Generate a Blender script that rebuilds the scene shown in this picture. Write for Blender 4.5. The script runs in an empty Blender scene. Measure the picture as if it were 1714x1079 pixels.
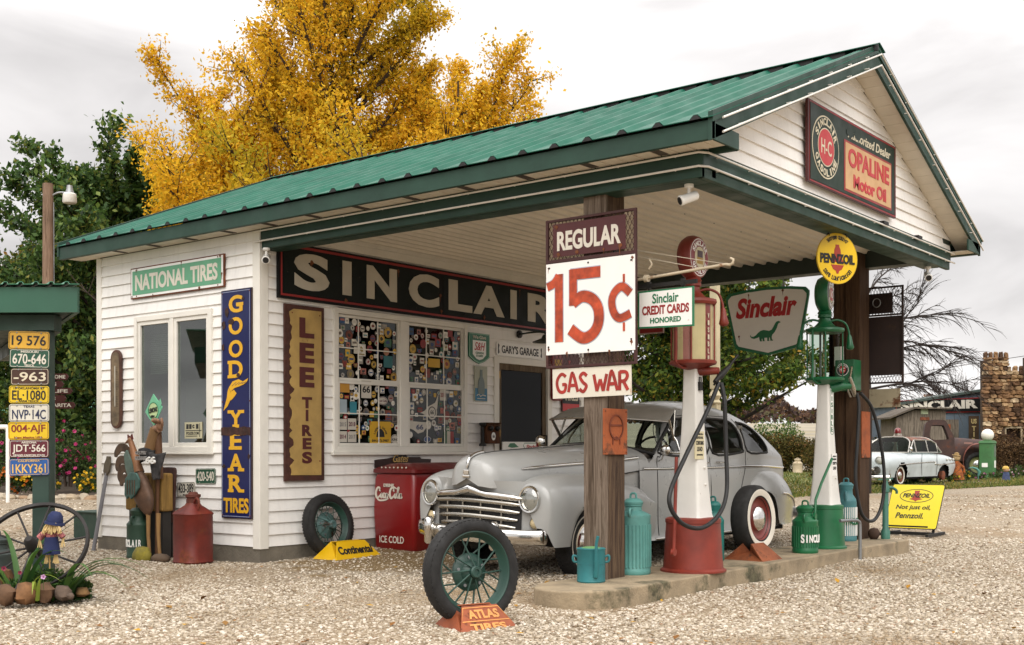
import bpy, bmesh, math, random
import numpy as np
from mathutils import Vector as Vec, Matrix
random.seed(7); rng = np.random.default_rng(7)
sc = bpy.context.scene
C = sc.collection
PI = math.pi
R = math.radians

# ---------------------------------------------------------------- camera
cam = bpy.data.cameras.new('camera'); cam_ob = bpy.data.objects.new('camera', cam); C.objects.link(cam_ob)
cam.sensor_width = 36.0; cam.lens = 36*1956.57/1714
cam.shift_y = (754.6-539.5)/1714
cam.clip_start = .05; cam.clip_end = 3000
cam_ob.matrix_world = Matrix.Translation((9.0638, -7.5364, 1.1)) @ Matrix.Rotation(.665, 4, 'Z') @ Matrix.Rotation(PI/2, 4, 'X') @ Matrix.Rotation(-.0015, 4, 'Z')
sc.camera = cam_ob
# ---------------------------------------------------------------- sky and sun (overcast)
SUN_EL, SUN_AZ = R(42), R(139)
w = bpy.data.worlds.new("World"); sc.world = w; w.use_nodes = True
nt = w.node_tree; nt.nodes.clear()
def N(t, kind, **kw):
    n = t.nodes.new(kind)
    for k, v in kw.items():
        if k in n.inputs: n.inputs[k].default_value = v
        else: setattr(n, k, v)
    return n
out = N(nt, 'ShaderNodeOutputWorld')
sky = N(nt, 'ShaderNodeTexSky', sky_type='NISHITA', sun_disc=False, sun_elevation=SUN_EL, sun_rotation=SUN_AZ)
bg1 = N(nt, 'ShaderNodeBackground', Strength=.06); nt.links.new(sky.outputs[0], bg1.inputs[0])
tc = N(nt, 'ShaderNodeTexCoord'); sep = N(nt, 'ShaderNodeSeparateXYZ'); nt.links.new(tc.outputs['Generated'], sep.inputs[0])
mp = N(nt, 'ShaderNodeMapping'); mp.inputs['Scale'].default_value = (1, 1, 2.6); nt.links.new(tc.outputs['Generated'], mp.inputs[0])
nz = N(nt, 'ShaderNodeTexNoise', Scale=3.1, Detail=6, Roughness=.5, Distortion=.6); nt.links.new(mp.outputs[0], nz.inputs['Vector'])
cr = N(nt, 'ShaderNodeValToRGB'); nt.links.new(nz.outputs[0], cr.inputs[0])
e = cr.color_ramp.elements; e[0].position = .30; e[0].color = (.33, .318, .315, 1); e[1].position = .62; e[1].color = (.62, .602, .594, 1)
m1 = cr.color_ramp.elements.new(.46); m1.color = (.49, .473, .467, 1)
# overcast sky: the zenith is several times brighter than the horizon
mr = N(nt, 'ShaderNodeMapRange'); nt.links.new(sep.outputs[2], mr.inputs[0])
mr.inputs[1].default_value = .30; mr.inputs[2].default_value = .75; mr.inputs[3].default_value = 1.0; mr.inputs[4].default_value = 2.7
bg2 = N(nt, 'ShaderNodeBackground'); nt.links.new(cr.outputs[0], bg2.inputs[0]); nt.links.new(mr.outputs[0], bg2.inputs[1])
ad = N(nt, 'ShaderNodeMixShader', Fac=.96); nt.links.new(bg1.outputs[0], ad.inputs[1]); nt.links.new(bg2.outputs[0], ad.inputs[2])
nt.links.new(ad.outputs[0], out.inputs[0])
sun = bpy.data.lights.new('sun', 'SUN'); sun.energy = 1.2; sun.angle = R(55); sun.color = (1, .97, .92)
sun_ob = bpy.data.objects.new('sun', sun); C.objects.link(sun_ob)
sun_dir = Vec((.62, -.72, .85)).normalized()
sun_ob.rotation_euler = sun_dir.to_track_quat('Z', 'Y').to_euler(); sun_ob.location = (0, 0, 30)
vs = sc.view_settings; vs.view_transform = 'Standard'; vs.look = 'None'; vs.gamma = 1; vs.exposure = 0.9; vs.use_curve_mapping = False
sc.cycles.max_bounces = 7; sc.cycles.transparent_max_bounces = 12; sc.cycles.use_denoising = True
sc.cycles.caustics_reflective = False; sc.cycles.caustics_refractive = False; sc.cycles.sample_clamp_indirect = 6

# ---------------------------------------------------------------- materials
def lin(c):
    if isinstance(c, str):
        c = c.lstrip('#'); c = tuple(int(c[i:i+2], 16)/255 for i in (0, 2, 4))
        c = tuple(x/12.92 if x <= .04045 else ((x+.055)/1.055)**2.4 for x in c)
    return tuple(c)+(1,)
def mix(t, a, b, fac, mode='MIX'):
    n = t.nodes.new('ShaderNodeMix'); n.data_type = 'RGBA'; n.blend_type = mode
    def put(s, x):
        if hasattr(x, 'is_output'): t.links.new(x, s)
        else: s.default_value = x
    put(n.inputs[0], fac); put(n.inputs[6], a); put(n.inputs[7], b)
    return n.outputs[2]
def ramp(t, src, stops):
    n = t.nodes.new('ShaderNodeValToRGB'); t.links.new(src, n.inputs[0]); e = n.color_ramp.elements
    e[0].position, e[0].color = stops[0][0], stops[0][1]; e[1].position, e[1].color = stops[-1][0], stops[-1][1]
    for p, c in stops[1:-1]:
        x = e.new(p); x.color = c
    return n.outputs[0]
def g(v): return (v, v, v, 1)
MATS = {}
def mat(name, col, rough=.6, metal=0., var=.12, vscale=3., bump=0., bscale=40., rust=None, coat=0., spec=.5, stretch=None, alpha=None, emit=None, trans=0., streak=0.):
    """principled surface: colour that wanders a little, optional rust or dirt patches (colour, amount 0..1, scale), fine bump"""
    if name in MATS: return MATS[name]
    m = bpy.data.materials.new(name); m.use_nodes = True; t = m.node_tree; b = t.nodes['Principled BSDF']; MATS[name] = m
    tc = t.nodes.new('ShaderNodeTexCoord'); vec = tc.outputs['Object']
    if stretch:
        mp = t.nodes.new('ShaderNodeMapping'); mp.inputs['Scale'].default_value = stretch; t.links.new(vec, mp.inputs[0]); vec = mp.outputs[0]
    c0 = lin(col); c = c0
    if var:
        n = N(t, 'ShaderNodeTexNoise', Scale=vscale, Detail=6, Roughness=.6); t.links.new(vec, n.inputs['Vector'])
        lo = tuple(max(0, x*(1-1.6*var)) for x in c0[:3])+(1,); hi = tuple(min(1, x*(1+1.2*var)) for x in c0[:3])+(1,)
        c = ramp(t, n.outputs[0], [(.3, lo), (.7, hi)])
    if streak:
        mp2 = t.nodes.new('ShaderNodeMapping'); mp2.inputs['Scale'].default_value = (14, 14, .9); t.links.new(tc.outputs['Object'], mp2.inputs[0])
        n3 = N(t, 'ShaderNodeTexNoise', Scale=1.5, Detail=4); t.links.new(mp2.outputs[0], n3.inputs['Vector'])
        f3 = ramp(t, n3.outputs[0], [(.5, g(0)), (.75, g(streak))]); c = mix(t, c, tuple(x*.45 for x in c0[:3])+(1,), f3)
    rf = None
    if rust:
        rc, amt, rs = rust
        n2 = N(t, 'ShaderNodeTexNoise', Scale=rs, Detail=9, Roughness=.68); t.links.new(tc.outputs['Object'], n2.inputs['Vector'])
        p = .72-.42*amt; rf = ramp(t, n2.outputs[0], [(max(0, p-.04), g(0)), (p+.05, g(1))])
        n4 = N(t, 'ShaderNodeTexNoise', Scale=rs*6, Detail=4); t.links.new(tc.outputs['Object'], n4.inputs['Vector'])
        r0 = lin(rc); rcol = ramp(t, n4.outputs[0], [(.3, tuple(x*.55 for x in r0[:3])+(1,)), (.7, tuple(min(1, x*1.3) for x in r0[:3])+(1,))])
        c = mix(t, c, rcol, rf)
        rr = t.nodes.new('ShaderNodeMapRange'); t.links.new(rf, rr.inputs[0]); rr.inputs[3].default_value = rough; rr.inputs[4].default_value = .85
        t.links.new(rr.outputs[0], b.inputs['Roughness'])
        if metal:
            rm = t.nodes.new('ShaderNodeMapRange'); t.links.new(rf, rm.inputs[0]); rm.inputs[3].default_value = metal; rm.inputs[4].default_value = 0; t.links.new(rm.outputs[0], b.inputs['Metallic'])
    if hasattr(c, 'is_output'): t.links.new(c, b.inputs['Base Color'])
    else: b.inputs['Base Color'].default_value = c
    if not rust:
        if rough < .9 and var:
            n5 = N(t, 'ShaderNodeTexNoise', Scale=vscale*2.3, Detail=5); t.links.new(vec, n5.inputs['Vector'])
            rr = t.nodes.new('ShaderNodeMapRange'); t.links.new(n5.outputs[0], rr.inputs[0]); rr.inputs[1].default_value = .3; rr.inputs[2].default_value = .7
            rr.inputs[3].default_value = rough*.8; rr.inputs[4].default_value = min(1, rough*1.25); t.links.new(rr.outputs[0], b.inputs['Roughness'])
        else: b.inputs['Roughness'].default_value = rough
        b.inputs['Metallic'].default_value = metal
    b.inputs['Specular IOR Level'].default_value = spec
    if coat: b.inputs['Coat Weight'].default_value = coat; b.inputs['Coat Roughness'].default_value = .12
    if bump:
        nb = N(t, 'ShaderNodeTexNoise', Scale=bscale, Detail=5); t.links.new(vec, nb.inputs['Vector'])
        bp = t.nodes.new('ShaderNodeBump'); bp.inputs['Strength'].default_value = bump; bp.inputs['Distance'].default_value = .02
        t.links.new(nb.outputs[0], bp.inputs['Height']); t.links.new(bp.outputs[0], b.inputs['Normal'])
    if emit: b.inputs['Emission Color'].default_value = lin(emit[0]); b.inputs['Emission Strength'].default_value = emit[1]
    if trans: b.inputs['Transmission Weight'].default_value = trans
    return m
def glass(name, tint='#aab4b0', refl=.12, rough=.02, ior=1.5):
    if name in MATS: return MATS[name]
    m = bpy.data.materials.new(name); m.use_nodes = True; t = m.node_tree; MATS[name] = m
    o = t.nodes['Material Output']; t.nodes.remove(t.nodes['Principled BSDF'])
    tr = N(t, 'ShaderNodeBsdfTransparent', Color=lin(tint)); gl = N(t, 'ShaderNodeBsdfGlossy', Roughness=rough); gl.inputs['Color'].default_value = (.9, .9, .9, 1)
    fr = N(t, 'ShaderNodeLayerWeight', Blend=.5); pw = N(t, 'ShaderNodeMath', operation='POWER'); pw.inputs[1].default_value = 4; t.links.new(fr.outputs['Facing'], pw.inputs[0]); ma = N(t, 'ShaderNodeMath', operation='MULTIPLY_ADD'); ma.use_clamp = True; ma.inputs[1].default_value = (ior-1)*1.2; ma.inputs[2].default_value = refl; t.links.new(pw.outputs[0], ma.inputs[0])
    mx = N(t, 'ShaderNodeMixShader'); t.links.new(ma.outputs[0], mx.inputs[0]); t.links.new(tr.outputs[0], mx.inputs[1]); t.links.new(gl.outputs[0], mx.inputs[2]); t.links.new(mx.outputs[0], o.inputs[0])
    return m
def island_mat(name, stops, rough=.85, transl=0., bump=0., spec=.3, extra=None):
    """every loose piece (stone, leaf) its own colour"""
    if name in MATS: return MATS[name]
    m = bpy.data.materials.new(name); m.use_nodes = True; t = m.node_tree; b = t.nodes['Principled BSDF']; MATS[name] = m
    ge = t.nodes.new('ShaderNodeNewGeometry')
    c = ramp(t, ge.outputs['Random Per Island'], [(p, lin(cc)) for p, cc in stops])
    if extra:
        ec, es, p = extra
        tc = t.nodes.new('ShaderNodeTexCoord'); n = N(t, 'ShaderNodeTexNoise', Scale=es, Detail=3); t.links.new(tc.outputs['Object'], n.inputs['Vector'])
        c = mix(t, c, lin(ec), ramp(t, n.outputs[0], [(p, g(0)), (p+.16, g(.85))]))
    t.links.new(c, b.inputs['Base Color']); b.inputs['Roughness'].default_value = rough; b.inputs['Specular IOR Level'].default_value = spec
    if transl:
        o = t.nodes['Material Output']; tl = t.nodes.new('ShaderNodeBsdfTranslucent'); t.links.new(c, tl.inputs[0])
        mx = N(t, 'ShaderNodeMixShader', Fac=transl); t.links.new(b.outputs[0], mx.inputs[1]); t.links.new(tl.outputs[0], mx.inputs[2]); t.links.new(mx.outputs[0], o.inputs[0])
    return m
def wood(name, c1, c2, scale=(9, 9, .7), rough=.85):
    if name in MATS: return MATS[name]
    m = bpy.data.materials.new(name); m.use_nodes = True; t = m.node_tree; b = t.nodes['Principled BSDF']; MATS[name] = m
    tc = t.nodes.new('ShaderNodeTexCoord'); mp = t.nodes.new('ShaderNodeMapping'); mp.inputs['Scale'].default_value = scale; t.links.new(tc.outputs['Object'], mp.inputs[0])
    n = N(t, 'ShaderNodeTexNoise', Scale=3.2, Detail=9, Roughness=.7, Distortion=1.2); t.links.new(mp.outputs[0], n.inputs['Vector'])
    a, c = lin(c1), lin(c2)
    col = ramp(t, n.outputs[0], [(.28, tuple(x*.35 for x in a[:3])+(1,)), (.42, a), (.62, c), (.78, tuple(x*.6 for x in a[:3])+(1,))])
    n2 = N(t, 'ShaderNodeTexNoise', Scale=1.3, Detail=3); t.links.new(tc.outputs['Object'], n2.inputs['Vector'])
    col = mix(t, col, tuple(x*.4 for x in a[:3])+(1,), ramp(t, n2.outputs[0], [(.5, g(0)), (.75, g(.6))]))
    t.links.new(col, b.inputs['Base Color']); b.inputs['Roughness'].default_value = rough; b.inputs['Specular IOR Level'].default_value = .2
    bp = t.nodes.new('ShaderNodeBump'); bp.inputs['Strength'].default_value = .5; bp.inputs['Distance'].default_value = .012; t.links.new(n.outputs[0], bp.inputs['Height']); t.links.new(bp.outputs[0], b.inputs['Normal'])
    return m

# ---------------------------------------------------------------- mesh helpers
def root_matrix(o):
    while o.parent: o = o.parent
    return o.matrix_basis.copy()
class MB:
    def __init__(s): s.v = []; s.f = []; s.mi = []; s.m = 0; s.xf = None
    def add(s, vs, fs):
        b = len(s.v)
        s.v += [tuple(s.xf @ Vec(p)) for p in vs] if s.xf is not None else [tuple(p) for p in vs]
        s.f += [tuple(b+i for i in f) for f in fs]; s.mi += [s.m]*len(fs); return s
    def box(s, x0, x1, y0, y1, z0, z1):
        return s.add([(x0,y0,z0),(x1,y0,z0),(x1,y1,z0),(x0,y1,z0),(x0,y0,z1),(x1,y0,z1),(x1,y1,z1),(x0,y1,z1)],
                     [(0,3,2,1),(4,5,6,7),(0,1,5,4),(1,2,6,5),(2,3,7,6),(3,0,4,7)])
    def bar(s, p, q, wd, ht, up=(0,0,1)):
        p, q = Vec(p), Vec(q); d = (q-p).normalized(); u = Vec(up)
        if abs(d.dot(u)) > .98: u = Vec((1,0,0))
        a = d.cross(u).normalized()*wd/2; b = a.cross(d).normalized()*ht/2
        return s.add([p-a-b, p+a-b, p+a+b, p-a+b, q-a-b, q+a-b, q+a+b, q-a+b], [(0,3,2,1),(4,5,6,7),(0,1,5,4),(1,2,6,5),(2,3,7,6),(3,0,4,7)])
    def tube(s, pts, r, n=8, closed=False):
        pts = [Vec(p) for p in pts]; k = len(pts); rs = r if isinstance(r, (list, tuple)) else [r]*k
        vs = []; ref = None
        for i, p in enumerate(pts):
            if closed: d = pts[(i+1) % k]-pts[i-1]
            else: d = pts[min(i+1, k-1)]-pts[max(i-1, 0)]
            d = d.normalized() if d.length > 1e-9 else Vec((0,0,1))
            if ref is None: ref = Vec((0,0,1)) if abs(d.z) < .9 else Vec((1,0,0))
            a = d.cross(ref)
            a = a.normalized() if a.length > 1e-6 else Vec((1,0,0)); b = a.cross(d).normalized(); ref = b if False else (ref-d*ref.dot(d)).normalized()
            for j in range(n):
                t = 2*PI*j/n; vs.append(p+(a*math.cos(t)+b*math.sin(t))*rs[i])
        fs = []
        for i in range(k if closed else k-1):
            i2 = (i+1) % k
            for j in range(n): fs.append((i*n+j, i*n+(j+1) % n, i2*n+(j+1) % n, i2*n+j))
        if not closed: fs += [tuple(range(n-1, -1, -1)), tuple((k-1)*n+j for j in range(n))]
        return s.add(vs, fs)
    def lathe(s, prof, c=(0,0,0), axis=(0,0,1), n=24, sx=1., sy=1., caps=True, closed=False):
        ax = Vec(axis).normalized(); u = ax.orthogonal().normalized() if abs(ax.z) < .999 else Vec((1,0,0))
        if abs(ax.z) < .5: u = Vec((0,0,1)).cross(ax).normalized()
        v = ax.cross(u); c = Vec(c); vs = []
        for r, z in prof:
            for j in range(n):
                t = 2*PI*j/n; vs.append(c+ax*z+u*(r*sx*math.cos(t))+v*(r*sy*math.sin(t)))
        k = len(prof); fs = []
        for i in range(k if closed else k-1):
            i2 = (i+1) % k
            for j in range(n): fs.append((i*n+j, i*n+(j+1) % n, i2*n+(j+1) % n, i2*n+j))
        if caps and not closed: fs += [tuple(range(n-1, -1, -1)), tuple((k-1)*n+j for j in range(n))]
        return s.add(vs, fs)
    def prism(s, poly, fr, d0, d1):
        n = len(poly); vs = [fr.p(x, y, d0) for x, y in poly]+[fr.p(x, y, d1) for x, y in poly]
        return s.add(vs, [tuple(range(n-1, -1, -1)), tuple(range(n, 2*n))]+[(i, (i+1) % n, n+(i+1) % n, n+i) for i in range(n)])
    def ribbon(s, pts, wd, fr, d0, d1, closed=False):
        """flat stroke of a given width along 2d points, laid in a frame"""
        k = len(pts); ws = wd if isinstance(wd, (list, tuple)) else [wd]*k; L = []; Rr = []
        for i, (x, y) in enumerate(pts):
            if closed: a, b = pts[i-1], pts[(i+1) % k]
            else: a, b = pts[max(0, i-1)], pts[min(k-1, i+1)]
            dx, dy = b[0]-a[0], b[1]-a[1]; l = math.hypot(dx, dy) or 1; nx, ny = -dy/l*ws[i]/2, dx/l*ws[i]/2
            L.append((x+nx, y+ny)); Rr.append((x-nx, y-ny))
        vs = [fr.p(*q, d1) for q in L]+[fr.p(*q, d1) for q in Rr]+[fr.p(*q, d0) for q in L]+[fr.p(*q, d0) for q in Rr]
        fs = []
        for i in range(k if closed else k-1):
            j = (i+1) % k
            fs += [(i, k+i, k+j, j), (2*k+i, 2*k+j, 3*k+j, 3*k+i), (i, j, 2*k+j, 2*k+i), (k+i, 3*k+i, 3*k+j, k+j)]
        if not closed: fs += [(0, 2*k, 3*k, k), (k-1, 2*k-1, 4*k-1, 3*k-1)]
        return s.add(vs, fs)
    def grid(s, fn, nu, nv, cu=False, cv=False, keep=None):
        vs = [fn(i/(nu if cu else nu-1), j/(nv if cv else nv-1)) for i in range(nu) for j in range(nv)]; fs = []
        for i in range(nu if cu else nu-1):
            for j in range(nv if cv else nv-1):
                q = (i*nv+j, ((i+1) % nu)*nv+j, ((i+1) % nu)*nv+(j+1) % nv, i*nv+(j+1) % nv)
                if keep is None or keep(sum((Vec(vs[k]) for k in q), Vec())/4): fs.append(q)
        return s.add(vs, fs)
    def ball(s, c, rx, ry=None, rz=None, n=12, jit=0, seed=0):
        ry = rx if ry is None else ry; rz = rx if rz is None else rz; rr = random.Random(seed); vs = []; m = max(4, n//2)
        for i in range(1, m):
            for j in range(n):
                a, b = PI*i/m, 2*PI*j/n; k = 1+rr.uniform(-jit, jit)
                vs.append((c[0]+rx*k*math.sin(a)*math.cos(b), c[1]+ry*k*math.sin(a)*math.sin(b), c[2]+rz*k*math.cos(a)))
        vs += [(c[0], c[1], c[2]+rz), (c[0], c[1], c[2]-rz)]; T = len(vs)-2; fs = []
        for i in range(m-2):
            for j in range(n): fs.append((i*n+j, (i+1)*n+j, (i+1)*n+(j+1) % n, i*n+(j+1) % n))
        for j in range(n): fs += [(T, j, (j+1) % n), (T+1, (m-2)*n+(j+1) % n, (m-2)*n+j)]
        return s.add(vs, fs)
    def build(s, name, m, parent=None, world=True, smooth=None, bevel=0, seg=2, sub=0, solid=0, fix=True, soff=-1):
        me = bpy.data.meshes.new(name)
        vs = s.v
        if parent is not None and world:
            inv = root_matrix(parent).inverted(); vs = [tuple(inv @ Vec(p)) for p in vs]
        me.from_pydata(vs, [], s.f)
        if fix:
            bm = bmesh.new(); bm.from_mesh(me); bmesh.ops.remove_doubles(bm, verts=bm.verts, dist=1e-5); bmesh.ops.recalc_face_normals(bm, faces=bm.faces); bm.to_mesh(me); bm.free()
        ms = m if isinstance(m, (list, tuple)) else [m]
        for x in ms: me.materials.append(x)
        if len(ms) > 1 and len(me.polygons) == len(s.mi): me.polygons.foreach_set('material_index', s.mi)
        if smooth is not None:
            me.polygons.foreach_set('use_smooth', [True]*len(me.polygons)); me.set_sharp_from_angle(angle=R(smooth))
        me.update()
        o = bpy.data.objects.new(name, me); C.objects.link(o)
        if parent is not None: o.parent = parent
        if solid: x = o.modifiers.new('solid', 'SOLIDIFY'); x.thickness = solid; x.offset = soff
        if bevel: x = o.modifiers.new('bevel', 'BEVEL'); x.width = bevel; x.segments = seg; x.limit_method = 'ANGLE'; x.angle_limit = R(40); x.harden_normals = False
        if sub: x = o.modifiers.new('sub', 'SUBSURF'); x.levels = sub; x.render_levels = sub
        return o
class Fr:
    """a flat frame on a wall or sign: origin, right, up; normal = right x up"""
    def __init__(s, o, u, v=(0,0,1)):
        s.o = Vec(o); s.u = Vec(u).normalized(); s.v = Vec(v).normalized(); s.n = s.u.cross(s.v).normalized()
    def p(s, x, y, d=0): return s.o+s.u*x+s.v*y+s.n*d
def tag(o, label=None, cat=None, group=None, kind=None):
    if label: o['label'] = label
    if cat: o['category'] = cat
    if group: o['group'] = group
    if kind: o['kind'] = kind
    return o
def thing(name, label, cat, loc=(0,0,0), rotz=0, group=None):
    o = bpy.data.objects.new(name, None); C.objects.link(o); o.location = loc; o.rotation_euler = (0,0,rotz)
    o.matrix_basis = Matrix.Translation(loc) @ Matrix.Rotation(rotz, 4, 'Z'); o.empty_display_size = .2
    return tag(o, label, cat, group)
def kids(o): return [c for c in bpy.data.objects if c.parent is o]
def copy_thing(root, loc, rotz, label=None):
    r = root.copy(); C.objects.link(r); r.matrix_basis = Matrix.Translation(loc) @ Matrix.Rotation(rotz, 4, 'Z')
    if label: r['label'] = label
    for ch in kids(root):
        c = ch.copy(); C.objects.link(c); c.parent = r
        for gch in kids(ch):
            d = gch.copy(); C.objects.link(d); d.parent = c
    return r
def structure(name, mb, m, **kw):
    o = mb.build(name, m, **kw); o['kind'] = 'structure'; return o
_gl = {}
def glyphs(s, bold=0, shear=0, sp=1.):
    k = (s, bold, shear, sp)
    if k not in _gl:
        cu = bpy.data.curves.new('t', 'FONT'); cu.body = s; cu.size = 1; cu.offset = bold; cu.shear = shear; cu.space_character = sp; cu.resolution_u = 4; cu.extrude = .5
        ob = bpy.data.objects.new('t', cu); me = bpy.data.meshes.new_from_object(ob)
        vs = np.array([v.co[:] for v in me.vertices]); fs = [tuple(p.vertices) for p in me.polygons]
        bpy.data.objects.remove(ob); bpy.data.curves.remove(cu); bpy.data.meshes.remove(me); _gl[k] = (vs, fs)
    return _gl[k]
def put_text(mb, s, fr, cx, cy, w, h, bold=.02, shear=0, sp=1., d0=.001, d1=.003, rot=0):
    """text fitted to a box w x h centred on cx, cy in the frame (w None keeps the letters' own proportion)"""
    vs, fs = glyphs(s, bold, shear, sp)
    lo, hi = vs.min(0), vs.max(0); sy = h/max(1e-6, hi[1]-lo[1]); sx = sy if w is None else w/max(1e-6, hi[0]-lo[0])
    ca, sa = math.cos(rot), math.sin(rot); P = []
    for x, y, z in vs:
        a = (x-(lo[0]+hi[0])/2)*sx; b = (y-(lo[1]+hi[1])/2)*sy
        P.append(fr.p(cx+a*ca-b*sa, cy+a*sa+b*ca, d0 if z < 0 else d1))
    mb.add(P, fs); return mb
def text(parent, m, s, fr, cx, cy, w, h, name='lettering', world=True, **kw):
    mb = MB(); put_text(mb, s, fr, cx, cy, w, h, **kw); return mb.build(name, m, parent, world=world, fix=False)
def arc_text(mb, s, fr, cx, cy, r, a0, a1, ch, cw, bold=.02, inside=False, **kw):
    """letters set round a circle from angle a0 to a1 (degrees)"""
    n = len(s)
    for i, c in enumerate(s):
        if c == ' ': continue
        a = R(a0+(a1-a0)*(i+.5)/n); rot = a+PI/2 if inside else a-PI/2
        put_text(mb, c, fr, cx+r*math.cos(a), cy+r*math.sin(a), cw*(.45 if c in 'IilJ' else 1), ch, bold=bold, rot=rot, **kw)
def rect(x0, x1, y0, y1): return [(x0,y0),(x1,y0),(x1,y1),(x0,y1)]
def disc(cx, cy, rx, ry=None, n=28, a0=0, a1=360): 
    ry = rx if ry is None else ry
    return [(cx+rx*math.cos(R(a0+(a1-a0)*i/(n if a1-a0 == 360 else n-1))), cy+ry*math.sin(R(a0+(a1-a0)*i/(n if a1-a0 == 360 else n-1)))) for i in range(n)]
def rrect(x0, x1, y0, y1, r, n=5):
    P = []
    for cx, cy, a in ((x1-r, y0+r, -90), (x1-r, y1-r, 0), (x0+r, y1-r, 90), (x0+r, y0+r, 180)):
        P += [(cx+r*math.cos(R(a+90*i/n)), cy+r*math.sin(R(a+90*i/n))) for i in range(n+1)]
    return P
def smooth_path(pts, k=6, closed=False):
    P = [Vec(p) for p in pts]; n = len(P); o = []
    for i in range(n if closed else n-1):
        if closed: a, b, c, d = P[i-1], P[i], P[(i+1) % n], P[(i+2) % n]
        else: a, b, c, d = P[max(0, i-1)], P[i], P[i+1], P[min(n-1, i+2)]
        for j in range(k):
            t = j/k; o.append(.5*((2*b)+(c-a)*t+(2*a-5*b+4*c-d)*t*t+(3*b-3*c+d-a)*t**3))
    if not closed: o.append(P[-1])
    return o
def interp(x, pts):
    if x <= pts[0][0]: return pts[0][1]
    for (a, b), (c, d) in zip(pts, pts[1:]):
        if x <= c: return b+(d-b)*(x-a)/(c-a)
    return pts[-1][1]
def sinterp(x, pts):
    """smooth (monotone-ish cubic) interpolation through points"""
    n = len(pts)
    if x <= pts[0][0]: return pts[0][1]
    if x >= pts[-1][0]: return pts[-1][1]
    for i in range(n-1):
        if x <= pts[i+1][0]:
            x0, y0 = pts[i]; x1, y1 = pts[i+1]
            s0 = (y1-pts[i-1][1])/(x1-pts[i-1][0]) if i > 0 else (y1-y0)/(x1-x0)
            s1 = (pts[i+2][1]-y0)/(pts[i+2][0]-x0) if i < n-2 else (y1-y0)/(x1-x0)
            h = x1-x0; t = (x-x0)/h
            return (2*t**3-3*t*t+1)*y0+(t**3-2*t*t+t)*h*s0+(-2*t**3+3*t*t)*y1+(t**3-t*t)*h*s1
XP, YP = (1,0,0), (0,1,0)
# common surfaces
white_siding = mat('white_siding', '#eae7e2', .55, var=.06, vscale=1.2, streak=.14)
white_trim = mat('white_trim', '#dedad0', .5, var=.05)
soffit_m = mat('soffit_white', '#d6cdbd', .6, var=.06)
ceiling_m = mat('ceiling_sheet', '#ded6c8', .5, var=.08, vscale=.8)
dark_green = mat('dark_green_paint', '#233e33', .5, spec=.35, var=.16, vscale=2.5, bump=.05, bscale=12)
roof_green = mat('roof_sheet_green', '#175745', .6, var=.12, vscale=1.5, spec=.3)
black = mat('black_paint', '#141312', .55)
concrete = mat('concrete', '#93836a', .9, var=.22, vscale=4, bump=.3, bscale=60, rust=('#55503a', .34, 1.9))
found_m = mat('foundation_block', '#6d665a', .95, var=.2, vscale=4, bump=.4, bscale=50)
steel_dark = mat('dark_steel', '#2a2826', .5, metal=.6)
chrome = mat('chrome', '#d8d6d2', .12, metal=1., var=.05)
dull_chrome = mat('dull_chrome', '#b9b5ac', .28, metal=1., var=.1)
rubber = mat('black_rubber', '#191817', .75, var=.2, bump=.2, bscale=90)
rust_m = mat('rust', '#6e3b22', .85, var=.35, vscale=6, bump=.3, bscale=60)
rust_bright = mat('bright_rust', '#9a4f26', .8, var=.25, vscale=5, bump=.2, bscale=60, rust=('#5c3620', .35, 5))
galv = mat('galvanised', '#8f9192', .45, metal=.7, var=.15)
clear_glass = glass('clear_glass', '#c9d2cc', .06)
white_enamel = mat('white_enamel', '#d9d6cf', .35, var=.05, rust=('#7a4a2c', .04, 9))
tyre_m = mat('tyre_rubber', '#1b1a19', .8, var=.25, vscale=5, bump=.15, bscale=120)
dark_in = mat('dark_interior', '#2b2723', .9)
def on_y(u, v, y):
    """point on an upright plane y = const, from coordinates measured on the photograph"""
    a = (u-857)/1956.57; dx = -math.sin(.665)+math.cos(.665)*a; dy = math.cos(.665)+math.sin(.665)*a; t = (y+7.5364)/dy
    return Vec((9.0638+dx*t, y, 1.1+(754.6-v)/1956.57*t))

# ================================================================ GROUND
FW = Vec((-math.sin(.665), math.cos(.665), 0)); RT = Vec((math.cos(.665), math.sin(.665), 0)); CAM = Vec((9.0638, -7.5364, 1.1))
def at(u, d, z=0.):
    """ground point d metres out along the street in the direction of column u of the photograph"""
    p = CAM+FW*d+RT*((u-857)/1956.57*d); return Vec((p.x, p.y, z))
def sstep(x, a, b):
    t = min(1, max(0, (x-a)/(b-a))); return t*t*(3-2*t)
def ground_z(x, y):
    z = .045*sstep(y, -.2, 1.5)*sstep(4.0-x, 0, 2)*sstep(9-y, 0, 3)
    d = (x-CAM.x)*FW.x+(y-CAM.y)*FW.y
    if d < 60: z += .012*(math.sin(x*2.1+y*1.3)+math.sin(x*.9-y*2.3))*sstep(d, 3, 6)*(1 if d < 40 else 0)
    z -= .03*sstep(x, 3.2, 4.4)*sstep(30-d, 0, 10)
    return z+10.5*sstep(d, 70, 420)
ds = [-60, -20, -5, 1, 3]+[4+.3*i for i in range(54)]+[20.5, 22, 24, 26, 29, 32, 36, 40, 45, 50, 56, 62, 70, 80, 92, 106, 125, 150, 180, 220, 270, 330, 420, 520, 700, 1000, 1800]
ls = [-1500, -600, -300, -150, -80, -50, -35, -25, -18, -14, -11]+[-9+.3*i for i in range(61)]+[11, 14, 18, 25, 35, 50, 80, 150, 300, 600, 1500]
mb = MB(); nl = len(ls)
P = []
for d in ds:
    for l in ls:
        p = CAM+FW*d+RT*l; P.append((p.x, p.y, ground_z(p.x, p.y)))
mb.add(P, [(i*nl+j, i*nl+j+1, (i+1)*nl+j+1, (i+1)*nl+j) for i in range(len(ds)-1) for j in range(nl-1)])
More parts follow.
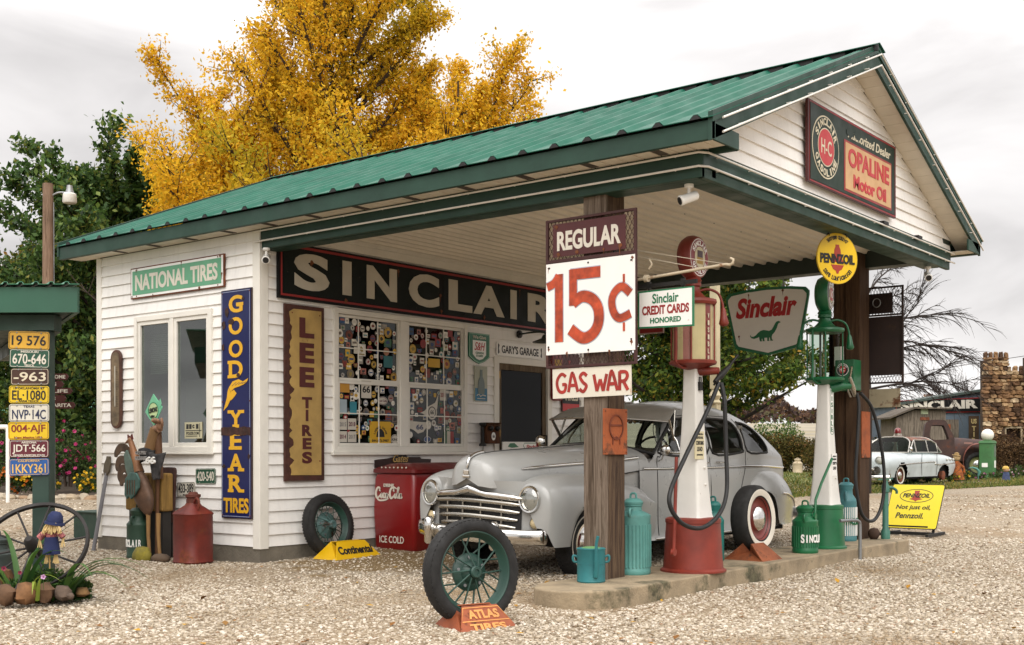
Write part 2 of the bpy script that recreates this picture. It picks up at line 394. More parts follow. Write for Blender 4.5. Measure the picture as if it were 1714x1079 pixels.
def gravel_ground():
    m = bpy.data.materials.new('gravel_ground'); m.use_nodes = True; t = m.node_tree; b = t.nodes['Principled BSDF']
    tc = t.nodes.new('ShaderNodeTexCoord'); V = tc.outputs['Object']
    cols = None
    v1 = N(t, 'ShaderNodeTexVoronoi', Scale=38, Randomness=1); t.links.new(V, v1.inputs['Vector'])
    sp = t.nodes.new('ShaderNodeSeparateColor'); t.links.new(v1.outputs['Color'], sp.inputs[0])
    c = ramp(t, sp.outputs[0], [(0, lin('#7d6c57')), (.3, lin('#9a8b75')), (.6, lin('#ada08b')), (1, lin('#c2b6a4'))])
    ed = ramp(t, v1.outputs['Distance'], [(.25, g(0)), (.75, g(.55))])
    c = mix(t, c, lin('#4f4335'), ed)
    n = N(t, 'ShaderNodeTexNoise', Scale=.35, Detail=5); t.links.new(V, n.inputs['Vector'])
    c = mix(t, c, lin('#8a7356'), ramp(t, n.outputs[0], [(.5, g(0)), (.68, g(.55))]))
    mp = t.nodes.new('ShaderNodeMapping'); mp.vector_type = 'POINT'; mp.inputs['Location'].default_value = (-.55, -.30, 0); mp.inputs['Scale'].default_value = (.55, .34, 1); t.links.new(V, mp.inputs[0])
    ln = N(t, 'ShaderNodeVectorMath', operation='LENGTH'); t.links.new(mp.outputs[0], ln.inputs[0]); nn = N(t, 'ShaderNodeTexNoise', Scale=2.2, Detail=5); t.links.new(V, nn.inputs['Vector'])
    ad = N(t, 'ShaderNodeMath', operation='ADD'); t.links.new(ln.outputs['Value'], ad.inputs[0]); t.links.new(nn.outputs[0], ad.inputs[1])
    c = mix(t, c, lin('#75603f'), ramp(t, ad.outputs[0], [(.9, g(.85)), (1.45, g(0))]))
    t.links.new(c, b.inputs['Base Color']); b.inputs['Roughness'].default_value = .9; b.inputs['Specular IOR Level'].default_value = .2
    bp = t.nodes.new('ShaderNodeBump'); bp.inputs['Strength'].default_value = .7; bp.inputs['Distance'].default_value = .02; bp.invert = True
    t.links.new(v1.outputs['Distance'], bp.inputs['Height']); t.links.new(bp.outputs[0], b.inputs['Normal'])
    return m
structure('gravel_ground', mb, gravel_ground(), smooth=60)

# loose angular stones on the yard
def in_island(x, y): return 3.77 < x < 4.47 and -.78 < y < 5.6
def stones(name, n, dmin, dmax, smin, smax, power=1.4, m=None):
    k = np.sqrt(rng.random(n)*(dmax**power-dmin**power)/1+dmin**power)**(2/power) if False else (rng.random(n)*(dmax**power-dmin**power)+dmin**power)**(1/power)
    l = (rng.random(n)*2-1)*(k*.47+.6)
    X = CAM.x+FW.x*k+RT.x*l; Y = CAM.y+FW.y*k+RT.y*l
    ok = ~((X > 3.76) & (X < 4.48) & (Y > -.78) & (Y < 5.62)) & ~((X < .02) & (X > -2.8) & (Y > -.02))
    # the packed earth strip along the wall carries few stones
    bare = (((X-1.0)*.55)**2+((Y-.9)*.34)**2 < .45+.2*np.sin(X*3+Y*2)) & (rng.random(n) < .72)
    ok &= ~bare
    X, Y = X[ok], Y[ok]; n = len(X)
    Z = np.array([ground_z(x, y) for x, y in zip(X, Y)])
    base = np.array([(-1,-1,-1),(1,-1,-1),(1,1,-1),(-1,1,-1),(-1,-1,1),(1,-1,1),(1,1,1),(-1,1,1)], float)
    q = base[None]*rng.uniform(.45, 1.0, (n, 8, 3)); s = (smin+(smax-smin)*rng.random(n)**2.2)[:, None]
    q *= np.stack([s*rng.uniform(.8, 1.5, (n, 1)), s, s*rng.uniform(.4, .75, (n, 1))], 2)[:, :, 0, :] if False else np.concatenate([s*rng.uniform(.8, 1.5, (n, 1)), s, s*rng.uniform(.4, .8, (n, 1))], 1)[:, None, :]
    a = rng.random(n)*2*PI; tl = rng.normal(0, .35, n)
    ca, sa = np.cos(a)[:, None], np.sin(a)[:, None]; ct, st = np.cos(tl)[:, None], np.sin(tl)[:, None]
    x, y, z = q[..., 0], q[..., 1], q[..., 2]
    y, z = y*ct-z*st, y*st+z*ct; x, y = x*ca-y*sa, x*sa+y*ca
    vs = np.stack([x+X[:, None], y+Y[:, None], z+Z[:, None]+s*.12], 2).reshape(-1, 3)
    f = np.array([(0,3,2,1),(4,5,6,7),(0,1,5,4),(1,2,6,5),(2,3,7,6),(3,0,4,7)])
    fs = (f[None]+8*np.arange(n)[:, None, None]).reshape(-1)
    me = bpy.data.meshes.new(name); me.vertices.add(len(vs)); me.vertices.foreach_set('co', vs.reshape(-1)); me.loops.add(len(fs)); me.loops.foreach_set('vertex_index', fs)
    me.polygons.add(len(fs)//4); me.polygons.foreach_set('loop_start', np.arange(0, len(fs), 4)); me.polygons.foreach_set('loop_total', np.full(len(fs)//4, 4)); me.update(calc_edges=True)
    me.materials.append(m); o = bpy.data.objects.new(name, me); C.objects.link(o)
    return tag(o, 'loose pale crushed gravel on the %s part of the yard' % ('near' if dmin < 8 else 'far'), 'gravel', kind='stuff')
stone_m = island_mat('crushed_stone', [(0, '#6f5e4a'), (.12, '#9a8a73'), (.4, '#b3a692'), (.7, '#c3b7a5'), (.92, '#d6ccbd'), (1, '#8a6c50')], .9, extra=('#8a7558', .45, .56))
stones('gravel', 135000, 5.9, 15, .0045, .0145, 1.3, stone_m)
stones('gravel', 30000, 13, 40, .008, .026, 1.0, stone_m)

# ================================================================ STATION BUILDING
st = thing('gas_station', 'white sided vintage service station with green metal roof and canopy', 'gas station', (0, 0, 0))
L, LC, W, ZS = 2.78, 4.91, 5.59, .155
ZE, ZB0, ZB1 = 3.28, 3.09, 3.30          # fascia bottom, beam bottom and top
EAVE = -.27; RIDGE_Y = W/2; RIDGE_Z = 4.72; XF = LC+.24; XB = -L-.34
jr = random.Random(31)
def siding(mb, place, u0, u1, z0, z1, c, holes=(), lim=None, d=.021):
    n = int(math.ceil((z1-z0)/c-1e-6))
    for i in range(n):
        za = z0+i*c; zb = min(za+c, z1)
        cuts = sorted({za, zb, *[z for h in holes for z in (h[2], h[3]) if za < z < zb]})
        for a, b in zip(cuts, cuts[1:]):
            o = lambda z: d-(d-.003)*(z-za)/c
            mid = (a+b)/2; segs = [(u0, u1)]
            for h in holes:
                if h[2] < mid < h[3]:
                    segs = [s for (p, q) in segs for s in ((p, min(q, h[0])), (max(p, h[1]), q)) if s[1]-s[0] > 1e-4]
            for p, q in segs:
                pa, qa, pb, qb = p, q, p, q
                if lim: 
                    la, lb = lim(a), lim(b); pa, qa, pb, qb = max(p, la[0]), min(q, la[1]), max(p, lb[0]), min(q, lb[1])
                    if qb < pb: pb = qb = (pa+qa)/2
                    if qa <= pa: continue
                if a == za and q-p > .8 and jr.random() < .35: x = jr.uniform(p+.2, q-.3); mb.add([place(x, a+.002, o(a)+.0022), place(x+.05, a+.002, o(a)+.0022), place(x+.05, b, o(b)+.0018), place(x, b, o(b)+.0018)], [(0,1,2,3)])
                mb.add([place(pa, a, o(a)), place(qa, a, o(a)), place(qb, b, o(b)), place(pb, b, o(b))], [(0,1,2,3)])
                if a == za: mb.add([place(pa, a, -.002), place(qa, a, -.002), place(qa, a, o(a)), place(pa, a, o(a))], [(0,1,2,3)])
def sheath(mb, axis, c0, c1, u0, u1, z0, z1, holes):
    us = sorted({u0, u1, *[h[0] for h in holes], *[h[1] for h in holes]}); zs = sorted({z0, z1, *[h[2] for h in holes], *[h[3] for h in holes]})
    for a, b in zip(us, us[1:]):
        for p, q in zip(zs, zs[1:]):
            if any(h[0] <= (a+b)/2 <= h[1] and h[2] <= (p+q)/2 <= h[3] for h in holes): continue
            if axis == 'y': mb.box(a, b, c0, c1, p, q)
            else: mb.box(c0, c1, a, b, p, q)
HS = [(-2.03, -.74, 1.12, 2.54)]                    # casement pair, side wall
HF = [(.985, 3.085, 1.125, 2.585), (3.70, 4.78, .05, 2.20)]   # sash pair and door, front wall
mb = MB(); siding(mb, lambda u, z, o: (u, -o, z), -L, 0, ZS, ZE, .1165, HS); mb.build('side_wall', white_siding, st, fix=False)
mb = MB(); siding(mb, lambda u, z, o: (o, u, z), 0, W, ZS, 3.36, .1165, HF); mb.build('front_wall', white_siding, st, fix=False)
mb = MB(); sheath(mb, 'y', .004, .1, -L+.01, -.01, .0, ZE+.1, HS); sheath(mb, 'x', -.1, -.004, .11, W-.11, 0, 3.4, HF)
mb.box(-L, -L+.1, .11, W-.11, 0, 3.4); mb.box(-L+.01, -.01, W-.1, W, 0, 3.4); mb.box(-L+.11, -.11, .11, W-.11, 3.3, 3.34); mb.box(-L+.11, -.11, .11, W-.11, .02, .06)
mb.build('inner_wall', mat('inner_wall', '#6f675b', .9), st)
mb = MB()
for bs in (((-.085, .024, -.024, -.002), (.002, .024, -.003, .085)), ((-L-.024, -L+.07, -.024, -.002), (-L-.024, -L-.002, -.003, .08)), ((.002, .024, W-.08, W+.024),)):
    mb = MB()
    for x0, x1, y0, y1 in bs: mb.box(x0, x1, y0, y1, ZS-.02, ZE-.002)
    mb.build('corner_trim', white_trim, st, bevel=.003)
mb = MB(); mb.box(-L-.015, .012, -.012, W+.012, -.3, ZS-.003); mb.build('foundation', found_m, st)
# crown board under the canopy ceiling on the front wall
mb = MB(); mb.box(.02, .05, .03, W-.25, 3.22, 3.352); mb.box(.05, .075, .03, W-.25, 3.30, 3.352); mb.build('crown_board', white_trim, st, bevel=.004)

# side wall casements
fr = Fr((0, -.0, 0), (1,0,0))
def window_box(mb, axis, u0, u1, z0, z1, wd, d0, d1):
    """a rectangular frame of bars"""
    B = lambda a, b, p, q: mb.box(a, b, d0, d1, p, q) if axis == 'y' else mb.box(d0, d1, a, b, p, q)
    B(u0, u0+wd, z0, z1); B(u1-wd, u1, z0, z1); B(u0+wd, u1-wd, z0, z0+wd); B(u0+wd, u1-wd, z1-wd, z1)
win = MB(); window_box(win, 'y', -2.055, -.715, 1.095, 2.565, .055, -.045, .03); win.box(-1.415, -1.355, -.043, .03, 1.15, 2.51); win.box(-2.07, -.70, -.055, -.02, 1.07, 1.094)
wf = win.build('window', white_trim, st, bevel=.004)
for a, b in ((-2.0, -1.415), (-1.355, -.77)):
    m_ = MB(); window_box(m_, 'y', a+.001, b-.001, 1.151, 2.509, .042, -.03, .02); m_.build('sash', white_trim, wf, bevel=.004)
    m_ = MB(); m_.box(a+.044, b-.044, -.008, -.003, 1.194, 2.466); m_.build('pane', glass('casement_glass', '#c4cec8', .13), wf)
# things dimly seen inside behind the casements
m_ = MB(); m_.box(-1.95, -1.5, .55, .6, .2, 1.9); m_.box(-1.2, -.5, .9, 1.3, .06, 1.2); m_.box(-2.4, -1.3, 1.6, 2.1, .06, 1.6); m_.build('shelving', mat('shelf_grey', '#7f7a70', .8), st)
m_ = MB()
for i in range(26): m_.box(-2.03+.012, -1.5, .14+.004*(i % 2), .15+.004*(i % 2), 1.95+.022*i, 1.965+.022*i)
m_.build('blind', mat('blind_cloth', '#a9a59a', .8), wf)

# front sash pair: two double-hung windows, each 3 wide x 2 high twice
win = MB(); window_box(win, 'x', .955, 3.115, 1.095, 2.615, .06, -.02, .04); win.box(-.02, .038, 1.965, 2.095, 1.156, 2.554); win.box(.0, .058, .93, 3.14, 1.06, 1.094)
wf2 = win.build('window', white_trim, st, bevel=.004)
for a, b in ((1.016, 1.964), (2.096, 3.054)):
    for z0, z1, d in ((1.157, 1.85, .012), (1.85, 2.553, .0)):
        m_ = MB(); window_box(m_, 'x', a, b, z0+.001, z1-.001, .03, d-.018, d+.014)
        gw = (b-a-.06)/3
        for k in (1, 2): m_.box(d-.008, d+.008, a+.03+gw*k-.006, a+.03+gw*k+.006, z0+.03, z1-.03)
        m_.box(d-.0075, d+.0085, a+.03, b-.03, (z0+z1)/2-.006, (z0+z1)/2+.006)
        m_.build('sash', white_trim, wf2, bevel=.002)
        m_ = MB(); m_.box(d-.004, d-.001, a+.032, b-.032, z0+.033, z1-.033); m_.build('pane', glass('sash_glass', '#c2c6c0', .035, ior=1.3), wf2)
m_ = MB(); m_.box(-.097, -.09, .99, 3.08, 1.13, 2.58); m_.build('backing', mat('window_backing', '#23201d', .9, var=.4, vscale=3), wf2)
# door
dm = wood('door_wood', '#57493a', '#7a6a56', (6, 6, .6))
m_ = MB(); m_.box(-.05, .03, 3.64, 3.735, .05, 2.27); m_.box(-.05, .03, 4.745, 4.84, .05, 2.27); m_.box(-.05, .028, 3.735, 4.745, 2.19, 2.268); m_.build('door_trim', white_trim, st, bevel=.004)
m_ = MB(); window_box(m_, 'x', 3.737, 4.743, .06, 2.188, .075, -.04, -.002); m_.box(-.04, -.003, 3.81, 4.67, .8, .93); door = m_.build('door', dm, st, bevel=.004)
m_ = MB(); m_.box(-.025, -.015, 3.812, 4.668, .932, 2.11); m_.build('pane', glass('door_glass', '#8a8680', .015, ior=1.12), door)
m_ = MB(); m_.box(-.03, -.012, 3.812, 4.668, .14, .798); m_.build('lower_panel', dm, door)
m_ = MB(); m_.tube([(.0, 4.69, 1.3), (.05, 4.69, 1.3), (.05, 4.69, 1.1), (0, 4.69, 1.1)], .009); m_.build('handle', steel_dark, door)
m_ = MB(); m_.box(-.001, .012, 3.742, 3.772, 2.0, 2.09); m_.box(-.001, .012, 3.742, 3.772, 1.28, 1.37); m_.build('hinge', mat('brass', '#a07a3a', .4, metal=.8), door)

# canopy beams, ceiling, soffits
T = .22
def beam(p, q, wd, mbx): pass
mb = MB(); mb.box(.026, LC, 0, T, ZB0, 3.42) if False else mb.box(.026, LC, 0, .045, ZB0, ZB1); mb.box(.026, LC-.045, .045, T, ZB0, ZB0+.02); mb.box(.026, LC, .15, T, ZB0+.02, 3.4); mb.box(.026, LC+.012, -.012, -.001, ZB0+.075, ZB1-.002)
mb.build('side_beam', dark_green, st, bevel=.006)
mb = MB(); mb.box(LC-.045, LC, .001, W-.001, ZB0, ZB1); mb.box(LC-T, LC-.046, T+.001, W-T-.001, ZB0, 3.42); mb.box(LC+.001, LC+.012, -.0, W, ZB0+.075, ZB1-.002); mb.build('gable_beam', dark_green, st, bevel=.006)
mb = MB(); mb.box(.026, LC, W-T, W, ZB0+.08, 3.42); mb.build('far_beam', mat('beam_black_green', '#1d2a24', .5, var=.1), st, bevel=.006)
mb = MB(); n = 30; zc = 3.36
for i in range(n):
    x0 = .03+(LC-T-.03)*i/n; x1 = .03+(LC-T-.03)*(i+1)/n; s = (x1-x0)
    ys = (T+.002, W-T-.002)
    prof = [(x0, zc), (x0+s*.62, zc), (x0+s*.72, zc-.03), (x0+s*.9, zc-.03), (x1, zc)]
    for (a, za), (b, zb) in zip(prof, prof[1:]): mb.add([(a, ys[0], za), (b, ys[0], zb), (b, ys[1], zb), (a, ys[1], za)], [(0,1,2,3)])
mb.build('ceiling', ceiling_m, st, fix=False)
mb = MB()
for i in range(2, n, 5):
    for j in range(9):
        x = .03+(LC-T-.03)*(i+.3)/n; y = .5+j*.58; mb.ball((x, y, zc-.001), .009, n=6)
mb.build('ceiling_screw', steel_dark, st)
mb = MB()   # eave soffits (white vented strips) along the near side and the gable rakes
x = XB+.02; k = 0
while x < XF-.03:
    x1 = min(x+.148, XF-.02); mb.box(x, x1-.012, EAVE+.03, -.026 if x1 > .0 else -.026, ZE+.004, ZE+.012); mb.box(x1-.012, x1, EAVE+.03, -.026, ZE+.010, ZE+.018); x = x1; k += 1
mb.box(XB+.02, XF-.02, -.026, .02, ZE+.013, ZE+.02)
mb.build('eave_soffit', soffit_m, st)
mb = MB()
for k in range(12):
    for j in range(7): x = 4.6-.62*k+.011*j; mb.box(x, x+.005, EAVE+.06, -.05, ZE+.0, ZE+.0035)
mb.build('soffit_vent', mat('vent_shadow', '#57504a', .9), st)
# eave fascia, its boxed end, and the far eave
mb = MB(); mb.box(XB, XF, EAVE-.02, EAVE+.028, ZE-.012, ZE+.125); mb.box(XF-.02, XF, EAVE+.028, .12, ZE-.012, ZE+.11); mb.box(XF-.24, XF-.02, .09, .12, ZE-.012, ZE+.10)
mb.build('eave_fascia', dark_green, st, bevel=.004); mb = MB(); mb.box(XB, XF, W-EAVE-.028, W-EAVE+.02, ZE-.012, ZE+.125); mb.box(XF-.02, XF, W-.12, W-EAVE-.028, ZE-.012, ZE+.11)
mb.build('eave_fascia', dark_green, st, bevel=.004)
mb = MB(); mb.box(XB+.02, XF-.02, W+.026, W-EAVE-.03, ZE+.004, ZE+.014); mb.build('far_soffit', soffit_m, st)
# roof sheets with ribs running down the slope
ZR0 = ZE+.135; slope = (RIDGE_Z-ZR0)/(RIDGE_Y-(EAVE-.05)); Y0 = EAVE-.05
def roof_side(name, sgn):
    mb = MB(); xs = []; x = XB-.02
    P = []
    pitch = .3048
    while x < XF+.02:
        for a, h in ((0, 0), (.10, 0), (.205, 0), (.237, .03), (.268, .03), (.3, 0)):
            if x+a < XF+.02: P.append((x+a, h))
        x += pitch
    P.append((XF+.02, 0))
    def pt(x, h, t):
        y = Y0+(RIDGE_Y-Y0)*t; z = ZR0+(RIDGE_Z-ZR0)*t+h
        return (x, y if sgn > 0 else W-y, z)
    ts = [0, .25, .5, .75, 1]
    nt_ = len(ts); vs = [pt(x, h, t) for x, h in P for t in ts]
    mb.add(vs, [(i*nt_+j, i*nt_+j+1, (i+1)*nt_+j+1, (i+1)*nt_+j) for i in range(len(P)-1) for j in range(nt_-1)])
    return mb.build(name, roof_green, st, fix=False, solid=.006, soff=0)
roof = roof_side('roof', 1); roof_side('roof', -1)
for i in range(27): mb = MB(); mb.box(XB+.2+.3048*i-.0, XB+.2+.3048*i+.2, RIDGE_Y-.115, RIDGE_Y-.10, RIDGE_Z-.05, RIDGE_Z+.006); mb.build('ridge_closure', black, st)
mb = MB()
for s in (1, -1):
    mb.add([(XB-.03, RIDGE_Y, RIDGE_Z+.055), (XF+.03, RIDGE_Y, RIDGE_Z+.055), (XF+.03, RIDGE_Y-s*.14, RIDGE_Z+.055-.14*slope+.006), (XB-.03, RIDGE_Y-s*.14, RIDGE_Z+.055-.14*slope+.006)], [(0,1,2,3)])
mb.build('ridge_cap', roof_green, st, solid=.006)
mb = MB(); # dark notches under the ribs at the eave
x = XB-.02
while x < XF-.2:
    mb = MB(); mb.add([(x+.207, Y0-.004, ZR0-.004), (x+.298, Y0-.004, ZR0-.004), (x+.268, Y0-.004, ZR0+.026), (x+.237, Y0-.004, ZR0+.026)], [(0,1,2,3)])
    x += .3048; mb.build('rib_closure', black, st, solid=.004)
# gable wall, rake soffits and rake fascias
def rz(y): 
    yy = y if y < RIDGE_Y else W-y
    return ZR0+(yy-Y0)*slope
gz = lambda z: ((z+.13-ZR0)/slope+Y0, W-((z+.13-ZR0)/slope+Y0))
XG = LC-.012
mb = MB(); siding(mb, lambda u, z, o: (XG+o, u, z), 0, W, ZB1+.002, RIDGE_Z-.135, .105, (), gz); mb.add([(XG-.004, .0, ZB1), (XG-.004, W, ZB1), (XG-.004, W, rz(W)-.12), (XG-.004, RIDGE_Y, RIDGE_Z-.12), (XG-.004, 0, rz(0)-.12)], [(0,1,2,3,4)])
mb.build('gable_wall', white_siding, st, fix=False)
mb = MB()
for s in (1, -1):
    n = 22
    for i in range(n):
        ya = EAVE+.05+(RIDGE_Y-EAVE-.05)*i/n; yb = EAVE+.05+(RIDGE_Y-EAVE-.05)*(i+1)/n-.012
        za, zb = rz(ya)-.128, rz(yb)-.128; A, B = (ya, yb) if s > 0 else (W-ya, W-yb)
        mb.add([(XG+.01, A, za), (XF-.03, A, za), (XF-.03, B, zb), (XG+.01, B, zb)], [(0,1,2,3)])
        mb.add([(XG+.01, B, zb+.0), (XF-.03, B, zb), (XF-.03, B+.012*s, zb+.012), (XG+.01, B+.012*s, zb+.012)], [(0,1,2,3)])
mb.build('rake_soffit', soffit_m, st, fix=False)
for s in (1, -1):
    mb = MB()
    ya, yb = EAVE-.03, RIDGE_Y; A, B = (ya, yb) if s > 0 else (W-ya, W-yb-.0)
    for x0, x1, lo, hi in ((XF-.025, XF, -.165, .036), (XF, XF+.014, -.04, .04)):
        v = [(x0, A, rz(ya)+lo), (x0, B, rz(yb)+lo), (x0, B, rz(yb)+hi), (x0, A, rz(ya)+hi)]; v += [(x1, p[1], p[2]) for p in v]
        mb.add(v, [(0,1,2,3),(7,6,5,4),(0,4,5,1),(1,5,6,2),(2,6,7,3),(3,7,4,0)])
    # back rake trim
    v = [(XB-.03, A, rz(ya)-.12), (XB-.03, B, rz(yb)-.12), (XB-.03, B, rz(yb)+.04), (XB-.03, A, rz(ya)+.04)]; v += [(XB, p[1], p[2]) for p in v]
    mb.add(v, [(0,1,2,3),(7,6,5,4),(0,4,5,1),(1,5,6,2),(2,6,7,3),(3,7,4,0)])
    mb.build('rake_fascia', dark_green, st)
# roof underside closing board so that no light leaks through the attic
mb = MB()
for s in (1, -1):
    A, B = (EAVE, RIDGE_Y) if s > 0 else (W-EAVE, RIDGE_Y)
    mb.add([(XB+.01, A, rz(EAVE)-.02), (XF-.03, A, rz(EAVE)-.02), (XF-.03, B, RIDGE_Z-.02), (XB+.01, B, RIDGE_Z-.02)], [(0,1,2,3)])
mb.add([(-L, 0, 3.3), (-L, W, 3.3), (-L, RIDGE_Y, RIDGE_Z-.03)], [(0,1,2)])
mb.build('roof_deck', mat('deck_board', '#6b5d4a', .9), st, fix=False)
# neon tubes on stand-offs
neon = mat('tube_white', '#d8d4cc', .3, var=.03)
YT, XT = -.045, LC+.045
for z in (3.262, 3.162):
    mb = MB(); mb.tube([(-.03, YT, z), (LC, YT, z), (XT, .02, z), (XT, W-.05, z), (XT, W+.03, z)], .0085, 8)
    for i in range(10): mb.tube([(.2+i*.5, YT, z), (.2+i*.5, -.01, z)], .005, 6)
    for i in range(11): mb.tube([(XT, .2+i*.52, z), (LC+.01, .2+i*.52, z)], .005, 6)
    mb.build('neon_tube', neon, st, smooth=60)
for off in (-.035, -.135):
    mb = MB(); pts = [(XF+.045, EAVE+.06, rz(EAVE+.06)+off), (XF+.045, RIDGE_Y, RIDGE_Z+off-.02), (XF+.045, W-EAVE-.02, rz(EAVE+.02)+off)]
    mb.tube(pts, .0085, 8)
    for s in (1, -1):
        for i in range(7): y = .1+i*.4; mb.tube([(XF+.045, y if s > 0 else W-y, rz(y)+off), (XF+.005, y if s > 0 else W-y, rz(y)+off)], .005, 6)
    mb.build('neon_tube', neon, st, smooth=60)
for k, y in enumerate((W*.63, W*.8)):
    mb = MB(); mb.box(LC+.014, LC+.06, y-.06, y+.06, 3.27, 3.30); mb.build('tube_clip', steel_dark, st)
# canopy posts
post_m = wood('weathered_post', '#54473b', '#7d6f62', (10, 10, .55)); post_dark = wood('dark_post', '#3a2a1e', '#57412f', (10, 10, .5))
mb = MB(); mb.box(3.83, 4.04, .05, .09, .09, 3.30); mb.build('canopy_post', post_m, st, bevel=.008)
mb = MB(); mb.box(3.838, 4.036, .093, .33, .09, 3.30); mb.build('canopy_post', wood('post_stained', '#403229', '#63513f', (10, 10, .5)), st, bevel=.008)
mb = MB(); mb.box(3.72, 3.87, 5.22, 5.5, .09, 3.32); mb.build('canopy_post', post_dark, st, bevel=.008)
mb = MB(); mb.box(3.873, 4.04, 5.2, 5.49, .09, 3.32); mb.build('canopy_post', wood('post_brown', '#3d2c20', '#54402f', (10, 10, .5)), st, bevel=.008)

# pump island
mb = MB(); pl = [(4.47, 5.55), (3.77, 5.6)]+[(4.12+.35*math.cos(R(a)), -.36+.42*math.sin(R(a))) for a in range(180, 361, 10)]
fi = Fr((0,0,0), XP, YP); mb.prism(pl, fi, -.2, .10); isl = mb.build('concrete_island', concrete, bevel=.014, seg=3); tag(isl, 'long low concrete pump island with a rounded near end', 'island')

# ================================================================ SIGNS ON THE WALLS
SW = Fr((0, -.022, 0), (1,0,0)); FRW = Fr((.022, 0, 0), (0,1,0)); GBL = Fr((LC+.012, 0, 0), (0,1,0))
navy = mat('navy_enamel', '#141b4c', .4, spec=.35, var=.12, rust=('#3b2416', .10, 5)); yellow_l = mat('yellow_enamel', '#d3a01c', .45, var=.06)
cream = mat('cream_paint', '#c9bfa6', .6, var=.08); letter_white = mat('letter_white', '#cfc8ba', .55, var=.06)
sign_black = mat('sign_black', '#111112', .6, spec=.2, var=.2, rust=('#2a1a14', .12, 4)); sign_red = mat('sign_red', '#8e1f1e', .45, var=.12); ink = mat('ink_black', '#151416', .6)
sage = mat('sage_enamel', '#5d9a78', .45, var=.08, rust=('#6c4a30', .03, 5)); maroon = mat('maroon_enamel', '#48191a', .5, var=.15, rust=('#3a2117', .12, 4))
sign_green = mat('sign_green', '#176b45', .4, var=.08); bright_red = mat('bright_red', '#b0181d', .4, var=.06); enamel = mat('enamel_white', '#e9e7e2', .3, var=.03, rust=('#8a5a36', .02, 8))
def panel(parent, m, fr, poly, d0, d1, name='panel', bevel=0):
    mb = MB(); mb.prism(poly, fr, d0, d1); return mb.build(name, m, parent, bevel=bevel)
def border(parent, m, fr, x0, x1, y0, y1, wd, d0, d1, name='border'):
    mb = MB()
    for a, b, c, d in ((x0, x1, y0, y0+wd), (x0, x1, y1-wd, y1), (x0, x0+wd, y0+wd, y1-wd), (x1-wd, x1, y0+wd, y1-wd)): mb.prism(rect(a, b, c, d), fr, d0, d1)
    return mb.build(name, m, parent)
def outline(parent, m, fr, pts, wd, d0, d1, name='border'):
    mb = MB(); mb.ribbon(pts, wd, fr, d0, d1, closed=True); return mb.build(name, m, parent)
def screws(parent, fr, pts, d, m=None):
    mb = MB()
    for x, y in pts: mb.lathe([(.008, 0), (.008, .003), (.004, .006)], fr.p(x, y, d), fr.n, 8)
    return mb.build('screw', m or rust_m, parent)

stain_m = mat('rust_run', '#6b3d20', .85, var=.3, vscale=20)
def stains(parent, fr, pts, d, sc=1., seed=0):
    """rust chips with runs below bolts and along edges"""
    q = random.Random(seed); mb = MB()
    for k, (x, y) in enumerate(pts):
        r = sc*q.uniform(.010, .022); mb.prism([(x+r*(.6+.6*q.random())*math.cos(2*PI*i/11), y+r*(.6+.6*q.random())*math.sin(2*PI*i/11)) for i in range(11)], fr, d, d+.0006+.00005*k)
        l = sc*q.uniform(.02, .09); mb.ribbon([(x, y), (x+q.uniform(-.004, .004), y-l*.5), (x+q.uniform(-.004, .004), y-l)], [r*.7, r*.4, .001], fr, d, d+.0005+.00005*k)
    mb.build('rust_patch', stain_m, parent)
# NATIONAL TIRES
t = thing('tin_sign', 'pale green NATIONAL TIRES sign high on the side wall', 'sign', (-1.3, 0, 2.93))
panel(t, rust_m, SW, rect(-2.115, -.505, 2.765, 3.10), 0, .018, 'frame'); panel(t, enamel, SW, rect(-2.1, -.52, 2.778, 3.087), .0185, .022, 'border'); panel(t, sage, SW, rect(-2.075, -.545, 2.803, 3.062), .0225, .025)
text(t, letter_white, 'NATIONAL TIRES', SW, -1.31, 2.932, 1.42, .175, bold=.032, d0=.0245, d1=.028)
screws(t, SW, [(-2.0, 2.79), (-.6, 2.79), (-2.0, 3.075), (-.6, 3.075)], .022)
stains(t, SW, [(-2.08, 2.79), (-1.7, 2.785), (-.9, 2.787), (-.535, 2.9), (-2.0, 3.07), (-1.2, 3.08), (-.56, 3.08)], .0262, .8, 1)
# vertical blue sign
t = thing('enamel_sign', 'tall navy GOODYEAR TIRES sign with yellow letters at the wall corner', 'sign', (-.31, 0, .43))
panel(t, mat('rusty_edge', '#3a2a24', .7, var=.2), SW, rect(-.548, -.078, .43, 2.722), 0, .02, 'frame'); panel(t, navy, SW, rect(-.54, -.086, .438, 2.714), .0205, .026)
border(t, mat('pale_line', '#8f96ad', .5), SW, -.53, -.096, .448, 2.704, .006, .0265, .0275)
def slab(mb, ch, cx, cy, w, h, fr, d0, d1):
    """feet and caps that turn a plain letter into a slab-serif one"""
    s = .042; f = []
    L_, R_, B, T_ = cx-w/2, cx+w/2, cy-h/2, cy+h/2
    if ch in 'DER': f += [(L_-.018, L_+.07, T_-s*.75, T_), (L_-.018, L_+.07, B, B+s*.75)]
    if ch == 'Y': f += [(L_-.02, L_+.075, T_-s*.75, T_), (R_-.075, R_+.02, T_-s*.75, T_), (cx-.05, cx+.05, B, B+s*.75)]
    if ch == 'A': f += [(L_-.02, L_+.075, B, B+s*.75), (R_-.075, R_+.02, B, B+s*.75)]
    if ch == 'R': f += [(R_-.05, R_+.02, B, B+s*.75)]
    if ch == 'G': f += [(R_-.1, R_+.01, cy-.02, cy+.012)]
    for a, b, c, d in f: mb.prism(rect(a, b, c, d), fr, d0, d1-.0004)
mb = MB()
